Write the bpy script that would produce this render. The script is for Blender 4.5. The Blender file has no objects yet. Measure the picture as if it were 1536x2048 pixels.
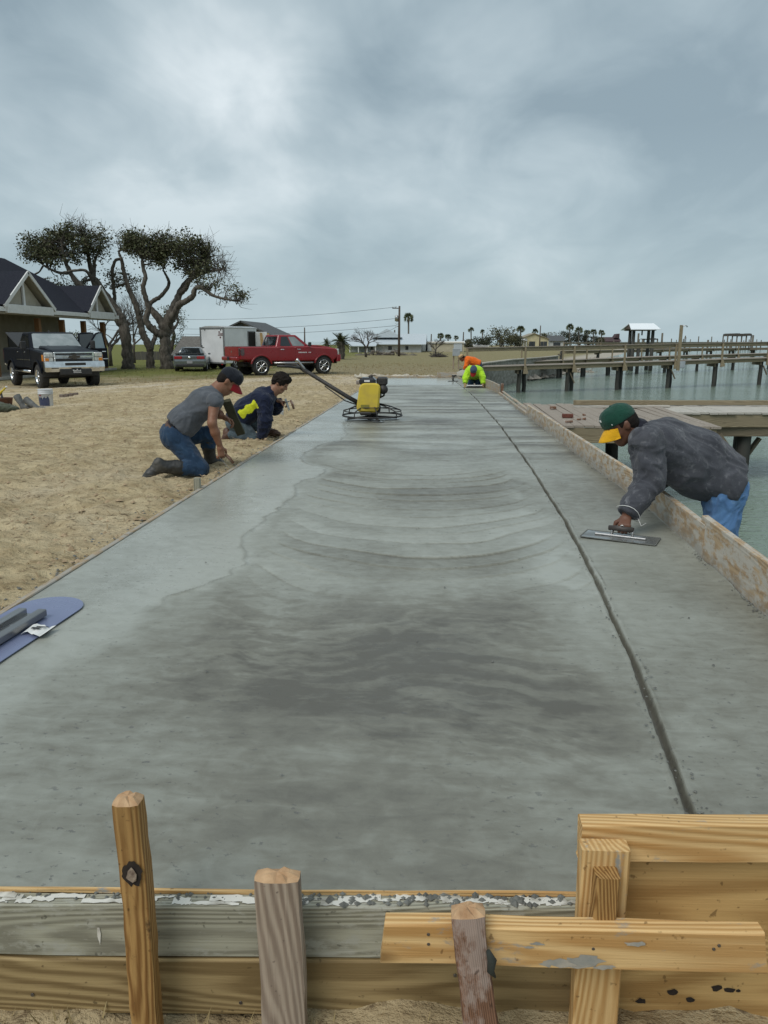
import bpy, bmesh, math, random
import numpy as np
from mathutils import Vector, Matrix, Euler, noise as mnoise

random.seed(7)
SC = bpy.context.scene
COL = SC.collection
PI = math.pi
V = Vector

# ------------------------------------------------------------------ camera
CAM_H = 1.15                      # eye height over the fresh slab (slab surface is z = 0)
F_PX = 1500.0                     # focal length measured on the 1536 px wide photograph
PITCH = math.atan(342 / F_PX)
YAW = math.atan(108 * math.cos(PITCH) / F_PX)
cam_data = bpy.data.cameras.new('camera')
cam_data.sensor_fit = 'HORIZONTAL'
cam_data.sensor_width = 36.0
cam_data.lens = 36.0 * F_PX / 1536
cam_data.clip_start = 0.05
cam_data.clip_end = 8000
cam = bpy.data.objects.new('camera', cam_data)
COL.objects.link(cam)
cam.location = (0, 0, CAM_H)
cam.rotation_euler = (PI / 2 - PITCH, 0, YAW)
SC.camera = cam

# ------------------------------------------------------------------ sky, sun, exposure
SUN_EL, SUN_AZ = math.radians(52), math.radians(-145)     # azimuth from +Y towards +X
world = bpy.data.worlds.new('World')
SC.world = world
world.use_nodes = True
wt = world.node_tree
wt.nodes.clear()


def WN(t, **kw):
    n = wt.nodes.new(t)
    for k, v in kw.items():
        setattr(n, k, v)
    return n


def wmath(op, a, b=None):
    n = WN('ShaderNodeMath', operation=op)
    for i, s in enumerate((a, b)):
        if s is None:
            continue
        if isinstance(s, (int, float)):
            n.inputs[i].default_value = s
        else:
            wt.links.new(s, n.inputs[i])
    return n.outputs[0]


sky_tex = WN('ShaderNodeTexSky', sky_type='NISHITA')
sky_tex.sun_disc = False
sky_tex.sun_elevation = SUN_EL
sky_tex.sun_rotation = SUN_AZ
sky_tex.dust_density = 2.0
tc = WN('ShaderNodeTexCoord')
sep = WN('ShaderNodeSeparateXYZ')
wt.links.new(tc.outputs['Generated'], sep.inputs[0])
zc = wmath('ADD', wmath('ABSOLUTE', sep.outputs[2]), 0.26)
comb = WN('ShaderNodeCombineXYZ')
wt.links.new(wmath('DIVIDE', sep.outputs[0], zc), comb.inputs[0])
wt.links.new(wmath('DIVIDE', sep.outputs[1], zc), comb.inputs[1])
mp = WN('ShaderNodeMapping')
mp.inputs['Rotation'].default_value = (0, 0, math.radians(-28))
mp.inputs['Scale'].default_value = (1.05, 0.68, 1)
mp.inputs['Location'].default_value = (24.2, 1.1, 0)
wt.links.new(comb.outputs[0], mp.inputs[0])


def wnoise(scale, detail, rough, dist):
    n = WN('ShaderNodeTexNoise')
    n.inputs['Scale'].default_value = scale
    n.inputs['Detail'].default_value = detail
    n.inputs['Roughness'].default_value = rough
    n.inputs['Distortion'].default_value = dist
    wt.links.new(mp.outputs[0], n.inputs['Vector'])
    return n.outputs['Fac']


n1 = wnoise(1.25, 5, 0.5, 0.35)
n2 = wnoise(3.4, 5, 0.55, 0.7)
cl = wmath('ADD', wmath('MULTIPLY', n1, 0.78), wmath('MULTIPLY', n2, 0.22))
ramp = WN('ShaderNodeValToRGB')
el = ramp.color_ramp.elements
el[0].position, el[0].color = 0.39, (0.285, 0.372, 0.425, 1)
el[1].position, el[1].color = 0.66, (0.74, 0.82, 0.855, 1)
e = el.new(0.47); e.color = (0.385, 0.480, 0.530, 1)
e = el.new(0.55); e.color = (0.50, 0.595, 0.64, 1)
wt.links.new(cl, ramp.inputs[0])
# thin layer of even stratus towards the horizon
hz = WN('ShaderNodeMapRange')
hz.inputs['From Min'].default_value = 0.02
hz.inputs['From Max'].default_value = 0.24
hz.inputs['To Min'].default_value = 0.80
hz.inputs['To Max'].default_value = 0.0
wt.links.new(wmath('ABSOLUTE', sep.outputs[2]), hz.inputs['Value'])
mixh = WN('ShaderNodeMix', data_type='RGBA')
wt.links.new(hz.outputs[0], mixh.inputs[0])
wt.links.new(ramp.outputs[0], mixh.inputs[6])
mixh.inputs[7].default_value = (0.43, 0.545, 0.59, 1)
bg_c = WN('ShaderNodeBackground'); bg_c.inputs[1].default_value = 0.84
wt.links.new(mixh.outputs[2], bg_c.inputs[0])
bg_s = WN('ShaderNodeBackground'); bg_s.inputs[1].default_value = 0.10
wt.links.new(sky_tex.outputs[0], bg_s.inputs[0])
mixs = WN('ShaderNodeMixShader'); mixs.inputs[0].default_value = 0.93      # cloud cover
wt.links.new(bg_s.outputs[0], mixs.inputs[1])
wt.links.new(bg_c.outputs[0], mixs.inputs[2])
wo = WN('ShaderNodeOutputWorld')
wt.links.new(mixs.outputs[0], wo.inputs[0])

sun_d = bpy.data.lights.new('sun', 'SUN')
sun_d.energy = 1.5
sun_d.angle = math.radians(35)
sun_d.color = (1.0, 0.965, 0.91)
sun = bpy.data.objects.new('sun', sun_d)
COL.objects.link(sun)
sdir = V((math.sin(SUN_AZ) * math.cos(SUN_EL), math.cos(SUN_AZ) * math.cos(SUN_EL), math.sin(SUN_EL)))
sun.rotation_euler = sdir.to_track_quat('Z', 'Y').to_euler()
sun.location = sdir * 30

SC.view_settings.view_transform = 'Standard'
SC.view_settings.look = 'None'
SC.view_settings.exposure = 0.30
SC.view_settings.gamma = 1.0
SC.view_settings.use_curve_mapping = False
SC.cycles.max_bounces = 6
SC.cycles.use_denoising = True

# ------------------------------------------------------------------ measuring helpers
_cp, _sp, _cy, _sy = math.cos(PITCH), math.sin(PITCH), math.cos(YAW), math.sin(YAW)
_F = V((-_sy * _cp, _cy * _cp, -_sp)); _R = V((_cy, _sy, 0)); _U = _R.cross(_F)


def _ray(x, y):
    return _F + _R * ((x - 768) / F_PX) - _U * ((y - 1024) / F_PX)


def G(x, y, z=0.0):
    """place surveyed on the photograph, standing on level z"""
    d = _ray(x, y)
    return V((0, 0, CAM_H)) + d * ((z - CAM_H) / d.z)


def W(x, y, Y):
    """place surveyed on the photograph at distance Y along the slab"""
    d = _ray(x, y)
    return V((0, 0, CAM_H)) + d * (Y / d.y)


# ------------------------------------------------------------------ noise on arrays
def _hash(ix, iy, iz, seed):
    h = (ix.astype(np.int64) * 374761393 + iy.astype(np.int64) * 668265263 + iz.astype(np.int64) * 2147483647 + seed * 974634777) & 0xFFFFFFFF
    h = ((h ^ (h >> 13)) * 1274126177) & 0xFFFFFFFF
    h = ((h ^ (h >> 16)) * 2246822519) & 0xFFFFFFFF
    return ((h ^ (h >> 15)) & 0xFFFFFF) / float(0xFFFFFF)


def vnoise(x, y, z=None, seed=0):
    x = np.asarray(x, float); y = np.asarray(y, float)
    z = np.zeros_like(x) if z is None else np.asarray(z, float)
    ix, iy, iz = np.floor(x), np.floor(y), np.floor(z)
    fx, fy, fz = x - ix, y - iy, z - iz
    fx, fy, fz = [t * t * t * (t * (t * 6 - 15) + 10) for t in (fx, fy, fz)]
    r = 0
    flat = not np.any(iz) and not np.any(fz)
    for dz in ((0,) if flat else (0, 1)):
        wz = 1.0 if flat else (fz if dz else 1 - fz)
        for dy in (0, 1):
            wy = fy if dy else 1 - fy
            for dx in (0, 1):
                wx = fx if dx else 1 - fx
                r = r + _hash(ix + dx, iy + dy, iz + dz, seed) * wx * wy * wz
    return r * 2 - 1


def fbm(x, y, z=None, seed=0, octv=4, gain=0.5):
    r, a, f = 0, 1.0, 1.0
    for o in range(octv):
        r = r + a * vnoise(np.asarray(x) * f, np.asarray(y) * f, None if z is None else np.asarray(z) * f, seed + o * 17)
        a *= gain; f *= 2.03
    return r


def sstep(a, b, x):
    t = np.clip((np.asarray(x, float) - a) / (b - a), 0, 1)
    return t * t * (3 - 2 * t)


# ------------------------------------------------------------------ materials
def _mix(nt, fac, a, b, mode='MIX'):
    n = nt.nodes.new('ShaderNodeMix'); n.data_type = 'RGBA'; n.blend_type = mode
    for i, s in ((0, fac), (6, a), (7, b)):
        if isinstance(s, (int, float)):
            n.inputs[i].default_value = s
        elif isinstance(s, (tuple, list)):
            n.inputs[i].default_value = (*s, 1) if len(s) == 3 else s
        else:
            nt.links.new(s, n.inputs[i])
    return n.outputs[2]


def _noise(nt, vec, scale, detail=4, rough=0.55, dist=0.0):
    n = nt.nodes.new('ShaderNodeTexNoise')
    n.inputs['Scale'].default_value = scale; n.inputs['Detail'].default_value = detail
    n.inputs['Roughness'].default_value = rough; n.inputs['Distortion'].default_value = dist
    if vec is not None:
        nt.links.new(vec, n.inputs['Vector'])
    return n.outputs['Fac']


def _mr(nt, v, a, b, c=0.0, d=1.0):
    n = nt.nodes.new('ShaderNodeMapRange')
    n.inputs['From Min'].default_value = a; n.inputs['From Max'].default_value = b
    n.inputs['To Min'].default_value = c; n.inputs['To Max'].default_value = d
    nt.links.new(v, n.inputs['Value'])
    return n.outputs[0]


def _math(nt, op, a, b=None):
    n = nt.nodes.new('ShaderNodeMath'); n.operation = op
    for i, s in enumerate((a, b)):
        if s is None:
            continue
        if isinstance(s, (int, float)):
            n.inputs[i].default_value = s
        else:
            nt.links.new(s, n.inputs[i])
    return n.outputs[0]


def _bump(nt, h, strength, dist):
    n = nt.nodes.new('ShaderNodeBump')
    n.inputs['Strength'].default_value = strength; n.inputs['Distance'].default_value = dist
    nt.links.new(h, n.inputs['Height'])
    return n.outputs[0]


def new_mat(name):
    m = bpy.data.materials.new(name); m.use_nodes = True
    nt = m.node_tree
    b = nt.nodes['Principled BSDF']
    return m, nt, b


def coords(nt, stretch=(1, 1, 1), rand=True):
    t = nt.nodes.new('ShaderNodeTexCoord')
    mpn = nt.nodes.new('ShaderNodeMapping')
    mpn.inputs['Scale'].default_value = stretch
    nt.links.new(t.outputs['Object'], mpn.inputs[0])
    if rand:
        oi = nt.nodes.new('ShaderNodeObjectInfo')
        c = nt.nodes.new('ShaderNodeCombineXYZ')
        for i, k in enumerate((37.0, 61.0, 23.0)):
            nt.links.new(_math(nt, 'MULTIPLY', oi.outputs['Random'], k), c.inputs[i])
        nt.links.new(c.outputs[0], mpn.inputs['Location'])
    return mpn.outputs[0]


def mat(name, c1, c2=None, scale=6.0, rough=0.6, bump=0.0, bscale=None, metal=0.0, spec=0.5, stretch=(1, 1, 1), rvar=0.1, coat=0.0, lo=0.35, hi=0.65, trans=0.0, detail=4):
    """two-tone procedural material with noise in colour, gloss and relief"""
    if name in bpy.data.materials:
        return bpy.data.materials[name]
    m, nt, b = new_mat(name)
    if c2 is None:
        c2 = tuple(min(1, c * 0.78) for c in c1)
    v = coords(nt, stretch)
    n = _noise(nt, v, scale, detail)
    f = _mr(nt, n, lo, hi)
    nt.links.new(_mix(nt, f, c1, c2), b.inputs['Base Color'])
    nt.links.new(_mr(nt, n, 0.3, 0.7, max(0.02, rough - rvar), min(1, rough + rvar)), b.inputs['Roughness'])
    b.inputs['Metallic'].default_value = metal
    b.inputs['Specular IOR Level'].default_value = spec
    b.inputs['Coat Weight'].default_value = coat
    b.inputs['Coat Roughness'].default_value = 0.06
    b.inputs['Transmission Weight'].default_value = trans
    if bump:
        n2_ = _noise(nt, v, bscale or scale * 4, 4)
        nt.links.new(_bump(nt, n2_, 0.6, bump), b.inputs['Normal'])
    return m


def wood(name, light, dark, knots=0.5, rough=0.65, stain=None, stain_amt=0.0, ring=9.0, splash=None):
    """sawn timber: grain runs along local X; optional dirt / cement stain colour"""
    if name in bpy.data.materials:
        return bpy.data.materials[name]
    m, nt, b = new_mat(name)
    v = coords(nt, (0.35, 3.2, 3.2))
    warp = _noise(nt, v, 1.1, 2, 0.4)
    vm = nt.nodes.new('ShaderNodeVectorMath'); vm.operation = 'ADD'
    cmb = nt.nodes.new('ShaderNodeCombineXYZ')
    nt.links.new(_math(nt, 'MULTIPLY', warp, 1.1), cmb.inputs[1]); nt.links.new(_math(nt, 'MULTIPLY', warp, 1.3), cmb.inputs[2])
    nt.links.new(v, vm.inputs[0]); nt.links.new(cmb.outputs[0], vm.inputs[1])
    wv = nt.nodes.new('ShaderNodeTexWave'); wv.wave_type = 'RINGS'; wv.rings_direction = 'X'
    wv.inputs['Scale'].default_value = ring * 1.7; wv.inputs['Distortion'].default_value = 2.2
    wv.inputs['Detail'].default_value = 3; wv.inputs['Detail Scale'].default_value = 1.2
    nt.links.new(vm.outputs[0], wv.inputs['Vector'])
    fine = _noise(nt, coords(nt, (2.5, 120, 120)), 1.0, 4, 0.7)
    g = _math(nt, 'ADD', _math(nt, 'MULTIPLY', wv.outputs['Fac'], 0.36), _math(nt, 'MULTIPLY', fine, 0.64))
    col = _mix(nt, _mr(nt, g, 0.34, 0.66), light, dark)
    tone = _noise(nt, coords(nt, (1.2, 2, 2)), 2.2, 3)
    col = _mix(nt, _mr(nt, tone, 0.35, 0.7, 0.0, 0.5), col, tuple(c * 0.72 for c in light))
    if knots:
        vo = nt.nodes.new('ShaderNodeTexVoronoi'); vo.inputs['Scale'].default_value = 2.6
        nt.links.new(coords(nt, (1.0, 2.2, 2.2)), vo.inputs['Vector'])
        col = _mix(nt, _mr(nt, vo.outputs['Distance'], 0.05, 0.13, knots, 0.0), col, tuple(c * 0.30 for c in dark))
    if stain:
        s = _noise(nt, coords(nt, (1.2, 2.5, 2.5)), 7.0, 8, 0.68)
        col = _mix(nt, _mr(nt, s, 0.62 - 0.32 * stain_amt, 0.70 - 0.28 * stain_amt), col, stain)
    if splash:
        tco = nt.nodes.new('ShaderNodeTexCoord'); sx = nt.nodes.new('ShaderNodeSeparateXYZ'); nt.links.new(tco.outputs['Object'], sx.inputs[0])
        lvl = _math(nt, 'ADD', sx.outputs[2], _math(nt, 'MULTIPLY', _math(nt, 'SUBTRACT', _noise(nt, coords(nt, (1, 1, 2)), 6.0, 7, 0.7), 0.5), 0.30))
        col = _mix(nt, _mr(nt, lvl, 0.19, 0.27, 0.55, 0.0), col, splash)
    speck = _noise(nt, coords(nt, (1, 1, 1)), 55, 2, 0.5)
    col = _mix(nt, _mr(nt, speck, 0.68, 0.74, 0, 0.65), col, tuple(c * 0.35 for c in dark))
    nt.links.new(col, b.inputs['Base Color'])
    b.inputs['Roughness'].default_value = rough
    b.inputs['Specular IOR Level'].default_value = 0.3
    nt.links.new(_bump(nt, g, 0.7, 0.0028), b.inputs['Normal'])
    return m


# ------------------------------------------------------------------ mesh building
class MB:
    """collects faces; build() links them as ONE mesh object"""
    def __init__(self):
        self.v = []; self.f = []; self.m = []; self.sm = []

    def add(self, vs, fs, mi=0, smooth=False, mtx=None):
        o = len(self.v)
        if mtx is not None:
            vs = [mtx @ V(p) for p in vs]
        self.v.extend([tuple(p) for p in vs])
        for q in fs:
            self.f.append(tuple(i + o for i in q)); self.m.append(mi); self.sm.append(smooth)
        return self

    def box(self, c, s, mi=0, ch=0.0, mtx=None, taper=1.0):
        """box centre c, full size s, chamfer ch"""
        hx, hy, hz = s[0] / 2, s[1] / 2, s[2] / 2
        if ch <= 0:
            vs = [(c[0] + sx * hx * (taper if sz > 0 else 1), c[1] + sy * hy * (taper if sz > 0 else 1), c[2] + sz * hz) for sz in (-1, 1) for sy in (-1, 1) for sx in (-1, 1)]
            fs = [(0, 2, 3, 1), (4, 5, 7, 6), (0, 1, 5, 4), (2, 6, 7, 3), (0, 4, 6, 2), (1, 3, 7, 5)]
            return self.add(vs, fs, mi, False, mtx)
        ch = min(ch, hx * .95, hy * .95, hz * .95)
        bm = bmesh.new()
        pts = []
        for sx in (-1, 1):
            for sy in (-1, 1):
                for sz in (-1, 1):
                    t = taper if sz > 0 else 1
                    X, Y, Z = hx * t, hy * t, hz
                    pts += [(c[0] + sx * (X - ch), c[1] + sy * (Y - ch), c[2] + sz * Z), (c[0] + sx * (X - ch), c[1] + sy * Y, c[2] + sz * (Z - ch)), (c[0] + sx * X, c[1] + sy * (Y - ch), c[2] + sz * (Z - ch))]
        for p in pts:
            bm.verts.new(p)
        r = bmesh.ops.convex_hull(bm, input=bm.verts)
        bmesh.ops.dissolve_limit(bm, angle_limit=0.01, verts=bm.verts, edges=bm.edges)
        bm.normal_update()
        bm.verts.index_update()
        self.add([v.co.copy() for v in bm.verts], [[v.index for v in f.verts] for f in bm.faces], mi, False, mtx)
        bm.free()
        return self

    def tube(self, pts, rad, n=8, mi=0, cap=True, smooth=True, mtx=None, flat=None):
        pts = [V(p) for p in pts]
        if isinstance(rad, (int, float)):
            rad = [rad] * len(pts)
        vs, fs = [], []
        up = V((0, 0, 1))
        prev = None
        for i, p in enumerate(pts):
            t = (pts[min(i + 1, len(pts) - 1)] - pts[max(i - 1, 0)])
            t = t.normalized() if t.length > 1e-9 else V((0, 0, 1))
            if prev is None:
                a = t.cross(up if abs(t.z) < 0.9 else V((1, 0, 0))).normalized()
            else:
                a = (prev - t * prev.dot(t))
                a = a.normalized() if a.length > 1e-6 else t.orthogonal().normalized()
            prev = a
            b_ = t.cross(a)
            for k in range(n):
                an = 2 * PI * k / n
                q = a * math.cos(an) + b_ * math.sin(an)
                if flat:
                    q = a * math.cos(an) * flat[0] + b_ * math.sin(an) * flat[1]
                vs.append(p + q * rad[i])
        for i in range(len(pts) - 1):
            for k in range(n):
                fs.append((i * n + k, i * n + (k + 1) % n, (i + 1) * n + (k + 1) % n, (i + 1) * n + k))
        self.add(vs, fs, mi, smooth, mtx)
        if cap:
            o = len(self.v) - len(vs)
            self.f.append(tuple(o + k for k in range(n))[::-1]); self.m.append(mi); self.sm.append(False)
            e_ = o + (len(pts) - 1) * n
            self.f.append(tuple(e_ + k for k in range(n))); self.m.append(mi); self.sm.append(False)
        return self

    def cyl(self, p0, p1, r0, r1=None, n=16, mi=0, cap=True, mtx=None):
        return self.tube([p0, p1], [r0, r0 if r1 is None else r1], n, mi, cap, True, mtx)

    def lathe(self, prof, axis='z', n=24, mi=0, c=(0, 0, 0), mtx=None, smooth=True):
        """profile of (radius, height)"""
        vs, fs = [], []
        for r, h in prof:
            for k in range(n):
                a = 2 * PI * k / n
                x, y = r * math.cos(a), r * math.sin(a)
                p = {'z': (x, y, h), 'y': (x, h, y), 'x': (h, x, y)}[axis]
                vs.append((p[0] + c[0], p[1] + c[1], p[2] + c[2]))
        for i in range(len(prof) - 1):
            for k in range(n):
                q = (i * n + k, i * n + (k + 1) % n, (i + 1) * n + (k + 1) % n, (i + 1) * n + k)
                fs.append(q if axis != 'y' else q[::-1])
        return self.add(vs, fs, mi, smooth, mtx)

    def prism(self, poly, d0, d1, axis='y', mi=0, mtx=None, ch=0.0):
        """extrude polygon (a,b) from d0 to d1 along axis; axis y: (x,z) polygon, x: (y,z), z: (x,y)"""
        def mk(a, b_, d):
            return {'y': (a, d, b_), 'x': (d, a, b_), 'z': (a, b_, d)}[axis]
        n = len(poly)
        area = sum(poly[i][0] * poly[(i + 1) % n][1] - poly[(i + 1) % n][0] * poly[i][1] for i in range(n))
        if area < 0:
            poly = poly[::-1]
        if ch > 0:
            cx = sum(p[0] for p in poly) / n; cy = sum(p[1] for p in poly) / n
            ins = []
            for i in range(n):
                a, b_, c_ = V((*poly[i - 1], 0)), V((*poly[i], 0)), V((*poly[(i + 1) % n], 0))
                e1 = (b_ - a).normalized(); e2 = (c_ - b_).normalized()
                n1_, n2_ = V((-e1.y, e1.x, 0)), V((-e2.y, e2.x, 0))
                nn = (n1_ + n2_)
                nn = nn.normalized() / max(0.35, nn.normalized().dot(n1_)) if nn.length > 1e-6 else n1_
                ins.append((b_.x + nn.x * ch, b_.y + nn.y * ch))
            sg = 1 if d1 > d0 else -1
            rings = [(ins, d0), (poly, d0 + sg * ch), (poly, d1 - sg * ch), (ins, d1)]
        else:
            rings = [(poly, d0), (poly, d1)]
        vs, fs = [], []
        for pl, d in rings:
            vs += [mk(a, b_, d) for a, b_ in pl]
        flip = (axis in ('x', 'z')) == (d1 < d0)
        for r in range(len(rings) - 1):
            for i in range(n):
                q = (r * n + i, r * n + (i + 1) % n, (r + 1) * n + (i + 1) % n, (r + 1) * n + i)
                fs.append(q if flip is False else q[::-1])
        a = tuple(range(n)); b_ = tuple((len(rings) - 1) * n + i for i in range(n))
        fs += [a[::-1], b_] if not flip else [a, b_[::-1]]
        if axis == 'y':
            fs = [q[::-1] for q in fs]
        return self.add(vs, fs, mi, False, mtx)

    def mesh(self, name):
        me = bpy.data.meshes.new(name)
        me.from_pydata(self.v, [], self.f)
        me.polygons.foreach_set('material_index', self.m)
        me.polygons.foreach_set('use_smooth', self.sm)
        me.update()
        return me

    def build(self, name, mats, parent=None, loc=None, rot=None):
        me = self.mesh(name)
        if not isinstance(mats, (list, tuple)):
            mats = [mats]
        for mm in mats:
            me.materials.append(mm)
        o = bpy.data.objects.new(name, me)
        COL.objects.link(o)
        if parent is not None:
            o.parent = parent
        if loc is not None:
            o.location = loc
        if rot is not None:
            o.rotation_euler = rot
        return o


def np_obj(name, verts, faces, mats, parent=None, smooth=True, mi=None):
    me = bpy.data.meshes.new(name)
    verts = np.asarray(verts, dtype=np.float32); faces = np.asarray(faces, dtype=np.int32)
    k = faces.shape[1]
    me.vertices.add(len(verts)); me.vertices.foreach_set('co', verts.ravel())
    me.loops.add(faces.size); me.loops.foreach_set('vertex_index', faces.ravel())
    me.polygons.add(len(faces))
    me.polygons.foreach_set('loop_start', np.arange(0, faces.size, k, dtype=np.int32))
    me.polygons.foreach_set('loop_total', np.full(len(faces), k, dtype=np.int32))
    me.polygons.foreach_set('use_smooth', np.full(len(faces), smooth))
    if mi is not None:
        me.polygons.foreach_set('material_index', np.asarray(mi, dtype=np.int32))
    me.update(calc_edges=True)
    me.validate()
    for mm in (mats if isinstance(mats, (list, tuple)) else [mats]):
        me.materials.append(mm)
    o = bpy.data.objects.new(name, me)
    COL.objects.link(o)
    if parent is not None:
        o.parent = parent
    return o


def grid_faces(nu, nv, off=0):
    """vertex index = u*nv+v"""
    u, v = np.meshgrid(np.arange(nu - 1), np.arange(nv - 1), indexing='ij')
    a = (u * nv + v).ravel() + off
    return np.stack([a, a + nv, a + nv + 1, a + 1], 1)


def tag(o, label=None, cat=None, group=None, kind=None):
    if label: o['label'] = label
    if cat: o['category'] = cat
    if group: o['group'] = group
    if kind: o['kind'] = kind
    return o


def thing(name, loc, label, cat, group=None, rot=(0, 0, 0)):
    o = bpy.data.objects.new(name, None)
    o.empty_display_size = 0.2
    COL.objects.link(o)
    o.location = loc; o.rotation_euler = rot
    return tag(o, label, cat, group)


def copy_tree(o, parent=None):
    c = o.copy(); COL.objects.link(c)
    if parent is not None:
        c.parent = parent
    for ch in [k for k in bpy.data.objects if k.parent == o]:
        copy_tree(ch, c)
    return c


def frame_mtx(p0, p1, up=V((0, 0, 1))):
    """matrix whose local X runs from p0 to p1, Z close to up"""
    x = (V(p1) - V(p0)).normalized()
    if abs(x.dot(V(up).normalized())) > .98:
        up = V((0, -1, 0))
    y = V(up).cross(x).normalized()
    z = x.cross(y)
    m = Matrix((x, y, z)).transposed().to_4x4()
    m.translation = V(p0)
    return m


def lumber_mesh(name, L, w, h, seg=None, jit=0.0015, ch=0.004, seed=0, cut=0.0):
    """sawn board along +X, centred on Y and Z, eased edges, slightly uneven"""
    rnd = random.Random(seed)
    seg = seg or max(2, min(24, int(L / 0.12)))
    prof = [(-w / 2 + ch, -h / 2), (w / 2 - ch, -h / 2), (w / 2, -h / 2 + ch), (w / 2, h / 2 - ch), (w / 2 - ch, h / 2), (-w / 2 + ch, h / 2), (-w / 2, h / 2 - ch), (-w / 2, -h / 2 + ch)]
    vs, fs = [], []
    n = 8
    for i in range(seg + 1):
        x = L * i / seg
        dy, dz = rnd.uniform(-jit, jit), rnd.uniform(-jit, jit)
        for k, (a, b_) in enumerate(prof):
            xx = x
            if i == 0: xx += rnd.uniform(0, ch) + cut * (b_ / h)
            if i == seg: xx -= rnd.uniform(0, ch) + cut * (b_ / h)
            vs.append((xx, a + dy + rnd.uniform(-jit, jit) * .6, b_ + dz + rnd.uniform(-jit, jit) * .6))
    for i in range(seg):
        for k in range(n):
            fs.append((i * n + k, (i + 1) * n + k, (i + 1) * n + (k + 1) % n, i * n + (k + 1) % n))
    fs.append(tuple(range(n))); fs.append(tuple(seg * n + k for k in range(n))[::-1])
    me = bpy.data.meshes.new(name)
    me.from_pydata(vs, [], [q[::-1] for q in fs])
    me.update()
    return me


def lumber(name, p0, p1, w, h, m, parent=None, up=V((0, 0, 1)), seed=0, jit=0.0015, ch=0.004, cut=0.0, seg=None):
    """board from p0 to p1 (axis), w across, h along up"""
    L = (V(p1) - V(p0)).length
    me = lumber_mesh(name, L, w, h, seg, jit, ch, seed, cut)
    me.materials.append(m)
    o = bpy.data.objects.new(name, me)
    COL.objects.link(o)
    mt = frame_mtx(p0, p1, up)
    if parent is not None:
        o.parent = parent
        mt = parent.matrix_basis.inverted() @ mt if parent.parent is None else mt
    o.matrix_basis = mt
    return o
# ================================================================== the slab of fresh concrete
LEFT_X = -1.856
_RE = np.array([[-2, 1.33], [1.3, 1.36], [3.1, 1.413], [5.08, 1.483], [8.6, 1.44], [12.6, 1.39], [16.8, 1.36], [18.6, 1.27], [19.4, 1.21], [24.04, 0.63], [30, 0.63]])


def right_x(y):
    return np.interp(y, _RE[:, 0], _RE[:, 1])


_GR = np.array([[1.0, 0.58], [1.754, 0.654], [2.6, 0.735], [3.6, 0.80], [4.878, 0.853], [7.0, 0.885], [10.63, 0.887], [14, 0.83], [17.45, 0.749], [21.4, 0.565], [24, 0.44]])
SLAB_END = 24.3


def front_y(x):
    return 1.385 + 0.058 * x


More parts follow.
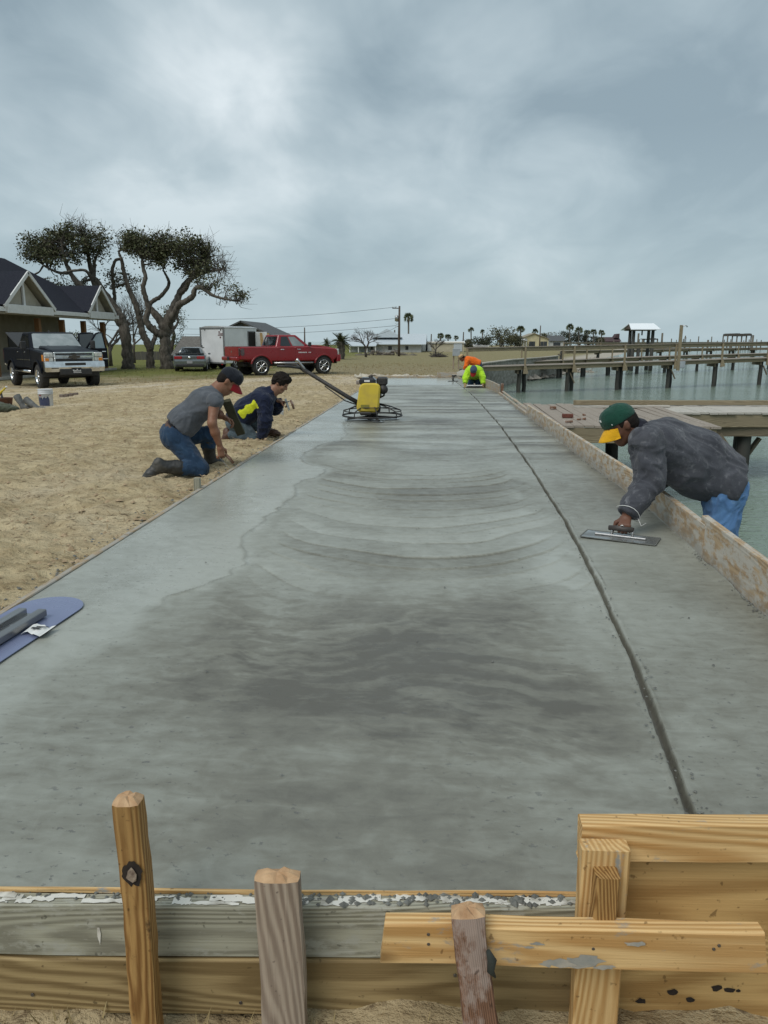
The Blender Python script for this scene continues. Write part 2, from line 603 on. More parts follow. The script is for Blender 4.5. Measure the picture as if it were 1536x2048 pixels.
def slab_surface(X, Y):
    """height, darkness and polish of the unfinished surface"""
    wx = X + 0.10 * fbm(X * 2.1, Y * 1.3, seed=3, octv=3)
    wy = Y + 0.10 * fbm(X * 1.9, Y * 1.5, seed=9, octv=3)
    h = 0.0022 * fbm(X * 1.3, Y * 0.8, seed=1, octv=4)
    tone = 0.40 + 0.16 * fbm(wx * 1.2, wy * 0.9, seed=21, octv=5, gain=0.6)
    gloss = 0.35 + 0.10 * fbm(X * 2, Y * 1.2, seed=5, octv=3)
    # trowel sweeps: overlapping discs laid away from the camera, each leaves its near rim
    bx = np.interp(Y, [1, 2.9, 3.23, 3.55, 4.2, 4.47, 5.3, 5.97, 6.4, 6.8, 7.4, 8.4, 9.0, 12, 25],
                   [-1.5, -1.25, -1.2, -1.0, -1.12, -1.15, -1.1, -1.15, -1.02, -1.06, -1.40, -1.30, -1.15, -1.30, -1.6])
    bx = bx + 0.05 * vnoise(Y * 3.1, Y * 0, seed=31) + 0.02 * vnoise(Y * 11, Y * 0, seed=33)
    r = 0.97
    cx = -0.10 + 0.12 * vnoise(wy * 0.9, wy * 0, seed=41)
    ax_ = X + 0.04 * fbm(X * 2.1, Y * 1.3, seed=3, octv=2); ay_ = Y + 0.045 * fbm(X * 1.9, Y * 1.5, seed=9, octv=2)
    q = np.clip(1 - ((ax_ - cx) / r) ** 2, 0, 1)
    s0 = ay_ + r * np.sqrt(q)
    spacing = 0.235
    s = (s0 + 0.05 * vnoise(s0 * 6, s0 * 0, seed=50)) / spacing
    idx = np.floor(s); fr = s - idx
    band = _hash(idx, idx * 0, idx * 0, 77)
    arc_w = sstep(3.15, 3.7, wy) * (1 - sstep(6.0, 8.2, wy)) * (1 - sstep(0.80, 0.96, np.abs(wx - cx) / r)) * sstep(0, 0.12, X - bx)
    fade = 0.35 + 0.65 * sstep(-0.5, 0.6, vnoise(X * 1.4 + idx * 3.7, Y * 0.5, seed=61))
    rim = np.exp(-fr / 0.10) - 0.8 * np.exp(-(1 - fr) / 0.06)
    h += arc_w * fade * (0.0075 * rim * (0.4 + band) - 0.0035 * fr * band)
    tone += arc_w * ((band - 0.5) * 0.42 + 0.30 * fade * np.exp(-(1 - fr) / 0.10) - 0.16 * np.exp(-fr / 0.22) * fade)  # random band tone, with wet sheen along the rims painted in
    # the smooth strip by the left form and its ragged lip
    lip = np.exp(-((X - bx) / 0.010) ** 2) * sstep(2.9, 3.3, Y) * (1 - sstep(9, 11, Y))
    tone += 0.35 * lip  # thin shade line of the lip put into the tone
    h += 0.008 * lip * (0.4 + sstep(-.3, .4, vnoise(Y * 5, Y * 0, seed=36)))
    smooth_l = 1 - sstep(-0.06, 0.10, X - bx - 0.04 * fbm(X * 5, Y * 4, seed=44, octv=3))
    tone -= 0.34 * smooth_l * (1 - 0.4 * sstep(8, 14, Y))  # sky reflection on the smooth strip put into a lighter tone
    gloss += 0.40 * smooth_l
    h *= 1 - 0.5 * smooth_l
    # broad dark unworked patch in front of the sweeps
    dark = sstep(1.75, 2.4, wy + 0.25 * fbm(X * 1.5, Y, seed=71, octv=3)) * (1 - sstep(2.9, 3.55, wy)) * sstep(-1.20, -0.85, wx) * (1 - sstep(0.42, 0.68, wx))
    blot = 0.45 * sstep(-0.6, 0.7, fbm(wx * 1.6, wy * 2.6, seed=81, octv=5, gain=0.6)) + 0.55 * sstep(-0.5, 0.5, fbm(wx * 4.5, wy * 15, seed=85, octv=5, gain=0.72))
    tone += dark * (0.06 + 0.36 * blot)
    gloss -= 0.14 * dark
    strk = fbm(X * 1.2, Y * 9.0, seed=91, octv=4)
    h += 0.0012 * dark * strk
    # beyond the sweeps: cross-wise float chatter
    far = sstep(6.6, 9.0, Y) * (1 - sstep(20.2, 20.8, Y + 0.12 * vnoise(X * 2, Y * 0, seed=14)))
    ys = Y + 0.10 * vnoise(X * 0.9, Y * 0.6, seed=95)
    ch1 = fbm(X * 0.85, ys * 3.6, seed=97, octv=5, gain=0.62)
    h += far * (0.0075 * ch1 * (1 - 0.6 * smooth_l))
    tone += far * (0.10 + 0.34 * ch1 * (1 - 0.5 * smooth_l))
    gloss += far * (0.14 - 0.10 * ch1)
    # right-hand strip between joint and tall form
    gx = np.interp(Y, _GR[:, 0], _GR[:, 1]) + 0.003 * vnoise(Y * 4.5, Y * 0, seed=101)
    strip = sstep(0.02, 0.10, X - gx)
    tone += strip * (0.10 * sstep(2.0, 5.0, Y) - 0.05) - strip * 0.12 * sstep(5, 7, Y) * fbm(X * 1.6, Y * 5, seed=103, octv=3)
    lap = np.exp(-(((Y * 1.35 + 0.10 * vnoise(X * 2, Y, seed=107)) % 1.0) / 0.045) ** 2) * sstep(5.5, 6.5, Y) * strip
    h -= 0.004 * lap
    nearlight = np.exp(-((X - gx + 0.16) / 0.13) ** 2) * sstep(2.3, 3.5, Y) * (1 - sstep(5.5, 8, Y)) * sstep(-0.5, 0.3, fbm(X * 4, Y * 3, seed=109, octv=3))
    tone -= 0.26 * nearlight; gloss += 0.25 * nearlight
    # far end under bleed water, its wet shine put into a lighter tone
    end = sstep(20.2, 20.8, Y + 0.12 * vnoise(X * 2, Y * 0, seed=14)) * (1 - sstep(-.10, .05, X - gx))
    tone -= 0.45 * end; gloss += 0.8 * end
    # near apron: closed, pitted, slightly smeared
    near = 1 - sstep(1.9, 2.6, Y)
    tone += near * 0.07 * strk + 0.05 * near * fbm(X * 7, Y * 20, seed=88, octv=4, gain=.7)
    gloss += near * 0.06
    # tooled joint
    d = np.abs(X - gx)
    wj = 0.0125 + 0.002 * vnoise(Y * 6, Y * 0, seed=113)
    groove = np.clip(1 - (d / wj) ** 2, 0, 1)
    h -= 0.034 * np.sqrt(groove)
    h += 0.004 * np.exp(-((d - 0.022) / 0.008) ** 2) * (0.3 + sstep(-0.2, 0.6, vnoise(X * 30, Y * 9, seed=115)))
    tone += 0.5 * np.sqrt(groove)  # wet paste, with the groove's shade deepened in the tone
    gloss -= 0.25 * np.sqrt(groove)
    # float meniscus against the forms
    h -= 0.006 * (1 - sstep(0, 0.05, X - LEFT_X))
    h += 0.010 * np.exp(-(right_x(Y) - X) / 0.05) * sstep(-0.6, 0.5, fbm(Y * 3, X * 0, seed=121, octv=3))
    tone += 0.30 * np.exp(-(right_x(Y) - X) / 0.07) * sstep(-0.7, 0.5, fbm(Y * 2.2, X * 5, seed=123, octv=3))
    h += 0.0006 * fbm(X * 14, Y * 14, seed=131, octv=2)
    return h, np.clip(tone, 0, 1), np.clip(gloss, 0, 1)


def make_slab():
    ys = [1.2]
    while ys[-1] < SLAB_END:
        ys.append(ys[-1] + max(0.0085, 0.0027 * ys[-1]))
    ys[-1] = SLAB_END
    ys = np.array(ys)
    gxc = np.interp(ys, _GR[:, 0], _GR[:, 1])[:, None]
    ta, tb, tc_ = np.linspace(0, 1, 226)[None, :-1], np.linspace(-1, 1, 27)[None, :], np.linspace(0, 1, 71)[None, 1:]
    X = np.concatenate([LEFT_X + (gxc - .042 - LEFT_X) * ta, gxc + .042 * tb, gxc + .042 + (right_x(ys)[:, None] - gxc - .042) * tc_], 1)
    nv = X.shape[1]
    Yb = np.repeat(ys[:, None], nv, 1)
    sk = (1 - sstep(1.2, 2.6, Yb))
    Y = Yb + sk * (front_y(X) - 1.2)
    Y[Yb > 2.6] = Yb[Yb > 2.6]
    Y = np.maximum(Y, front_y(X))
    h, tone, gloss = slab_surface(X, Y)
    co = np.stack([X, Y, h], -1).reshape(-1, 3)
    fc = grid_faces(len(ys), nv)[:, ::-1]
    # skirt
    nu = len(ys)
    loop = np.concatenate([np.arange(nv), np.arange(1, nu) * nv + nv - 1, (nu - 1) * nv + np.arange(nv - 2, -1, -1), np.arange(nu - 2, 0, -1) * nv])
    low = co[loop].copy(); low[:, 2] = -0.30
    o0 = len(co)
    k = np.arange(len(loop)); k2 = (k + 1) % len(loop)
    sf = np.stack([loop[k], o0 + k, o0 + k2, loop[k2]], 1)[:, ::-1]
    co = np.concatenate([co, low]); fc = np.concatenate([fc, sf])
    m, nt, b = new_mat('fresh_concrete')
    def att(n):
        a = nt.nodes.new('ShaderNodeAttribute'); a.attribute_name = n
        return a.outputs['Fac']
    tcn = nt.nodes.new('ShaderNodeTexCoord')
    ob = tcn.outputs['Object']
    def mapped(s):
        q = nt.nodes.new('ShaderNodeMapping'); q.inputs['Scale'].default_value = s
        nt.links.new(ob, q.inputs[0]); return q.outputs[0]
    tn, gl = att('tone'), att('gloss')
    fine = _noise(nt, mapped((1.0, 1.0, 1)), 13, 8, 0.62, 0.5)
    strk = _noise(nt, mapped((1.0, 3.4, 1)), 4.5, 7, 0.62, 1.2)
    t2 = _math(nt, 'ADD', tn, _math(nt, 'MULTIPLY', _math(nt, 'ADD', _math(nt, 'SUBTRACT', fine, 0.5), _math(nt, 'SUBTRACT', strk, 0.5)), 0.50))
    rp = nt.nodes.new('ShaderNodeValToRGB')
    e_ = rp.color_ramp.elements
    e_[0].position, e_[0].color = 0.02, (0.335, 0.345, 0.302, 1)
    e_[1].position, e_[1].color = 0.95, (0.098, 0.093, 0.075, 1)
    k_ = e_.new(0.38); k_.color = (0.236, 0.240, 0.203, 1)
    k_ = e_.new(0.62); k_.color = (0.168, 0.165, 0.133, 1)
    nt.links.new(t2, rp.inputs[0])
    pits = _noise(nt, mapped((0.7, 1.1, 1)), 44, 3, 0.6)
    pmask = _noise(nt, mapped((1, 1, 1)), 1.7, 3, 0.6)
    pit = _math(nt, 'MULTIPLY', _mr(nt, pits, 0.625, 0.69), _mr(nt, pmask, 0.40, 0.56))
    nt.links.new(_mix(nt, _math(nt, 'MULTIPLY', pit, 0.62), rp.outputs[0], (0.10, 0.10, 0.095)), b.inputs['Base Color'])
    ro = _math(nt, 'SUBTRACT', 0.60, _math(nt, 'MULTIPLY', gl, 0.38))
    ro = _math(nt, 'ADD', ro, _math(nt, 'MULTIPLY', _math(nt, 'SUBTRACT', fine, 0.5), 0.25))
    nt.links.new(ro, b.inputs['Roughness'])
    b.inputs['Specular IOR Level'].default_value = 0.55
    hh = _math(nt, 'ADD', _math(nt, 'MULTIPLY', fine, 0.5), _math(nt, 'MULTIPLY', strk, 0.5))
    hh = _math(nt, 'SUBTRACT', hh, _math(nt, 'MULTIPLY', pit, 0.5))
    nt.links.new(_bump(nt, hh, 0.6, 0.005), b.inputs['Normal'])
    o = np_obj('concrete_slab', co, fc, m)
    me = o.data
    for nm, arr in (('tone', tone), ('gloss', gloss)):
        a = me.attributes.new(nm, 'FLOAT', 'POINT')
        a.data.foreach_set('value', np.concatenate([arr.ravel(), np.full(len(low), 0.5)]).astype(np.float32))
    return tag(o, 'long strip of wet grey concrete with trowel sweeps and a tooled joint', kind='structure')


make_slab()

# ================================================================== land, bulkhead line, water
WATER_Z = -1.28
_SH = np.array([[24.5, 0.72], [28, 1.05], [37, 2.05], [45, 4.3], [52, 7.2], [64, 11.0], [94, 19.5], [145, 35], [215, 54], [270, 66], [300, 60], [330, 20], [360, -60], [400, -250]])


def shore_x(y):
    return np.interp(y, _SH[:, 0], _SH[:, 1])


def ground_z(x, y):
    x = np.asarray(x, float); y = np.asarray(y, float)
    dl = np.clip(-1.9 - x, 0, None)
    dfar = np.clip(y - 24.5, 0, None)
    d = np.hypot(dl, dfar)
    z = -0.045 - 0.545 * sstep(1.0, 15.5, d) * sstep(-2, 10, y)
    z = z - 0.235 * (1 - sstep(1.3, 3.2, y)) * sstep(-7, -1.2, x)
    # bank falls to the water past the bulkhead
    edge = shore_x(y) - x
    z = np.where(y > 48, z - 0.75 * (1 - sstep(0, 7, edge)) * sstep(48, 60, y), z)
    return z


def ground_rough(x, y):
    x = np.asarray(x, float); y = np.asarray(y, float)
    near = 1 - sstep(22, 34, y)
    a = 0.020 * fbm(x * 0.9, y * 0.9, seed=201, octv=3)
    c = np.abs(fbm(x * 4.5, y * 4.5, seed=211, octv=3))
    d = fbm(x * 13, y * 13, seed=221, octv=2)
    # boot and tyre scuffs
    scuff = sstep(0.25, 0.6, fbm(x * 2.2, y * 2.2, seed=231, octv=2))
    return a + near * (0.030 * c + 0.010 * d - 0.030 * scuff * np.clip(1 - y / 40, 0.3, 1))


def make_ground():
    parts_v, parts_f = [], []
    off = 0
    def patch(ys, ds, edge):
        nonlocal off
        Yg = np.repeat(ys[:, None], len(ds), 1)
        Xg = edge(ys)[:, None] - ds[None, :]
        Z = ground_z(Xg, Yg) + ground_rough(Xg, Yg) * sstep(0, 0.25, ds)[None, :]
        parts_v.append(np.stack([Xg, Yg, Z], -1).reshape(-1, 3))
        parts_f.append(grid_faces(len(ys), len(ds), off))
        off += Xg.size
    ds = [0.0]
    while ds[-1] < 320:
        ds.append(ds[-1] + max(0.024, 0.0105 * (ds[-1] + 1.0)))
    ds = np.array(ds)
    ys = [1.05]
    while ys[-1] < SLAB_END + 0.02:
        ys.append(ys[-1] + max(0.02, 0.0072 * ys[-1]))
    ys[-1] = SLAB_END + 0.02
    patch(np.array(ys), ds, lambda y: np.full_like(y, LEFT_X - 0.05))
    ys = [SLAB_END + 0.02]
    while ys[-1] < 400:
        ys.append(ys[-1] + 0.0085 * ys[-1])
    patch(np.array(ys), ds, lambda y: shore_x(y))
    # lower ground in front of the end form, where the photographer stands
    ys = np.concatenate([np.linspace(-6, 1.05, 60), np.linspace(1.06, 1.40, 22)])
    ds2 = np.linspace(0, 12, 240)
    patch(ys, ds2, lambda y: np.full_like(y, 1.55))
    m, nt, b = new_mat('sandy_ground')
    tcn = nt.nodes.new('ShaderNodeTexCoord')
    ob = tcn.outputs['Object']
    sp = nt.nodes.new('ShaderNodeSeparateXYZ'); nt.links.new(ob, sp.inputs[0])
    def mapped(s):
        q = nt.nodes.new('ShaderNodeMapping'); q.inputs['Scale'].default_value = s
        nt.links.new(ob, q.inputs[0]); return q.outputs[0]
    n_big = _noise(nt, ob, 0.55, 5, 0.6, 0.3)
    n_mid = _noise(nt, mapped((1.0, 1.6, 1)), 3.2, 6, 0.68, 0.6)
    n_fine = _noise(nt, mapped((1, 1.3, 1)), 21, 5, 0.7)
    sand = _mix(nt, _mr(nt, n_mid, 0.36, 0.66), (0.545, 0.445, 0.275), (0.30, 0.225, 0.125))
    sand = _mix(nt, _mr(nt, n_big, 0.50, 0.70, 0, 0.55), sand, (0.60, 0.51, 0.365))
    sand = _mix(nt, _mr(nt, n_fine, 0.54, 0.66, 0, 0.85), sand, (0.15, 0.105, 0.06))
    # pale dry sand apron close to the parked cars
    band = _math(nt, 'MULTIPLY', _mr(nt, sp.outputs[1], 20, 25), _mr(nt, sp.outputs[1], 35, 27))
    sand = _mix(nt, _math(nt, 'MULTIPLY', band, _mr(nt, n_big, 0.45, 0.58, 0, 0.55)), sand, (0.62, 0.545, 0.44))
    dry = _mix(nt, _mr(nt, n_mid, 0.35, 0.68), (0.30, 0.255, 0.15), (0.19, 0.155, 0.088))
    green = _mix(nt, _mr(nt, n_mid, 0.35, 0.68), (0.115, 0.135, 0.035), (0.19, 0.175, 0.055))
    yy = _math(nt, 'ADD', sp.outputs[1], _math(nt, 'MULTIPLY', _math(nt, 'SUBTRACT', n_big, 0.5), 22))
    xx = _math(nt, 'ADD', sp.outputs[0], _math(nt, 'MULTIPLY', _math(nt, 'SUBTRACT', n_big, 0.5), 9))
    col = _mix(nt, _mr(nt, yy, 26, 33), sand, dry)
    gmask = _math(nt, 'MULTIPLY', _mr(nt, xx, -8.5, -11.5), _mr(nt, yy, 33.5, 39))
    gm2 = _math(nt, 'MULTIPLY', _mr(nt, yy, 48, 60), _mr(nt, n_mid, 0.40, 0.60, 0.0, 0.45))
    col = _mix(nt, _math(nt, 'MAXIMUM', gmask, gm2), col, green)
    bank = _mr(nt, sp.outputs[2], -0.75, -0.95)
    col = _mix(nt, bank, col, (0.40, 0.36, 0.30))
    nt.links.new(col, b.inputs['Base Color'])
    b.inputs['Roughness'].default_value = 0.95
    b.inputs['Specular IOR Level'].default_value = 0.15
    hh = _math(nt, 'ADD', n_fine, _math(nt, 'MULTIPLY', n_mid, 1.4))
    nt.links.new(_bump(nt, hh, 0.9, 0.035), b.inputs['Normal'])
    o = np_obj('ground', np.concatenate(parts_v), np.concatenate(parts_f), m)
    # normals up
    o.data.flip_normals() if o.data.polygons[0].normal.z < 0 else None
    return tag(o, kind='structure')


make_ground()


def make_water():
    m, nt, b = new_mat('bay_water')
    tcn = nt.nodes.new('ShaderNodeTexCoord')
    def mapped(s):
        q = nt.nodes.new('ShaderNodeMapping'); q.inputs['Scale'].default_value = s
        nt.links.new(tcn.outputs['Object'], q.inputs[0]); return q.outputs[0]
    big = _noise(nt, mapped((0.10, 0.22, 1)), 1, 4, 0.5)
    nt.links.new(_mix(nt, _mr(nt, big, 0.4, 0.65), (0.17, 0.225, 0.175), (0.23, 0.29, 0.235)), b.inputs['Base Color'])
    b.inputs['Roughness'].default_value = 0.07
    b.inputs['IOR'].default_value = 1.33
    b.inputs['Specular IOR Level'].default_value = 0.5
    w1 = _noise(nt, mapped((1.5, 2.6, 1)), 1.3, 4, 0.6, 0.8)
    w2 = _noise(nt, mapped((1.6, 2.2, 1)), 5.5, 3, 0.5, 0.6)
    hh = _math(nt, 'ADD', w1, _math(nt, 'MULTIPLY', w2, 0.45))
    nt.links.new(_bump(nt, hh, 0.55, 0.10), b.inputs['Normal'])
    mb = MB()
    xs = [-600, 0.5, 60, 300, 5000]; ys = [-300, 0, 60, 400, 6000]
    vs = [(x, y, WATER_Z) for y in ys for x in xs]
    fs = [(j * 5 + i, j * 5 + i + 1, (j + 1) * 5 + i + 1, (j + 1) * 5 + i) for j in range(4) for i in range(4)]
    mb.add(vs, fs)
    tag(mb.build('water', m), kind='structure')


make_water()

# concrete bulkhead under the slab and on along the shore
M_SEAWALL = mat('seawall_concrete', (0.30, 0.285, 0.25), (0.17, 0.155, 0.125), 2.2, 0.85, 0.01, 14, stretch=(1, 1, 2.5))


def make_bulkhead():
    pts = [(1.47, -6.0), (1.47, 1.0), (1.50, 3.1), (1.56, 5.08), (1.52, 8.6), (1.47, 12.6), (1.44, 16.8), (1.29, 19.4), (0.72, 24.3)]
    pts2 = [(0.72, 24.3)] + [(float(shore_x(y)) + 0.05, y) for y in (28, 32.5, 37, 41, 45, 49, 53, 57)]
    def wall(name, pl, top, thick, label):
        root = thing(name, (pl[0][0], pl[0][1], 0), label, 'seawall')
        mb = MB()
        n = len(pl)
        vs, fs = [], []
        for i, (x, y) in enumerate(pl):
            vs += [(x - thick, y, -2.2), (x, y, -2.2), (x, y, top), (x - thick, y, top)]
        for i in range(n - 1):
            for k in range(4):
                fs.append((i * 4 + k, (i + 1) * 4 + k, (i + 1) * 4 + (k + 1) % 4, i * 4 + (k + 1) % 4)[::-1])
        fs += [(0, 1, 2, 3)[::-1], tuple((n - 1) * 4 + k for k in range(4))]
        vs = [(a - root.location.x, b_ - root.location.y, c) for a, b_, c in vs]
        mb.add(vs, fs)
        mb.build('wall', M_SEAWALL, root)
        return root
    wall('seawall', pts, -0.16, 0.10, 'weathered concrete seawall below the tall form boards of the slab')
    r = wall('seawall', pts2, 0.05, 0.16, 'sloping grey concrete seawall running from the slab end under the first pier')
    cap = MB()
    for i in range(len(pts2) - 1):
        a, b_ = V((*pts2[i], 0.085)), V((*pts2[i + 1], 0.085))
        cap.box(((b_ - a).length / 2, 0, 0), ((b_ - a).length - .004, 0.34, 0.065), 0, 0.008, frame_mtx(a - r.location + V((-.08, 0, 0)), b_ - r.location + V((-.08, 0, 0))))
    cap.build('coping', mat('coping_concrete', (0.42, 0.39, 0.33), (0.30, 0.27, 0.22), 3, 0.85), r)


make_bulkhead()
# ================================================================== timber formwork
W_GREY = wood('cement_greyed_timber', (0.38, 0.37, 0.29), (0.20, 0.19, 0.145), 0.5, 0.75, stain=(0.36, 0.355, 0.30), stain_amt=0.30, ring=5)
W_TREAT = wood('treated_timber', (0.37, 0.27, 0.13), (0.18, 0.12, 0.05), 0.7, 0.7, ring=4)
W_PALE = wood('new_pine', (0.72, 0.485, 0.225), (0.46, 0.245, 0.08), 0.6, 0.6, stain=(0.30, 0.29, 0.26), stain_amt=0.12, ring=4)
W_PLY = wood('new_plywood', (0.60, 0.39, 0.16), (0.36, 0.205, 0.07), 0.8, 0.6, ring=3)
W_OLD = wood('old_grey_pine', (0.40, 0.325, 0.255), (0.22, 0.165, 0.125), 0.5, 0.8, ring=5)
W_RED = wood('red_brown_stake', (0.235, 0.125, 0.075), (0.12, 0.062, 0.038), 0.3, 0.8, stain=(0.33, 0.25, 0.21), stain_amt=0.4, ring=7)
W_GOLD = wood('golden_stake', (0.40, 0.235, 0.085), (0.19, 0.09, 0.025), 0.9, 0.65, stain=(0.055, 0.03, 0.014), stain_amt=0.10, ring=6)
W_SMEAR = wood('cement_smeared_form', (0.46, 0.335, 0.205), (0.33, 0.225, 0.13), 0.4, 0.75, stain=(0.46, 0.425, 0.365), stain_amt=0.55, ring=3, splash=(0.24, 0.235, 0.215))
W_SMEAR2 = wood('cement_smeared_form_far', (0.42, 0.325, 0.215), (0.31, 0.225, 0.14), 0.4, 0.75, stain=(0.34, 0.315, 0.27), stain_amt=0.55, ring=3)
M_ENDGRAIN = mat('end_grain', (0.52, 0.34, 0.19), (0.36, 0.21, 0.11), 30, 0.85, 0.002, 90)
M_WHITEPAINT = mat('flaking_white_paint', (0.62, 0.60, 0.54), (0.34, 0.32, 0.27), 9, 0.8, 0.003, 40, lo=0.5, hi=0.58)
M_CEMENT = mat('cement_crumbs', (0.17, 0.175, 0.16), (0.10, 0.10, 0.09), 20, 0.9, 0.004, 60)
M_HOLE = mat('dark_hole', (0.03, 0.02, 0.014), (0.015, 0.01, 0.008), 20, 0.9)
M_NAIL = mat('nail_steel', (0.25, 0.24, 0.22), (0.12, 0.10, 0.09), 20, 0.5, metal=0.8)


def grey_face_y(x):
    return front_y(x) - 0.041


def crumbs(mb, n, fn, size, seed):
    rnd = random.Random(seed)
    for _ in range(n):
        c = V(fn(rnd)); s = size * rnd.uniform(.4, 1.4)
        vs = []
        for k in range(6):
            d = [(1, 0, 0), (-1, 0, 0), (0, 1, 0), (0, -1, 0), (0, 0, 1), (0, 0, -.4)][k]
            vs.append(c + V(d) * s * rnd.uniform(.5, 1.1) * (1.0 if d[2] == 0 else .6))
        mb.add(vs, [(0, 2, 4), (2, 1, 4), (1, 3, 4), (3, 0, 4), (2, 0, 5), (1, 2, 5), (3, 1, 5), (0, 3, 5)])
    return mb


def end_form():
    x0, x1 = -2.3, 0.315
    ymid = lambda x: front_y(x) - 0.022
    b1 = lumber('form_board', (x0, ymid(x0), -0.068), (x1, ymid(x1), -0.066), 0.038, 0.128, W_GREY, seed=3, jit=0.001)
    tag(b1, 'grey cement-stained form board with flaking white paint along its top edge', 'board', 'form boards round the slab')
    L = b1.data.vertices[-1].co.x
    p = MB()
    rnd = random.Random(5)
    x = 0.02; nfl = 0
    while x < 2.58:                                   # flakes of paint on the top edge
        w = rnd.uniform(.015, .085)
        y0 = rnd.uniform(-.0185, .006); y1 = min(.0175, y0 + rnd.uniform(.004, .020))
        n = 6; nfl = (nfl + 1) % 9
        vs = []
        for k in range(n + 1):
            xx = x + w * k / n
            vs += [(xx, y0 + rnd.uniform(-.003, .003), .0655 + .0002 * nfl), (xx, y1 + rnd.uniform(-.003, .003), .0655 + .0002 * nfl)]
        p.add(vs, [(2 * k, 2 * k + 2, 2 * k + 3, 2 * k + 1) for k in range(n)])
        x += w * rnd.uniform(.2, 1.0)
    p.build('paint', M_WHITEPAINT, b1)
    p = MB(); crumbs(p, 240, lambda r: (r.uniform(.02, 2.58), r.uniform(-.002, .018), .0655), .006, 4)
    crumbs(p, 90, lambda r: (r.uniform(1.9, 2.6), r.uniform(-.015, .018), .067), .009, 8)
    tag(p.build('cement_crumbs', M_CEMENT, b1), kind='stuff')
    p = MB()
    p.add([(1.603, -.0203, .01), (1.608, -.0203, .01), (1.610, -.0203, -.005), (1.606, -.0203, -.034), (1.602, -.0203, -.012)], [(0, 1, 2, 3, 4)])
    p.build('drip', M_WHITEPAINT, b1)
    strip = lumber('form_strip', (x0, front_y(x0) - .0015, 0.0005), (x1, front_y(x1) - .0015, 0.0005), 0.007, 0.010, W_PALE, seed=9, jit=0.0012, ch=0.001)
    tag(strip, 'thin pale plywood edge between wet concrete and grey form board', 'strip')
    b2 = lumber('form_board', (x0, ymid(x0) - .004, -0.207), (x1, ymid(x1) - .004, -0.205), 0.038, 0.140, W_TREAT, seed=4)
    tag(b2, 'brown treated form board lying below the grey one on the ground', 'board', 'form boards round the slab')
    for xx, zz in ((.62, .03), (1.02, .045), (2.36, .04), (1.45, -.02), (1.9, -.035)):
        MB().cyl((xx, -.0185, zz), (xx, -.0205, zz), .004, n=8).build('nail', M_NAIL, b2)


end_form()


def stake(name, base, top, w, h, m, label, seed, knot=None, split=0.0, facing=0.0, endm=M_ENDGRAIN, rough=0.004):
    """driven stake: hewn, slightly tapered, with chipped end grain"""
    rnd = random.Random(seed)
    L = (V(top) - V(base)).length
    n, seg = 14, 16
    vs, fs = [], []
    for i in range(seg + 1):
        t = i / seg
        for k in range(n):
            a = 2 * PI * k / n + 0.2
            ca, sa = math.cos(a), math.sin(a)
            e_ = 7.0
            r = (abs(ca) ** e_ + abs(sa) ** e_) ** (-1 / e_)
            yy = ca * r * w / 2; zz = sa * r * h / 2
            tp = 1 - 0.05 * t
            vs.append((L * t, yy * tp + rnd.uniform(-rough, rough) * .3 + .002 * math.sin(t * 9 + seed), zz * tp + rnd.uniform(-rough, rough) * .3))
    for i in range(seg):
        for k in range(n):
            fs.append((i * n + k, i * n + (k + 1) % n, (i + 1) * n + (k + 1) % n, (i + 1) * n + k))
    mb = MB(); mb.add(vs, [q[::-1] for q in fs], 0, False)
    mb.f.append(tuple(range(n))); mb.m.append(0); mb.sm.append(False)
    o = mb.build(name, [m])
    mt = frame_mtx(base, top, V((math.sin(facing), -math.cos(facing), 0)))
    o.matrix_basis = mt
    # hammered end: fan with uneven heights
    e_ = MB()
    rim = [V(v) for v in vs[-n:]]
    cen = sum(rim, V((0, 0, 0))) / n + V((0.010, 0, 0))
    mid = [(cen + p) / 2 + V((rnd.uniform(-.002, .009), 0, 0)) for p in rim]
    e_.add(rim + mid + [cen], [(k, (k + 1) % n, n + (k + 1) % n, n + k)[::-1] for k in range(n)] + [(n + k, n + (k + 1) % n, 2 * n)[::-1] for k in range(n)])
    e_.build('end_grain', endm, o)
    if knot:
        for (kx, ky, ks) in knot:
            kb = MB(); rr = random.Random(seed + 1)
            ring = [(kx + ks * 1.35 * math.cos(a) * rr.uniform(.8, 1.15), ky + ks * math.sin(a) * rr.uniform(.8, 1.1), h / 2 * .985 + .0012) for a in [2 * PI * q / 24 for q in range(24)]]
            kb.add(ring, [tuple(range(24))])
            kb.build('knot_hole', M_HOLE, o)
            kb = MB()
            ring = [(kx - ks * .12 + ks * .85 * math.cos(a) * rr.uniform(.6, 1.1), ky + ks * .62 * math.sin(a) * rr.uniform(.6, 1.1), h / 2 * .985 + .003 + rr.uniform(0, .003)) for a in [2 * PI * q / 10 for q in range(10)]]
            kb.add(ring, [tuple(range(10))])
            kb.build('knot', mat('grey_knot', (0.33, 0.26, 0.20), (0.12, 0.08, 0.06), 60, 0.85, 0.003, 80), o)
    return tag(o, label, 'stake', 'stakes holding the end form')


s1t, s1b = W(258, 1600, 1.255), V((0, 0, 0))
stake('stake', (s1t.x + .002, 1.255, -0.46), (s1t.x, 1.255, s1t.z), 0.056, 0.048, W_GOLD, 'tall golden brown round-edged stake with a big knot hole near its top', 11, knot=[(0.315 + s1t.z, -0.004, 0.021)], facing=0.05)
s2t = W(557, 1752, 1.272)
stake('stake', (s2t.x + .004, 1.272, -0.46), (s2t.x, 1.272, s2t.z), 0.094, 0.044, W_OLD, 'wide weathered grey stake standing in front of the grey form board', 12, facing=0.04, knot=None, rough=0.003)
s3t = W(935, 1822, 1.225)
s3b = W(960, 2048, 1.20)
d3 = (s3b - s3t); s3b = s3t + d3 * (0.52 / d3.length)
stake('stake', s3b, s3t, 0.066, 0.052, W_RED, 'reddish brown stake leaning in front of the pale cross board', 13, facing=0.06, rough=0.007)
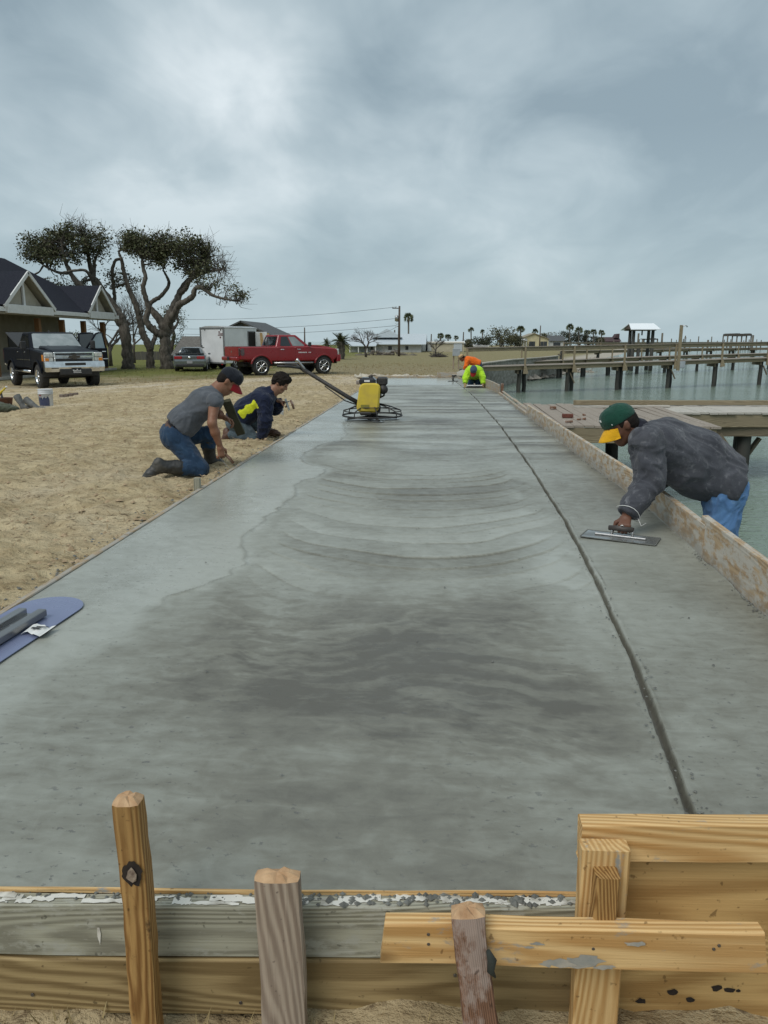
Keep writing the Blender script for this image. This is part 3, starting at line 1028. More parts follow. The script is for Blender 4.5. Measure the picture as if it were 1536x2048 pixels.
# scrap of dark twine caught on the red stake
tw = MB(); a = s3t + (s3b - s3t) * .12
tw.tube([a + V((.030, -.03, .01)), a + V((.038, -.034, -.008)), a + V((.036, -.036, -.03)), a + V((.045, -.034, -.045))], [.004, .009, .007, .002], 6)
tag(tw.build('twine_scrap', mat('green_black_twine', (0.03, 0.035, 0.03), (0.015, 0.02, 0.015), 40, 0.9)), 'dark scrap of rag caught on the leaning reddish stake', 'scrap')

# ---- tall panel at the right of the end form
PY = 1.345


def form_panel():
    lt = W(1160, 1640, PY)            # left end, lower front arris of the top rail
    x0 = lt.x
    root = thing('corner_formwork', (x0, PY, -0.3), 'tall new plywood form panel with pine top rail and upright at the slab corner', 'formwork')
    rx = 1.32
    dy = 0.058 * (rx - x0)
    def L(p):
        return V(p) - root.location
    ztop = lt.z + 0.004
    lumber('plywood_sheet', L((x0 + .012, PY + .030, -.12)), L((rx, PY + dy + .030, -.12)), 0.018, 2 * (ztop + .12) - .03, W_PLY, None, seed=21, jit=0.0006).parent = root
    o = lumber('top_rail', L((x0, PY + .001, ztop - .046)), L((rx, PY + dy + .001, ztop - .040)), 0.038, 0.088, W_PALE, None, seed=22); o.parent = root
    u = W(1210, 1690, PY - .045)
    o = lumber('upright', L((u.x + .003, PY - .041, -.46)), L((u.x, PY - .041, u.z)), 0.092, 0.040, W_PALE, None, up=V((0.04, -1, 0)), seed=23); o.parent = root
    pk = W(1213, 1748, PY - .085)
    o = lumber('peg', L((pk.x, PY - .080, pk.z - .14)), L((pk.x + .001, PY - .080, pk.z)), 0.045, 0.036, W_GOLD, None, up=V((0.04, -1, 0)), seed=24); o.parent = root
    rnd = random.Random(3)
    for px_, py_, s in ((1285, 2010, .012), (1350, 1995, .012), (1385, 2012, .010), (1440, 1992, .012), (1468, 1998, .013), (1485, 2000, .006)):
        q = W(px_, py_, PY + .018) - root.location
        n = 9
        MB().add([(q.x + s * math.cos(2 * PI * k / n) * rnd.uniform(.6, 1.2), q.y + dy * (q.x / .95), q.z + s * .7 * math.sin(2 * PI * k / n) * rnd.uniform(.6, 1.2)) for k in range(n)], [tuple(range(n))]).build('knot_hole', M_HOLE, root)


form_panel()


def cross_board():
    a = W(765, 1872, PY - .105); b_ = W(1528, 1897, PY - .105)
    o = lumber('brace_board', a, b_, 0.036, 0.089, W_PALE, seed=31, jit=0.0018, cut=0.012)
    tag(o, 'pale pine brace board with grey cement smears nailed across the upright', 'board')
    p = MB(); L = (b_ - a).length
    rnd = random.Random(17); n_sm = 0
    for (x, z, s) in ((.40, -.028, .030), (.43, -.022, .022), (.37, -.030, .020), (.33, .012, .008), (.53, .02, .012), (.31, .005, .006), (.47, -.034, .012)):
        n = 14
        ring = []
        for k in range(n):
            an = 2 * PI * k / n
            ring.append((x * L / .8 + s * 1.9 * math.cos(an) * rnd.uniform(.5, 1.2), -.0195, max(-.043, z + s * .55 * math.sin(an) * rnd.uniform(.4, 1.2))))
        ring = [(a_, b__ - .0004 * n_sm, c_) for a_, b__, c_ in ring]; n_sm += 1
        MB().add(ring, [tuple(range(n))]).build('cement_smear', mat('cement_smear', (0.27, 0.27, 0.25), (0.40, 0.36, 0.30), 30, 0.85, 0.001), o)
    for x, z in ((.10, .002), (.10, .024), (.335, -.004), (.445, .004), (.70, .020), (.69, .012)):
        MB().cyl((x * L / .8, -.018, z), (x * L / .8, -.0195, z), .0032, n=8).build('nail', M_NAIL, o)


cross_board()


# ---- forms along the right side
def side_form():
    hb = 0.185
    def run(y0, y1, z0, hgt, m, label, seed, th=0.036, offx=0.0, n=None):
        n = n or max(2, int((y1 - y0) / 0.5))
        root_p = V((float(right_x(y0)) + th / 2 + offx, y0, z0))
        vs, fs = [], []
        rnd = random.Random(seed)
        prof = [(-th / 2, 0), (th / 2, 0), (th / 2, hgt - .004), (th / 2 - .004, hgt), (-th / 2 + .004, hgt), (-th / 2, hgt - .004)]
        k_ = len(prof)
        dirv = V((float(right_x(y1) - right_x(y0)), y1 - y0, 0)); L = dirv.length
        mt = frame_mtx(root_p, root_p + dirv)
        inv = mt.inverted()
        for i in range(n + 1):
            y = y0 + (y1 - y0) * i / n
            x = float(right_x(y)) + th / 2 + offx
            w = inv @ V((x, y, z0))
            dz = rnd.uniform(-.003, .003)
            for a, b_ in prof:
                vs.append((w.x, w.y - a, w.z + b_ + (dz + rnd.uniform(-.002, .002) if b_ > 0.02 else 0)))
        for i in range(n):
            for k in range(k_):
                fs.append((i * k_ + k, (i + 1) * k_ + k, (i + 1) * k_ + (k + 1) % k_, i * k_ + (k + 1) % k_))
        fs += [tuple(range(k_)), tuple(n * k_ + k for k in range(k_))[::-1]]
        mb = MB(); mb.add(vs, fs)
        o = mb.build('form_board', m)
        o.matrix_basis = mt
        return tag(o, label, 'board', 'form boards round the slab')
    a1 = run(1.46, 4.10, -.20, .425, W_SMEAR, 'pale plywood side form standing above the concrete beside the tall corner panel', 41, offx=0.004)
    a2 = run(4.03, 11.9, -.16, .345, W_SMEAR, 'long cement-smeared side form the green-capped man leans over', 42, offx=0.040 * 0)
    a2.location.x += 0.0
    a3 = run(11.95, 16.9, -.15, .20, W_SMEAR2, 'low broken side form with loose laths beside the wooden dock', 43)
    a4 = run(16.95, 21.3, -.15, .36, W_SMEAR2, 'far side form ending with a split stake near the lime-shirted man', 44)
    a5 = run(21.35, 24.25, -.15, .20, W_SMEAR2, 'low far side form behind the lime-shirted man', 45)
    # doubled lath on the low section
    for k, (y0, y1, dz) in enumerate(((12.2, 14.4, .062), (14.0, 16.7, .058))):
        o = lumber('lath', (float(right_x(y0)) + .075, y0, dz), (float(right_x(y1)) + .070, y1, dz + .02), .05, .02, W_SMEAR2, seed=60 + k)
        tag(o, ('thin loose lath on the low broken side form, its end by the long smeared form', 'thin loose lath on the low broken side form, reaching the short red stake')[k], 'lath', 'loose laths by the dock')
    st = lumber('stake', (float(right_x(16.95)) + .075, 16.9, -.3), (float(right_x(16.95)) + .075, 16.88, .24), .06, .04, W_RED, up=V((0, -1, 0)), seed=66)
    tag(st, 'short reddish stake at the near end of the far side form', 'stake')
    # cement crumbs along the foot of the form
    p = MB()
    crumbs(p, 700, lambda r: ((lambda y: (float(right_x(y)) - abs(r.gauss(0, .018)), y, .004))(1.6 + 14 * r.random() ** 1.6)), .007, 71)
    def gj(r):
        y = 1.7 + 12 * r.random() ** 1.5
        return (float(np.interp(y, _GR[:, 0], _GR[:, 1])) + r.choice((-1, 1)) * abs(r.gauss(.022, .012)), y, .005)
    crumbs(p, 260, gj, .0055, 72)
    crumbs(p, 60, lambda r: (r.uniform(-1.6, 1.3), 1.6 + 9 * r.random(), .004), .006, 73)
    tag(p.build('concrete_crumbs', M_CEMENT), 'crumbs of concrete dropped along the foot of the side form', 'crumbs', kind='stuff')


side_form()


# ---- low form along the left side, end form far away
def left_form():
    rnd = random.Random(81)
    y = 1.2; k = 0
    cuts = [1.2, 4.3, 7.9, 12.4, 16.9, 20.6, SLAB_END]
    labs = ['low left form strip beside the blue bull float', 'low left form strip beside the kneeling man in a grey shirt', 'low left form strip beside the man in the navy jacket',
            'low left form strip beside the power trowel', 'low left form strip past the power trowel', 'low left form strip at the far corner of the slab']
    for i in range(6):
        o = lumber('form_board', (LEFT_X - .020, cuts[i] + .004, -.052 + rnd.uniform(-.002, .002)), (LEFT_X - .020, cuts[i + 1] - .004, -.052 + rnd.uniform(-.002, .002)), .034, .108, W_SMEAR2, seed=82 + i, jit=.0015)
        tag(o, labs[i], 'board', 'form boards round the slab')
    b_ = G(396, 985, -.03)
    o = lumber('stake', (b_.x - .01, b_.y + .03, -.35), (b_.x - .012, b_.y + .03, .085), .05, .04, W_GREY, up=V((0, -1, 0)), seed=91)
    tag(o, 'short pale-topped stake driven beside the kneeling man in grey', 'stake')
    o = lumber('form_board', (LEFT_X - .3, SLAB_END + .03, -.005), (0.02, SLAB_END + .03, -.005), .04, .12, W_SMEAR2, seed=92)
    tag(o, 'dark form board closing the far end of the slab', 'board', 'form boards round the slab')
    o = lumber('form_board', (-0.02, SLAB_END + .08, .03), (.62, SLAB_END + .06, .03), .03, .30, W_SMEAR2, seed=93)
    tag(o, 'tall short form board at the far right corner of the slab', 'board', 'form boards round the slab')


left_form()
# ================================================================== vehicles
M_TYRE = mat('tyre_rubber', (0.018, 0.018, 0.018), (0.035, 0.033, 0.03), 12, 0.85, 0.004, 60)
M_CHROME = mat('chrome', (0.72, 0.73, 0.74), (0.55, 0.56, 0.57), 6, 0.14, metal=1.0, rvar=0.05)
M_ALU = mat('dull_aluminium', (0.50, 0.50, 0.50), (0.38, 0.38, 0.38), 6, 0.35, metal=0.9)
M_BLACKPL = mat('black_plastic', (0.015, 0.015, 0.016), (0.028, 0.028, 0.028), 15, 0.6)
M_GLASS = mat('tinted_glass', (0.010, 0.013, 0.015), (0.016, 0.02, 0.022), 2, 0.04, spec=0.9, rvar=0.01)
M_GLASS_L = mat('pale_sheen_car_glass', (0.20, 0.235, 0.24), (0.30, 0.33, 0.335), 2.5, 0.06, spec=0.6, rvar=0.01)  # reflections put into a pale opaque base colour
M_LAMP = mat('clear_lamp_lens', (0.62, 0.63, 0.60), (0.35, 0.36, 0.35), 14, 0.08, spec=0.8, rvar=0.02)
M_AMBER = mat('amber_lens', (0.65, 0.24, 0.03), (0.5, 0.16, 0.02), 14, 0.12)
M_REDLENS = mat('red_lens', (0.36, 0.012, 0.02), (0.24, 0.01, 0.015), 14, 0.12, spec=0.7, rvar=0.03)
M_SMOKE = mat('smoked_lens', (0.05, 0.035, 0.035), (0.11, 0.06, 0.06), 8, 0.12, spec=0.7, rvar=0.03)
M_BLACKPAINT = mat('black_car_paint', (0.008, 0.010, 0.015), (0.012, 0.014, 0.019), 3, 0.30, spec=0.07, coat=0.0, rvar=0.02)
M_REDPAINT = mat('red_car_paint', (0.25, 0.006, 0.011), (0.215, 0.005, 0.009), 3, 0.3, coat=0.4, rvar=0.04)
M_SILVERPAINT = mat('silver_grey_paint', (0.20, 0.225, 0.235), (0.17, 0.19, 0.20), 3, 0.25, metal=0.4, coat=0.7, rvar=0.04)
M_DUST = mat('dusty_sill', (0.20, 0.165, 0.12), (0.06, 0.055, 0.05), 3, 0.8, lo=0.4, hi=0.7)
M_WHITEPRINT = mat('white_print', (0.75, 0.75, 0.75), (0.6, 0.6, 0.6), 30, 0.5)


def arch(cx, cz, r, a0, a1, n=12):
    return [(cx + r * math.cos(a0 + (a1 - a0) * i / n), cz + r * math.sin(a0 + (a1 - a0) * i / n)) for i in range(n + 1)]


def wheel(parent, x, y, R, w, side, rimr, m_rim, spokes=8, deep=0.05):
    prof = [(R * .62, -w / 2), (R * .86, -w / 2 - .005), (R * .96, -w / 2 + .02), (R, -w / 2 + .055), (R, w / 2 - .055), (R * .96, w / 2 - .02), (R * .86, w / 2 + .005), (R * .62, w / 2)]
    mb = MB(); mb.lathe(prof, 'y', 32)
    n = 32
    for k in range(n):                       # tread lugs
        a = 2 * PI * k / n
        mt = Matrix.Rotation(-a, 4, 'Y')
        mb.box((R + .004, (.05 if k % 2 else -.05), 0), (.016, w * .42, .05), 0, 0, mt)
    o = mb.build('wheel', M_TYRE, parent, (x, y, R))
    r = MB()
    f = side
    r.lathe([(rimr, f * (w / 2 + .004)), (rimr * 1.03, f * (w / 2 + .012)), (rimr * .95, f * (w / 2 + .010)), (rimr * .90, f * (w / 2 - deep))] if f > 0 else [(rimr * .90, f * (w / 2 - deep)), (rimr * .95, f * (w / 2 + .010)), (rimr * 1.03, f * (w / 2 + .012)), (rimr, f * (w / 2 + .004))], 'y', 32)
    for k in range(spokes):
        mt = Matrix.Rotation(2 * PI * k / spokes, 4, 'Y')
        r.box((rimr * .52, f * (w / 2 - deep + .02), 0), (rimr * .86, .03, rimr * .13), 0, .006, mt)
    r.lathe([(.001, f * (w / 2 - deep + .05)), (rimr * .22, f * (w / 2 - deep + .045)), (rimr * .24, f * (w / 2 - deep))][::f], 'y', 16)
    r.build('rim', m_rim, o)
    b = MB(); b.lathe([(.001, f * (w / 2 - deep - .012)), (rimr * .92, f * (w / 2 - deep - .012))][::f], 'y', 24)
    b.build('brake_disc', M_BLACKPL, o)
    return o


def face_panel(mb, quad, poly, off, mi=0):
    """polygon given in (u,v) of a quad (bl, br, tr, tl), lifted off along the normal"""
    a, b_, c, d = [V(p) for p in quad]
    nn = (b_ - a).cross(d - a).normalized()
    pts = []
    for u, v in poly:
        p = (a * (1 - u) + b_ * u) * (1 - v) + (d * (1 - u) + c * u) * v
        pts.append(p + nn * off)
    n = len(pts)
    low = [p - nn * (off + .004) for p in pts]
    mb.add(pts + low, [tuple(range(n))] + [(i, n + i, n + (i + 1) % n, (i + 1) % n) for i in range(n)], mi)
    return mb


def rpoly(u0, v0, u1, v1, r=.06, skew0=0.0, skew1=0.0):
    """rounded rectangle in (u,v); skews move the top corners"""
    pts = []
    for cx, cy, a0 in ((u1 - r, v0 + r, -PI / 2), (u1 - r, v1 - r, 0), (u0 + r, v1 - r, PI / 2), (u0 + r, v0 + r, PI)):
        for k in range(4):
            a = a0 + PI / 2 * k / 3
            u, v = cx + r * math.cos(a), cy + r * math.sin(a)
            t = (v - v0) / (v1 - v0)
            u += (skew1 if u > (u0 + u1) / 2 else skew0) * t
            pts.append((u, v))
    return pts


def pickup(name, label, loc, rotz, paint, lift=0.0, R=.42, wid=2.02, open_doors=False, kind='black', roll=0.0, pitch=0.0):
    t = thing(name, loc, label, 'pickup truck', None, (roll, pitch, rotz))
    W2 = wid / 2
    L = lift
    rx, fx = -1.86, 1.80
    ar = R + .085
    zz = R
    s = L
    belt = 1.30 + s; bedz = 1.30 + s; sill = .56 + s
    rear, nose = -3.02, 2.70
    poly = [(rear, .66 + s), (rx - ar - .02, .62 + s)] + arch(rx, zz, ar, PI - .38, .38)[0:] + [(rx + ar + .03, sill), (fx - ar - .03, sill)] + arch(fx, zz, ar, PI - .38, .38) + [(nose - .16, .64 + s), (nose - .02, .80 + s), (nose, 1.02 + s), (nose - .07, 1.17 + s), (nose - .30, 1.22 + s), (1.05, 1.30 + s), (.92, 1.325 + s), (-1.00, belt), (-1.02, bedz), (rear, bedz + .01)]
    b = MB(); b.prism(poly, -W2, W2, 'y', 0, None, .055)
    body = b.build('body', paint, t)
    # wheel-well darkness: real dark liner boxes inside the arches
    for x in (rx, fx):
        li = MB(); li.box((x, 0, R + .30), (ar * 1.9, wid - .12, ar * 1.1), 0, .02); li.build('wheel_well', M_BLACKPL, t)
    ch = MB(); ch.box((-.1, 0, R + .08), (5.0, .9, .16), 0, .02); ch.box((rx, 0, R), (.14, wid - .3, .14), 0, .03); ch.box((fx, 0, R), (.14, wid - .3, .14), 0, .03)
    ch.build('chassis', M_BLACKPL, t)
    h = MB(); h.prism([(.98, 1.31 + s), (1.02, 1.40 + s), (1.6, 1.375 + s), (2.35, 1.275 + s), (2.60, 1.19 + s), (2.55, 1.12 + s), (1.0, 1.15 + s)], -.70, .70, 'y', 0, None, .04); h.build('hood', paint, t)
    # greenhouse
    zb, zt = belt - .01, 1.90 + s
    wb, wt_ = W2 - .07, W2 - .25
    xb0, xb1, xt0, xt1 = -.99, 1.02, -.74, .26
    B = [V((xb0, -wb, zb)), V((xb1, -wb, zb)), V((xb1, wb, zb)), V((xb0, wb, zb))]
    T = [V((xt0, -wt_, zt)), V((xt1, -wt_, zt)), V((xt1, wt_, zt)), V((xt0, wt_, zt))]
    g = MB(); bm = bmesh.new()
    vs = [bm.verts.new(p) for p in B + T]
    for q in ((3, 2, 1, 0), (4, 5, 6, 7), (0, 1, 5, 4), (1, 2, 6, 5), (2, 3, 7, 6), (3, 0, 4, 7)):
        bm.faces.new([vs[i] for i in q])
    bmesh.ops.bevel(bm, geom=[e_ for e_ in bm.edges if e_.verts[0].co.z > zb + .1 or e_.verts[1].co.z > zb + .1], offset=.07, segments=3, affect='EDGES', profile=.6)
    bm.verts.index_update()
    g.add([v.co.copy() for v in bm.verts], [[v.index for v in f.verts] for f in bm.faces], 0, False); bm.free()
    cabo = g.build('cab', paint, t)
    rq = (B[0], B[1], T[1], T[0]); lq = (B[2], B[3], T[3], T[2]); fq = (B[1], B[2], T[2], T[1]); bq = (B[3], B[0], T[0], T[3])
    face_panel(MB(), fq, rpoly(.04, .03, .96, .90, .05), .008).build('windshield', M_GLASS_L if kind == 'black' else M_GLASS, cabo) if 0 else None
    m_ = MB(); face_panel(m_, fq, rpoly(.04, .03, .96, .90, .05), .008); m_.build('windshield', M_GLASS_L if kind == 'black' else M_GLASS, cabo)
    m_ = MB(); face_panel(m_, bq, rpoly(.06, .10, .94, .86, .05), .008); m_.build('rear_window', M_GLASS, cabo)
    for q, sgn in ((rq, 1), (lq, -1)):
        f = (lambda u: u) if sgn > 0 else (lambda u: 1 - u)
        for (u0, u1, s0, s1, nm) in ((.12, .44, .02, .0, 'rear_side_window'), (.49, .86, 0.0, -.06, 'front_side_window')):
            m_ = MB()
            pl = [(f(u), v) for u, v in rpoly(u0, .07, u1, .84, .04, s0, s1)]
            face_panel(m_, q, pl if sgn > 0 else pl[::-1], .008)
            m_.build(nm, M_GLASS_L if (kind == 'red' and nm[0] == 'f') else M_GLASS, cabo)
    # doors: thin proud skins on the closed side(s)
    dz0, dz1 = sill + .05, belt - .03
    sides = (-1,) if open_doors else (-1, 1)
    for sd in sides:
        for (x0, x1, hx) in ((-.92, .06, -.72), (.08, 1.02, .25)):
            m_ = MB()
            pl = [(x0, dz0), (x1, dz0), (x1, dz1 - .03), (x1 - .03, dz1), (x0 + .03, dz1), (x0, dz1 - .03)]
            m_.prism(pl, sd * (W2 - .004), sd * (W2 + .010), 'y', 0, None, .005)
            d = m_.build('door', paint, t)
            hd = MB(); hd.box((hx + .06, sd * (W2 + .022), belt - .14), (.20, .02, .035), 0, .008); hd.build('handle', M_CHROME, d)
            if kind == 'black':
                ml = MB(); ml.box(((x0 + x1) / 2, sd * (W2 + .017), sill + .33), (x1 - x0 - .02, .014, .035), 0, .004); ml.build('moulding', M_CHROME, d)
    for sd in (-1, 1):
        if not (open_doors and sd == 1):
            mi = MB(); mi.box((.86, sd * (W2 + .17), belt + .12), (.12, .20, .30 if kind == 'black' else .22), 0, .03); mi.box((.86, sd * (W2 + .05), belt + .05), (.06, .12, .05), 0, .01); mi.build('mirror', M_BLACKPL, t)
        fl = MB()
        for x in (rx, fx):
            p1 = arch(x, zz, ar + .005, PI - .25, .25, 14); p2 = arch(x, zz, ar + .075, PI - .25, .25, 14)
            fl = MB(); fl.prism(p1 + p2[::-1], sd * (W2 - .02), sd * (W2 + .045), 'y', 0, None, .01); fl.build('fender_flare', paint, t)
        for x in (rx, fx):
            wheel(t, x, sd * (W2 - .13), R, .29, sd, R * (.66 if kind == 'red' else .58), M_CHROME, 8 if kind == 'red' else 6)
        sb = MB(); sb.tube([(fx - ar - .15, sd * (W2 + .03), sill - .09), (rx + ar + .15, sd * (W2 + .03), sill - .09)], .05, 10); sb.build('running_board', M_CHROME if kind == 'black' else M_ALU, t)
    # bed: dark sheet at rail height, painting the shaded hollow
    bd = MB(); bd.box(((rear - 1.02) / 2, 0, bedz + .008), (abs(rear) - 1.02 - .16, wid - .30, .012), 0, 0); bd.build('bed', M_BLACKPL, t)
    tg = MB(); tg.box((rear - .012, 0, (bedz + .80 + s) / 2), (.03, wid - .28, bedz - .80 - s - .02), 0, .01); tgo = tg.build('tailgate', paint, t)
    em = MB(); em.prism([(-.05, .02), (0, .055), (.05, .02), (.03, -.05), (-.03, -.05)], rear - .034, rear - .026, 'x', 0, Matrix.Translation((0, 0, bedz - .24))); em.build('emblem', M_CHROME, tgo)
    for sd in (-1, 1):
        tl = MB(); tl.box((rear - .004, sd * (W2 - .075), bedz - .25), (.05, .13, .40), 0, .03); tl.build('taillight', M_SMOKE if kind == 'red' else M_REDLENS, t)
        if kind == 'red':
            tl = MB(); tl.prism(rpoly(rear + .03, bedz - .44, rear + .24, bedz - .08, .09), sd * (W2 - .01), sd * (W2 + .012), 'y', 0, None, .004); tl.build('taillight_side', M_SMOKE, t)
    rb = MB(); rb.box((rear - .09, 0, .70 + s), (.20, wid - .06, .20), 0, .04); rb.box((rear - .20, 0, .72 + s), (.03, .36, .13), 0, .004)
    rbo = rb.build('rear_bumper', paint if kind == 'red' else M_CHROME, t)
    lp = MB(); lp.box((rear - .222, 0, .72 + s), (.008, .30, .15), 0, .002); lp.build('licence_plate', M_BLACKPL, rbo)
    # front
    z0 = s
    fb = MB(); fb.prism([(nose - .10, .50 + z0), (nose + .12, .50 + z0), (nose + .17, .66 + z0), (nose + .15, .86 + z0), (nose - .06, .89 + z0)], -W2 - .01, W2 + .01, 'y', 0, None, .03)
    fbo = fb.build('front_bumper', M_CHROME if kind == 'black' else paint, t)
    vb = MB(); vb.box((nose + .145, 0, .49 + z0), (.10, 1.10, .20), 0, .02); vb.build('valance', M_BLACKPL, t)
    op = MB(); op.box((nose + .154, 0, .765 + z0), (.03, .72, .095), 0, .006); op.build('bumper_opening', M_BLACKPL, fbo)
    for sd in (-1, 1):
        fo = MB(); fo.box((nose + .152, sd * (W2 - .32), .66 + z0), (.03, .26, .085), 0, .01); fo.build('fog_lamp', M_BLACKPL if sd < 0 else M_LAMP, fbo)
    gb = MB(); gb.box((nose + .035, 0, 1.00 + z0), (.06, 1.30, .36), 0, .015); gr = gb.build('grille', M_BLACKPL, t)
    for zc_, hh in ((1.165, .045), (.845, .04)) + (((1.02, .055), (.97, .02), (1.07, .02)) if kind == 'black' else ((1.0, .05),)):
        gg = MB(); gg.box((nose + .068, 0, zc_ + z0), (.05, 1.38, hh), 0, .01); gg.build('grille_bar', M_CHROME, gr)
    for sd in (-1, 1):
        gg = MB(); gg.box((nose + .060, sd * .67, 1.0 + z0), (.05, .06, .36), 0, .01); gg.build('grille_side', M_CHROME, gr)
        hl = MB(); hl.box((nose + .0, sd * (W2 - .17), 1.01 + z0), (.12, .31, .33), 0, .03)
        hlo = hl.build('headlight', M_LAMP, t)
        am = MB(); am.box((nose + .056, sd * (W2 - .10), .93 + z0), (.02, .13, .10), 0, .006); am.build('indicator', M_AMBER, hlo)
        hb_ = MB(); hb_.box((nose + .058, sd * (W2 - .17), 1.015 + z0), (.016, .30, .018), 0, .003); hb_.build('lamp_divider', M_BLACKPL, hlo)
        if kind == 'black':
            sd_ = MB(); sd_.box((nose - .10, sd * (W2 + .004), .98 + z0), (.20, .02, .22), 0, .008); sd_.build('side_marker', M_AMBER, hlo)
    if kind == 'black':
        bt = MB(); bt.prism([(-.20, .0), (-.16, .05), (-.07, .05), (-.07, .085), (.07, .085), (.07, .05), (.20, .05), (.20, 0), (.16, -.05), (.07, -.05), (.07, -.085), (-.07, -.085), (-.07, -.05), (-.20, -.05)], nose + .095, nose + .115, 'x', 0, Matrix.Translation((0, 0, 1.02 + z0)))
        bt.build('emblem', mat('black_gold_emblem', (0.06, 0.05, 0.04), (0.03, 0.025, 0.02), 20, 0.3), gr)
        pl = MB(); pl.box((nose + .19, .03, .53 + z0), (.015, .34, .17), 0, .004); plo = pl.build('licence_plate', M_BLACKPL, t)
        wp = MB()
        for (y, z, w, h_) in ((-.115, .0, .03, .06), (-.06, -.005, .03, .045), (-.02, -.005, .022, .045), (.02, -.005, .022, .045), (.06, -.005, .022, .045), (.11, 0, .02, .06), (0, -.062, .28, .014), (-.13, .02, .05, .03), (0, .05, .04, .03)):
            wp.box((nose + .199, .03 + y, .53 + z0 + z), (.006, w, h_), 0, 0)
        tag(wp.build('plate_letters', M_WHITEPRINT, plo), kind='stuff')
        wpz = MB(); wpz.tube([(1.02, -.70, belt + .05), (.93, -.35, belt + .10), (.98, .0, belt + .05)], .012, 6); wpz.build('wiper', M_BLACKPL, t)
        wpz = MB(); wpz.tube([(1.02, .02, belt + .05), (.93, .35, belt + .10), (.98, .70, belt + .06)], .012, 6); wpz.build('wiper', M_BLACKPL, t)
        an = MB(); an.prism([(.02, zt), (-.12, zt), (-.10, zt + .09)], -.01, .01, 'y'); an.build('antenna', M_BLACKPL, cabo)
        # raised bed cover, seen over the roof
        cv = MB(); cv.box((0, 0, 0), (1.9, wid - .2, .05), 0, .015, Matrix.Translation((-1.85, 0, 1.62 + s)) @ Euler((0, math.radians(17), 0)).to_matrix().to_4x4()); cv.build('bed_cover', M_BLACKPL, t)
    if open_doors:
        for (hx, lx, ang, m_lit) in ((1.02, .96, 68, 1), (.08, 1.0, 62, 0)):
            # hinge at front edge of the opening on the left side
            d = MB()
            zf0, zf1 = sill + .02, belt
            d.prism([(0, zf0), (-lx, zf0), (-lx, zf1), (0, zf1)], 0, .10, 'y', 0, None, .02)
            do = d.build('open_door', M_BLACKPAINT, t, (hx, W2 - .04, 0), (0, 0, -math.radians(ang)))
            # window frame
            fr = MB(); pts = [(0 if m_lit else -.02, .03, zf1 - .02), (-.52 if m_lit else -.10, .0, 1.84 + s), (-.70, -.02, 1.88 + s), (-lx + .14, -.02, 1.87 + s), (-lx + .03, 0, zf1 - .02)]
            fr.tube(pts, .038, 8); fr.build('window_frame', M_BLACKPAINT, do)
            gl = MB(); gl.add([(p[0], p[1] + .02, p[2]) for p in pts] + [(p[0], p[1] + .026, p[2]) for p in pts], [tuple(range(5)), tuple(range(9, 4, -1))]); gl.build('window', mat('door_glass', (0.20, 0.27, 0.31), (0.26, 0.33, 0.36), 2, 0.05, spec=1.0) if m_lit else M_GLASS, do)
            ml = MB(); ml.box((-lx / 2, .108, sill + .33), (lx - .02, .014, .035), 0, .004); ml.build('moulding', M_CHROME, do)
            hd = MB(); hd.box((-lx + .20, .112, zf1 - .13), (.20, .02, .035), 0, .008); hd.build('handle', M_CHROME, do)
            if m_lit:
                mi = MB(); mi.box((-.12, .26, belt + .13), (.12, .20, .32), 0, .03); mi.box((-.12, .14, belt + .05), (.05, .12, .05), 0, .01); mi.build('mirror', M_BLACKPL, do)
    return t


ZG = lambda x, y: float(ground_z(x, y))
FR = V((-14.3, 26.7)); aa = math.radians(43)
hdg = V((math.sin(aa), -math.cos(aa)))
left = V((-hdg.y, hdg.x)); left = V((math.cos(aa), math.sin(aa)))
cen = FR + left * .88 - hdg * 1.80
zc_ = ZG(cen.x, cen.y)
black = pickup('pickup_truck', 'black pickup truck with chrome grille and both left doors open beside the oaks', (cen.x, cen.y, zc_ - .005), math.atan2(hdg.y, hdg.x), M_BLACKPAINT, 0.15, .45, 2.06, True, 'black', pitch=0.0)

# red pickup: heading right and away
ha = math.radians(38)
hdr = V((math.cos(ha), math.sin(ha))); rgt = V((hdr.y, -hdr.x))
RRw = G(522, 751, -.58).xy
cen = RRw - rgt * .89 + hdr * 1.86
red = pickup('pickup_truck', 'lifted red pickup truck with chrome wheels parked in front of the white trailer', (cen.x, cen.y, ZG(cen.x, cen.y) - .005), ha, M_REDPAINT, 0.16, .46, 2.02, False, 'red')
# lettering low on the front door
lt = MB()
for k in range(9):
    if k == 6: continue
    lt.box((.30 + .085 * k, -1.024, 1.16), (.06, .006, .055 if k < 6 else .04), 0, 0)
tag(lt.build('door_lettering', M_WHITEPRINT, red), kind='stuff')
# tools and pipe standing in the bed
rk = MB()
rk.tube([(-1.35, -.5, 1.45), (-1.30, -.45, 1.80), (-1.22, -.40, 1.95), (-1.15, -.30, 1.80), (-1.12, -.3, 1.46)], .02, 6)
tagd = rk.build('pipe_frame', M_ALU); tagd.parent = None
tagd.matrix_basis = red.matrix_basis.copy()
tag(tagd, 'bent metal pipe frame standing in the bed of the red pickup', 'frame')


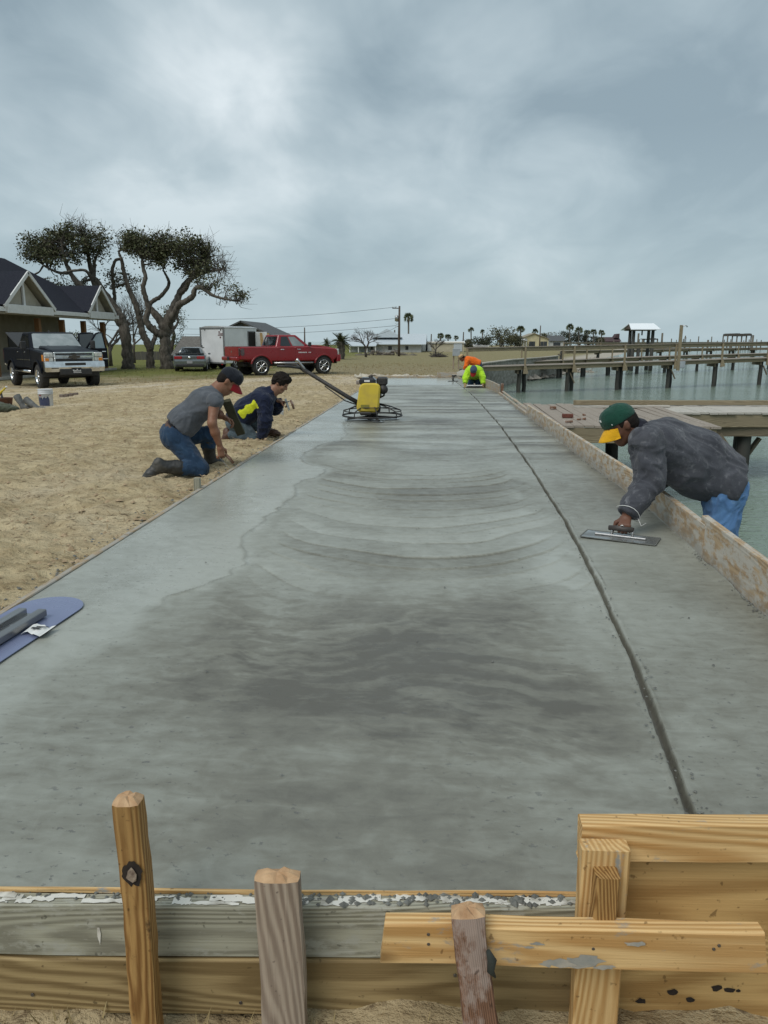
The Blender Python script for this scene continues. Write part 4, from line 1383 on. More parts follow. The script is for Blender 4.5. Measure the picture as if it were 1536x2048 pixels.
def trailer():
    # rear door faces the camera left, open side door on the right flank
    a = math.radians(64)                                  # heading of the trailer nose
    hd2 = V((math.cos(a), math.sin(a))); rt = V((hd2.y, -hd2.x))
    rl = G(404, 738, -.58).xy
    wd, ln, ht = 2.0, 3.1, 2.2
    z = ZG(rl.x, rl.y)
    t = thing('cargo_trailer', (rl.x, rl.y, z), 'white enclosed cargo trailer with its side door open behind the red pickup', 'trailer', None, (0, 0, a))
    MW = mat('white_trailer_skin', (0.74, 0.755, 0.76), (0.64, 0.655, 0.66), 1.5, 0.4)
    MA = mat('trailer_trim', (0.34, 0.35, 0.35), (0.24, 0.25, 0.25), 4, 0.4, metal=0.6)
    b = MB(); b.box((ln / 2, -wd / 2, .36 + ht / 2), (ln, wd, ht), 0, .05); b.build('body', MW, t)
    rf = MB(); rf.prism([(-wd - .02, .36 + ht - .06), (.02, .36 + ht - .06), (.02, .36 + ht), (-wd * .25, .36 + ht + .09), (-wd * .75, .36 + ht + .09), (-wd - .02, .36 + ht)], -.03, ln + .02, 'x', 0); rf.build('roof', mat('trailer_roof', (0.52, 0.53, 0.53), (0.42, 0.43, 0.42), 2, 0.5), t)
    for y in (-.05, -wd + .05):
        m_ = MB(); m_.box((-.02, y, .36 + ht / 2), (.06, .10, ht + .04), 0, .01); m_.build('corner_post', MA, t)
    m_ = MB(); m_.box((-.02, -wd / 2, .36 + ht - .06), (.06, wd - .21, .12), 0, .01); m_.build('header', MA, t)
    m_ = MB(); m_.box((-.02, -wd / 2, .40), (.08, wd, .10), 0, .01); m_.build('rear_sill', MA, t)
    m_ = MB(); m_.box((-.025, -wd / 2, .36 + ht / 2 - .02), (.04, wd - .24, ht - .22), 0, .01); d = m_.build('ramp_door', MW, t)
    for (y, z_, w, h_) in ((-.18, 1.35, .30, .05), (-.16, 1.40, .05, .18), (-.35, .52, .22, .09), (-.45, 2.40, .06, .07), (-1.75, 2.40, .06, .07)):
        q = MB(); q.box((-.055, y, z_), (.03, w, h_), 0, .008); q.build('latch', M_BLACKPL if z_ != 1.35 else MA, d)
    dc = MB()
    for (y, z_, w, h_) in ((-1.52, 2.28, .14, .07), (-1.62, 2.17, .34, .05), (-1.60, 2.09, .40, .05), (-1.60, 1.96, .10, .10)):
        dc.box((-.048, y - .1, z_), (.008, w, h_), 0, 0)
    tag(dc.build('decal', mat('maroon_decal', (0.14, 0.02, 0.02), (0.07, 0.03, 0.03), 20, 0.5), d), kind='stuff')
    # open side door on the right flank
    op = MB(); op.box((2.55, -wd - .004, .36 + 1.02), (.70, .02, 1.85), 0, 0); op.build('doorway', mat('interior_shade', (0.012, 0.011, 0.010), (0.02, 0.018, 0.016), 4, 0.9), t)  # near-black sheet on the solid side, painting the unlit inside
    fr = MB(); fr.box((2.18, -wd - .012, .36 + 1.02), (.05, .04, 1.9), 0, 0); fr.box((2.92, -wd - .012, .36 + 1.02), (.05, .04, 1.9), 0, 0); fr.box((2.55, -wd - .012, .36 + 1.99), (.69, .04, .05), 0, 0)
    fr.build('door_frame', MA, t)
    lf = MB(); lf.box((.40, -.02, 0), (.80, .04, 1.82), 0, .01); lf.build('side_door', MW, t, (2.93, -wd - .03, 1.40), (0, 0, math.radians(-75)))
    for x in (.95, 1.75):
        for sd, y in ((-1, -wd + .10), (1, -.10)):
            wheel(t, x, y, .34, .20, sd, .20, M_ALU, 6)
    q = MB(); q.tube([(ln, -.5, .45), (ln + 1.1, -wd / 2, .45), (ln, -wd + .5, .45)], .05, 6); q.build('tongue', M_BLACKPL, t)
    for y in (-.25, -wd + .25):
        q = MB(); q.box((-.05, y, .32), (.03, .14, .06), 0, .01); q.build('marker_lamp', M_REDLENS, t)
    # sheet of plywood leaning by the door
    p0 = t.matrix_basis @ V((3.2, -wd - .72, .02)); p1 = t.matrix_basis @ V((3.25, -wd - .50, 2.25))
    o = lumber('plywood_sheet', p0, p1, .95, .02, W_PALE, up=V((math.cos(a - PI / 2), math.sin(a - PI / 2), .1)), seed=5)
    tag(o, 'pale plywood sheet leaning by the open side door of the white trailer', 'plywood sheet')
    return t


trailer()


def coupe():
    a = math.radians(104)
    p = G(383, 742, -.58).xy
    hd3 = V((math.cos(a), math.sin(a)))
    c = p + hd3 * 1.35
    z = ZG(c.x, c.y)
    t = thing('coupe', (c.x, c.y, z), 'silver grey coupe with red taillights parked between oak and trailer', 'car', None, (0, 0, a))
    R = .33; W2 = .92; rx, fx = -1.35, 1.37; ar = .39
    poly = [(-2.30, .34), (-2.25, .26), (rx - ar, .25)] + arch(rx, R, ar, PI - .2, .2) + [(rx + ar, .22), (fx - ar, .22)] + arch(fx, R, ar, PI - .2, .2) + [(2.15, .24), (2.34, .42), (2.30, .66), (2.0, .76), (.85, .90), (-1.45, .98), (-2.15, .99), (-2.30, .93), (-2.34, .60)]
    b = MB(); b.prism(poly, -W2, W2, 'y', 0, None, .09); b.build('body', M_SILVERPAINT, t)
    zb, zt = .93, 1.385
    B = [V((-1.75, -.80, zb)), V((.95, -.80, zb)), V((.95, .80, zb)), V((-1.75, .80, zb))]
    T = [V((-.80, -.56, zt)), V((.05, -.56, zt)), V((.05, .56, zt)), V((-.80, .56, zt))]
    bm = bmesh.new(); vs = [bm.verts.new(q) for q in B + T]
    for q in ((3, 2, 1, 0), (4, 5, 6, 7), (0, 1, 5, 4), (1, 2, 6, 5), (2, 3, 7, 6), (3, 0, 4, 7)):
        bm.faces.new([vs[i] for i in q])
    bmesh.ops.bevel(bm, geom=[e_ for e_ in bm.edges if max(v.co.z for v in e_.verts) > zb + .1], offset=.09, segments=3, affect='EDGES', profile=.6)
    bm.verts.index_update(); g = MB(); g.add([v.co.copy() for v in bm.verts], [[v.index for v in f.verts] for f in bm.faces], 0, True); bm.free()
    cb = g.build('cab', M_SILVERPAINT, t)
    for q, nm, pl in (((B[3], B[0], T[0], T[3]), 'rear_window', rpoly(.10, .14, .90, .88, .06)), ((B[1], B[2], T[2], T[1]), 'windshield', rpoly(.08, .08, .92, .9, .06)), ((B[0], B[1], T[1], T[0]), 'side_window', rpoly(.22, .12, .80, .82, .06)), ((B[2], B[3], T[3], T[2]), 'side_window', rpoly(.20, .12, .78, .82, .06))):
        m_ = MB(); face_panel(m_, q, pl, .008); m_.build(nm, M_GLASS, cb)
    for sd in (-1, 1):
        for x in (rx, fx):
            wheel(t, x, sd * (W2 - .11), R, .23, sd, .22, M_ALU, 6)
        tl = MB(); tl.box((-2.325, sd * .63, .80), (.05, .44, .17), 0, .02); tl.build('taillight', M_REDLENS, t)
    m_ = MB(); m_.box((-2.327, 0, .80), (.045, .80, .15), 0, .01); m_.build('rear_panel', mat('grey_panel', (0.16, 0.16, 0.16), (0.11, 0.11, 0.11), 10, 0.4, metal=.5), t)
    m_ = MB(); m_.lathe([(.001, -.03), (.075, -.025), (.08, 0)], 'x', 16, 0, (-2.345, 0, .80)); m_.build('emblem', M_CHROME, t)
    m_ = MB(); m_.box((-2.20, 0, 1.035), (.26, 1.62, .035), 0, .012); m_.box((-2.18, .6, 1.0), (.08, .06, .06), 0, 0); m_.box((-2.18, -.6, 1.0), (.08, .06, .06), 0, 0); m_.build('spoiler', M_BLACKPL, t)
    m_ = MB(); m_.box((-2.335, 0, .36), (.09, 1.60, .16), 0, .03); m_.build('lower_bumper', M_BLACKPL, t)
    m_ = MB(); m_.box((-2.345, 0, .55), (.03, .32, .16), 0, .004); m_.build('licence_plate', mat('pale_plate', (0.36, 0.36, 0.36), (0.24, 0.24, 0.26), 40, 0.5), t)
    m_ = MB(); m_.box((.6, -.98, .98), (.10, .16, .10), 0, .03); m_.build('mirror', M_SILVERPAINT, t)


coupe()
# ================================================================== trees
BARK = mat('oak_bark', (0.135, 0.118, 0.095), (0.05, 0.043, 0.034), 7, 0.95, 0.09, 8, stretch=(1, 1, 0.35))
BARK_L = mat('pale_bark', (0.16, 0.145, 0.12), (0.09, 0.08, 0.065), 5, 0.95, 0.02, 12, stretch=(1, 1, 0.3))
LEAF = mat('oak_leaves', (0.060, 0.072, 0.030), (0.085, 0.090, 0.042), 2.5, 0.7, spec=0.3)
LEAF2 = mat('oak_leaves_olive', (0.105, 0.100, 0.052), (0.07, 0.068, 0.034), 2.5, 0.7, spec=0.3)
LEAF_SCRUB = mat('scrub_leaves', (0.125, 0.125, 0.072), (0.085, 0.085, 0.052), 1.2, 0.8, spec=0.2)  # distance haze put into a lighter leaf colour
LEAF_DK = mat('dark_scrub_leaves', (0.075, 0.082, 0.052), (0.05, 0.056, 0.038), 1.2, 0.8, spec=0.2)
PALM_LEAF = mat('palm_fronds', (0.085, 0.098, 0.045), (0.055, 0.066, 0.032), 3, 0.6, spec=0.3)
PALM_DRY = mat('dry_palm_skirt', (0.15, 0.115, 0.07), (0.09, 0.07, 0.045), 4, 0.9)
TWIG = mat('bare_twigs', (0.105, 0.090, 0.075), (0.06, 0.05, 0.042), 6, 0.95)


def smooth_path(pts, n=5):
    """Catmull-Rom through the points"""
    pts = [V(p) for p in pts]
    out = []
    for i in range(len(pts) - 1):
        p0, p1, p2, p3 = pts[max(i - 1, 0)], pts[i], pts[i + 1], pts[min(i + 2, len(pts) - 1)]
        for k in range(n):
            t = k / n
            out.append(0.5 * ((2 * p1) + (p2 - p0) * t + (2 * p0 - 5 * p1 + 4 * p2 - p3) * t * t + (3 * p1 - p0 - 3 * p2 + p3) * t ** 3))
    out.append(pts[-1])
    return out


def leaf_cloud(mb, centres, rnd, size, per, spread, mi_fn=lambda r: 0):
    """many small bent leaf pairs about each centre"""
    for c in centres:
        for _ in range(per):
            p = c + V((rnd.gauss(0, spread), rnd.gauss(0, spread), rnd.gauss(0, spread * .7)))
            s = size * rnd.uniform(.55, 1.35)
            a = V((rnd.gauss(0, 1), rnd.gauss(0, 1), rnd.gauss(0, .8))).normalized()
            b_ = a.orthogonal().normalized()
            b_ = (b_ * math.cos(rnd.uniform(0, 6.3)) + a.cross(b_) * math.sin(rnd.uniform(0, 6.3))).normalized()
            w = a.cross(b_) * s * .34
            mb.add([p - a * s * .5, p + w, p + a * s * .5, p - w], [(0, 1, 2, 3)], mi_fn(rnd))


def twig_path(rnd, a, b_, wob, n=5):
    pts = []
    for i in range(n + 1):
        t = i / n
        q = a.lerp(b_, t)
        j = wob * math.sin(PI * t)
        pts.append(q + V((rnd.gauss(0, j), rnd.gauss(0, j), rnd.gauss(0, j))))
    return pts


def oak(name, label, Yd, base, limbs, clumps, seed, base_r, leafs=(LEAF, LEAF2), group=None, leaf_size=.14, bare=()):
    """limbs: lists of (px, py, radius_px, dy) in survey coordinates at distance Yd"""
    rnd = random.Random(seed)
    b0 = W(base[0], base[1], Yd)
    b0.z = ZG(b0.x, b0.y) - .05
    t = thing(name, b0, label, 'tree', group)
    sc = 1500.0 / (W(base[0], 700, Yd) - V((0, 0, CAM_H))).dot(_F)      # px per metre
    tips = []
    for li, lm in enumerate(limbs):
        pts = [W(x, y, Yd + dy) - b0 for x, y, r, dy in lm]
        rad = [r * .88 / sc for x, y, r, dy in lm]
        sp = smooth_path(pts, 5)
        rr = np.interp(np.linspace(0, len(rad) - 1, len(sp)), range(len(rad)), rad)
        mb = MB()
        pp = []
        for k, p in enumerate(sp):
            j = rr[k] * .16
            pp.append(p + V((rnd.uniform(-j, j), rnd.uniform(-j, j), rnd.uniform(-j, j) * .5)))
        mb.tube(pp, [max(.015, q * rnd.uniform(.9, 1.12)) for q in rr], 12)
        mb.build('trunk' if li == 0 else 'limb', BARK, t)
        tips += [(p, rr[k]) for k, p in enumerate(sp) if k > len(sp) * .45]
    tw = MB(); lv = MB()
    for (cx, cy, rx, ry, dens, dy) in clumps:
        c = W(cx, cy, Yd + dy) - b0
        R = V((rx / sc, max(rx, ry) * .9 / sc, ry / sc))
        nb = int(26 * dens * (rx * ry / 900.0)) + 6
        tp = [q for q in tips]
        for _ in range(nb):
            while True:
                d = V((rnd.uniform(-1, 1), rnd.uniform(-1, 1), rnd.uniform(-1, 1)))
                if d.length < 1: break
            p = c + V((d.x * R.x, d.y * R.y, d.z * R.z))
            if mnoise.noise(p * .75 + V((seed, 0, 0))) < -.04:
                continue
            near = min(tp, key=lambda q: (q[0] - p).length)
            mid = near[0].lerp(p, .55) + V((0, 0, .15))
            path = [near[0], near[0].lerp(mid, .5) + V((rnd.gauss(0, .12), rnd.gauss(0, .12), rnd.gauss(0, .08))), mid, mid.lerp(p, .5) + V((rnd.gauss(0, .1), rnd.gauss(0, .1), rnd.gauss(0, .1))), p]
            r0 = min(.05, near[1] * .5)
            tw.tube(path, [r0, r0 * .8, r0 * .6, r0 * .42, .008], 5, cap=False)
            cs = [p.lerp(mid, q) + V((rnd.gauss(0, .18), rnd.gauss(0, .18), rnd.gauss(0, .12))) for q in (0, .12, .28, .45)]
            leaf_cloud(lv, cs, rnd, leaf_size, int(10 * dens + 3), .21, lambda r: 0 if r.random() < .65 else 1)
            for _k in range(4):
                e_ = p + V((rnd.gauss(0, .35), rnd.gauss(0, .35), rnd.gauss(.1, .25)))
                tw.tube([mid.lerp(p, .6), e_], [.012, .005], 4, cap=False)
    for (cx, cy, rx, ry, nb, dy) in bare:
        c = W(cx, cy, Yd + dy) - b0
        for _ in range(nb):
            d = V((rnd.uniform(-1, 1), rnd.uniform(-1, 1), rnd.uniform(-1, 1)))
            p = c + V((d.x * rx / sc, d.y * rx / sc, d.z * ry / sc))
            near = min(tips, key=lambda q: (q[0] - p).length)
            path = twig_path(rnd, near[0], p, .10, 4)
            tw.tube(path, [.030, .022, .016, .011, .006], 4, cap=False)
            for _k in range(4):
                s_ = path[rnd.randint(1, 4)]
                tw.tube([s_, s_ + V((rnd.gauss(.12, .3), rnd.gauss(0, .3), rnd.gauss(.25, .22)))], [.010, .004], 4, cap=False)
    tag(tw.build('branches', BARK, t), kind='stuff')
    lv.build('crown', list(leafs), t)
    return t


YT = 47.7
oak('oak_tree', 'windswept oak with a leaning trunk and crown reaching over the dark roof', YT, (256, 738),
    [[(257, 742, 17, 0), (257, 720, 13.5, 0), (253, 690, 12, 0), (250, 662, 12, 0), (241, 640, 12, 0), (232, 622, 10, .2), (217, 598, 8.5, .4), (200, 573, 7, .6), (186, 552, 6, .6), (180, 528, 5, .5), (175, 503, 3.5, .3), (171, 475, 2, 0)],
     [(243, 646, 11, 0), (232, 632, 9.5, -.2), (214, 614, 8, -.5), (190, 596, 7.5, -.7), (166, 576, 6.5, -1), (147, 556, 5.5, -1.2), (136, 536, 4.5, -1.4), (129, 514, 3.2, -1.6), (124, 488, 2, -1.8)],
     [(187, 553, 5, .6), (188, 536, 4.2, .9), (190, 520, 3.2, 1.2), (198, 500, 2, 1.5)],
     [(139, 545, 4.2, -1.3), (122, 546, 3, -1.0), (104, 540, 2.5, -.6), (86, 530, 2, -.3)],
     [(86, 532, 2, -.3), (78, 544, 1.8, -.3), (64, 552, 1.6, -.3), (57, 566, 1.2, -.3)],
     [(194, 590, 4, -.6), (176, 545, 3, -1.5), (150, 541, 2.6, -2), (130, 545, 2, -2.2)]],
    [(88, 494, 46, 27, 1.25, -1), (132, 484, 46, 36, 1.35, -1), (70, 505, 28, 20, .8, -.6), (105, 520, 42, 18, .9, -1.2), (196, 478, 34, 26, .85, .8), (190, 505, 32, 18, .6, .8), (150, 512, 30, 16, .7, -.5), (140, 450, 24, 14, .5, -.5), (160, 572, 45, 12, .35, 1.2), (100, 576, 24, 15, .9, 1.5), (130, 573, 30, 12, .6, 1.5)],
    101, 14, bare=[(142, 443, 28, 16, 26, -.5), (205, 470, 30, 20, 10, .5)])
oak('oak_tree', 'slender forked oak standing between the two thick oak trunks', YT + 1.2, (301, 738),
    [[(302, 741, 11, 0), (300, 720, 8.5, 0), (300, 697, 8, 0), (292, 680, 8, 0), (284, 662, 7.5, 0), (280, 640, 7.5, 0), (274, 616, 6.5, 0), (264, 592, 6, 0), (254, 568, 5, 0), (247, 540, 4, 0), (242, 514, 3.2, 0)],
     [(241, 518, 3, 0), (230, 522, 3.2, 0), (225, 540, 3.5, 0), (226, 566, 3.8, .2), (229, 592, 4, .3), (228, 612, 3.5, .3)],
     [(300, 697, 7, 0), (307, 684, 5.5, .4), (311, 668, 4.5, .8), (309, 652, 3, 1.2)],
     [(241, 514, 2.6, 0), (238, 503, 2.4, 0), (246, 500, 2, -.2), (258, 505, 1.4, -.4)],
     [(252, 566, 3, 0), (238, 572, 2.2, .5), (222, 578, 1.6, 1)]],
    [(262, 562, 24, 18, .55, .8), (226, 560, 24, 18, .45, 1.2), (268, 492, 24, 26, .8, -.6), (276, 588, 18, 14, .3, 1.5)],
    202, 9, bare=[(250, 478, 20, 22, 16, 0), (262, 480, 14, 22, 8, 0)])
oak('oak_tree', 'broad windswept oak with several crooked limbs nearest the silver coupe', YT - .2, (331, 738),
    [[(334, 742, 17, 0), (332, 720, 13, 0), (329, 690, 11.5, 0), (328, 668, 12, 0), (334, 648, 11, 0), (342, 626, 9.5, .2), (352, 604, 8, .5), (363, 580, 7, .7), (378, 560, 6, .9), (392, 546, 4.5, 1), (402, 530, 3, 1), (412, 512, 2, 1)],
     [(327, 672, 10, 0), (312, 664, 8, -.3), (298, 652, 7, -.5), (292, 636, 6.5, -.6), (297, 616, 6, -.6), (291, 594, 5.5, -.7), (286, 574, 5, -.8), (291, 556, 4.5, -.8), (287, 538, 4, -.8), (284, 516, 2.6, -.8)],
     [(330, 660, 10, 0), (318, 638, 8.5, .2), (306, 622, 7, .3), (299, 612, 5.5, .4), (306, 602, 5, .5), (320, 594, 4.5, .6), (332, 580, 4, .7), (338, 566, 3.4, .8), (333, 552, 2.6, .8), (326, 540, 2, .8)],
     [(336, 652, 9.5, 0), (347, 630, 8, -.4), (358, 610, 7.2, -.7), (372, 602, 6.5, -.9), (386, 592, 6, -1), (390, 578, 5, -1.1), (402, 575, 4.2, -1.2), (424, 590, 3.2, -1.3), (446, 597, 2.4, -1.4), (470, 602, 1.5, -1.5)],
     [(362, 586, 6, .5), (372, 576, 5.5, .2), (380, 560, 4.5, 0), (398, 550, 3.6, 0), (420, 543, 2.6, 0), (446, 538, 1.6, 0)],
     [(330, 690, 5, 0), (342, 664, 4, .8), (352, 652, 3, 1.2), (357, 640, 2, 1.6)]],
    [(275, 488, 28, 24, 1.2, -.6), (312, 505, 42, 30, 1.4, -.4), (352, 500, 40, 34, 1.35, 0), (392, 508, 40, 32, 1.1, .6), (400, 545, 32, 18, .7, 0), (300, 475, 26, 22, .8, -.4), (418, 565, 34, 16, .7, -.6), (474, 588, 24, 18, .75, -1.4), (488, 576, 12, 12, .5, -1.4), (318, 582, 16, 16, .55, .6), (425, 520, 26, 28, .3, .4), (345, 640, 22, 26, .30, 2.4)],
    303, 13, bare=[(425, 515, 40, 34, 60, .5), (385, 478, 40, 14, 22, .5), (465, 605, 28, 12, 14, -1.4), (300, 465, 36, 14, 16, -.4), (440, 560, 34, 16, 16, -.4)])


def bare_tree(name, label, foot, Y, h, w, seed, m=TWIG, group=None, n=9, depth=5, thick=.16):
    rnd = random.Random(seed)
    p = W(foot[0], foot[1], Y); p.z = ZG(p.x, p.y) - .05
    t = thing(name, p, label, 'tree', group)
    mb = MB(); tk = MB()
    tk.tube([(0, 0, 0), (rnd.gauss(0, .05), 0, h * .16), (rnd.gauss(0, .1), 0, h * .30)], [thick, thick * .8, thick * .65], 8)
    tk.build('trunk', m, t)
    def grow(q, d, L, r, lv):
        e_ = q + d * L
        md = q + d * L * .5 + V((rnd.gauss(0, L * .06), rnd.gauss(0, L * .06), 0))
        mb.tube([q, md, e_], [r, r * .8, r * .62], 4 if lv > 1 else 6, cap=False)
        if lv >= depth: return
        for _ in range(rnd.choice((2, 3, 3))):
            d2 = (d + V((rnd.gauss(0, .55 * w), rnd.gauss(0, .55 * w), rnd.gauss(.10, .25)))).normalized()
            grow(q.lerp(e_, rnd.uniform(.55, 1)), d2, L * rnd.uniform(.62, .85), r * .6, lv + 1)
    for _ in range(n // 2):
        grow(V((0, 0, h * rnd.uniform(.16, .30))), V((rnd.gauss(0, .55 * w), rnd.gauss(0, .55 * w), 1)).normalized(), h * .24, thick * .55, 0)
    mb.build('branches', m, t)
    return t


bare_tree('bare_tree', 'bare grey tree standing in front of the white metal house', (732, 712), 84, 3.9, 1.0, 11, thick=.14)
bare_tree('bare_tree', 'small bare tree in front of the cream warehouse', (872, 704), 104, 2.8, 1.2, 12, thick=.13)
bare_tree('bare_tree', 'thin bare tree behind the oak trunks', (270, 735), 60, 6.6, .7, 13, depth=5, thick=.12)
bare_tree('bare_tree', 'bare treetop rising behind the ridge of the dark-roofed house', (18, 735), 64, 8.6, .8, 14, thick=.16)
bare_tree('bare_tree', 'bare leaning tree between the house gable and the thick oak', (222, 735), 53, 5.2, .8, 15, thick=.16)


def scrub(name, label, cx, top, bot, wpx, Y, seed, m=LEAF_SCRUB, group=None, n=60, leaf=.5):
    rnd = random.Random(seed)
    b0 = W(cx, bot, Y); b0.z = ZG(b0.x, b0.y) - .05
    zt_ = W(cx, top, Y).z - b0.z
    sc = 1500.0 / (b0 - V((0, 0, CAM_H))).dot(_F)
    rx = wpx / 2 / sc
    t = thing(name, b0, label, 'tree', group)
    tk = MB()
    for k in range(3):
        e_ = V((rnd.uniform(-.6, .6) * rx, rnd.uniform(-.4, .4) * rx, zt_ * rnd.uniform(.5, .75)))
        tk.tube(twig_path(rnd, V((rnd.uniform(-.1, .1) * rx, 0, 0)), e_, .12 * rx, 4), [.045 * zt_, .036 * zt_, .028 * zt_, .02 * zt_, .01 * zt_], 6)
    tk.build('trunk', TWIG, t)
    lv = MB(); cs = []
    while len(cs) < n:
        d = V((rnd.uniform(-1, 1), rnd.uniform(-1, 1), rnd.uniform(-1, 1)))
        if d.length > 1 or mnoise.noise(d * 2.2 + V((seed, 3, 1))) < -.12: continue
        z = zt_ * (.56 + .44 * d.z)
        if z > zt_ * (.86 + .2 * mnoise.noise(V((d.x * 3, seed, 0)))): continue
        cs.append(V((d.x * rx, d.y * rx, max(.1, z))))
    leaf_cloud(lv, cs, rnd, leaf * .55 * min(1.0, .35 + rx * .12), 44, rx * .15)
    lv.build('crown', m, t)
    return t


FAR = 'far shore trees'
for k, (cx, top, bot, w, Y, m, lb) in enumerate(((1003, 652, 700, 62, 165, LEAF_SCRUB, 'round olive tree in the far tree line left of the cream house'), (960, 672, 700, 44, 160, LEAF_DK, 'low dark scrub tree behind the grey utility box'), (1030, 668, 700, 40, 170, LEAF_DK, 'dark scrub tree touching the cream house'),
                                                (936, 678, 700, 26, 165, LEAF_SCRUB, 'small scrub tree beside the cream warehouse'), (1100, 662, 694, 40, 215, LEAF_SCRUB, 'grey-green tree behind the small dark-roofed house'), (1130, 660, 694, 38, 215, LEAF_DK, 'dark cedar-like tree right of the dark-roofed house'),
                                                (1156, 662, 694, 34, 218, LEAF_DK, 'dark tree in the middle of the far palm clump'), (1178, 667, 694, 30, 220, LEAF_DK, 'low dark tree beside the red-brown boathouse'), (1200, 672, 694, 24, 222, LEAF_SCRUB, 'last low tree before the red-brown boathouse'),
                                                (375, 672, 712, 50, 80, LEAF_DK, 'dark evergreen tree behind the low grey roof by the trailer'), (1060, 672, 694, 30, 210, LEAF_SCRUB, 'pale scrub behind the ridge of the cream house'), (355, 700, 735, 30, 72, TWIG, 'brown thicket between the oak and the low grey roof'))):
    scrub('scrub_tree', lb, cx, top, bot, w, Y, 400 + k, m, FAR, 46, .8 if Y > 120 else .45)
for k, (x0, lb) in enumerate(((110, 'leafy oak behind the gap between the porch gables'), (345, 'small leafy oak standing behind the broad oak'))):
    scrub('scrub_tree', lb, x0 if k else 160, 600 if k else 660, 735, 60 if k else 70, 66, 450 + k, LEAF, 'trees behind the oaks', 60, .4)


def palm(name, label, foot, top, Y, crown_px, seed, kind='fan', group=None, skirt=True):
    rnd = random.Random(seed)
    b0 = W(foot[0], foot[1], Y); b0.z = ZG(b0.x, b0.y) - .05
    e_ = W(top[0], top[1], Y) - b0
    sc = 1500.0 / (b0 - V((0, 0, CAM_H))).dot(_F)
    R = crown_px / sc
    t = thing(name, b0, label, 'palm', group)
    tk = MB()
    r0 = {'fan': .045 * R + .10, 'date': .30 * R}[kind]
    tk.tube(smooth_path([V((0, 0, 0)), e_ * .5 + V((rnd.gauss(0, .05), 0, 0)), e_], 6), r0 if kind == 'fan' else [r0 * (1 + .12 * math.sin(k * 2.1)) for k in range(13)], 10)
    tk.build('trunk', BARK_L if kind == 'fan' else BARK, t)
    n = 34 if kind == 'fan' else 46
    fr = MB()
    for k in range(n):
        az = 2 * PI * k / n * 2.4 + rnd.uniform(-.3, .3); el_ = rnd.uniform(-.5, 1.25)
        d = V((math.cos(az) * math.cos(el_), math.sin(az) * math.cos(el_), math.sin(el_)))
        L = R * rnd.uniform(.8, 1.08)
        if kind == 'fan':
            st = e_ + d * L * .45
            fr.tube([e_, st], [.02 * R + .01, .012 * R], 4, cap=False)
            sd = d.orthogonal().normalized(); u = d.cross(sd)
            for j in range(9):
                a = (j / 8 - .5) * 2.4
                q = st + (d * math.cos(a) + sd * math.sin(a)) * L * .55 - V((0, 0, L * .10 * abs(a)))
                w = (sd * math.cos(a) - d * math.sin(a)) * L * .055
                fr.add([st, st.lerp(q, .55) + w, q, st.lerp(q, .55) - w], [(0, 1, 2, 3)])
        else:
            pts = [e_ + d * L * s_ - V((0, 0, L * .42 * s_ * s_ * math.cos(el_))) for s_ in (0, .25, .5, .75, 1)]
            fr.tube(pts, [.03 * R, .025 * R, .02 * R, .012 * R, .006 * R], 4, cap=False)
            for j in range(1, 15):
                q = j / 14
                p = pts[min(3, int(q * 4))].lerp(pts[min(4, int(q * 4) + 1)], q * 4 - int(q * 4)) if q < 1 else pts[-1]
                for s_ in (-1, 1):
                    sd = d.cross(V((0, 0, 1))).normalized() * s_
                    l_ = R * .30 * (1 - .55 * abs(q - .4))
                    tip = p + (sd * .75 + d * .55 + V((0, 0, .12))) * l_
                    w = d * l_ * .09
                    fr.add([p - w, p + w, tip], [(0, 1, 2)])
    fr.build('fronds', PALM_LEAF, t)
    if kind == 'fan' and skirt:
        sk = MB()
        for k in range(16):
            az = 2 * PI * k / 16
            d = V((math.cos(az), math.sin(az), 0))
            p = e_ - V((0, 0, .05 * R)) + d * r0
            q = p + d * R * .22 - V((0, 0, R * rnd.uniform(.5, .9)))
            w = d.cross(V((0, 0, 1))) * R * .08
            sk.add([p - w, p + w, q], [(0, 1, 2)])
        sk.build('dry_skirt', PALM_DRY, t)
    return t


palm('date_palm', 'stout date palm with arching fronds beyond the red pickup', (681, 720), (681, 683), 74, 27, 1, 'date')
palm('date_palm', 'small palm tuft behind the stout date palm', (655, 712), (653, 687), 96, 13, 2, 'date')
palm('fan_palm', 'tall slim fan palm beside the utility pole', (817, 703), (817, 636), 135, 12, 3)
for k, (x, top, Y, r, lb) in enumerate(((942, 660, 170, 7, 'slim fan palm with round head above the grey box'), (965, 664, 175, 6, 'small fan palm right of the slim round-headed one'), (881, 673, 140, 8, 'fan palm peeking over the left of the warehouse roof'), (896, 675, 142, 8, 'fan palm peeking over the middle of the warehouse roof'),
                                        (912, 676, 144, 6, 'low fan palm over the right of the warehouse roof'), (1041, 660, 185, 10, 'fan palm left of the cream house'), (1070, 664, 205, 8, 'fan palm behind the ridge of the cream house'), (1140, 655, 212, 10, 'tallest fan palm of the far clump'),
                                        (1158, 661, 214, 10, 'fan palm right of the tallest in the far clump'), (1174, 666, 216, 8, 'short fan palm in the far clump'), (1187, 665, 216, 8, 'second last fan palm of the far clump'), (1203, 666, 218, 8, 'last fan palm before the red-brown boathouse'))):
    palm('fan_palm', lb, (x, 694), (x, top), Y, r, 500 + k, 'fan', 'far fan palms', False)
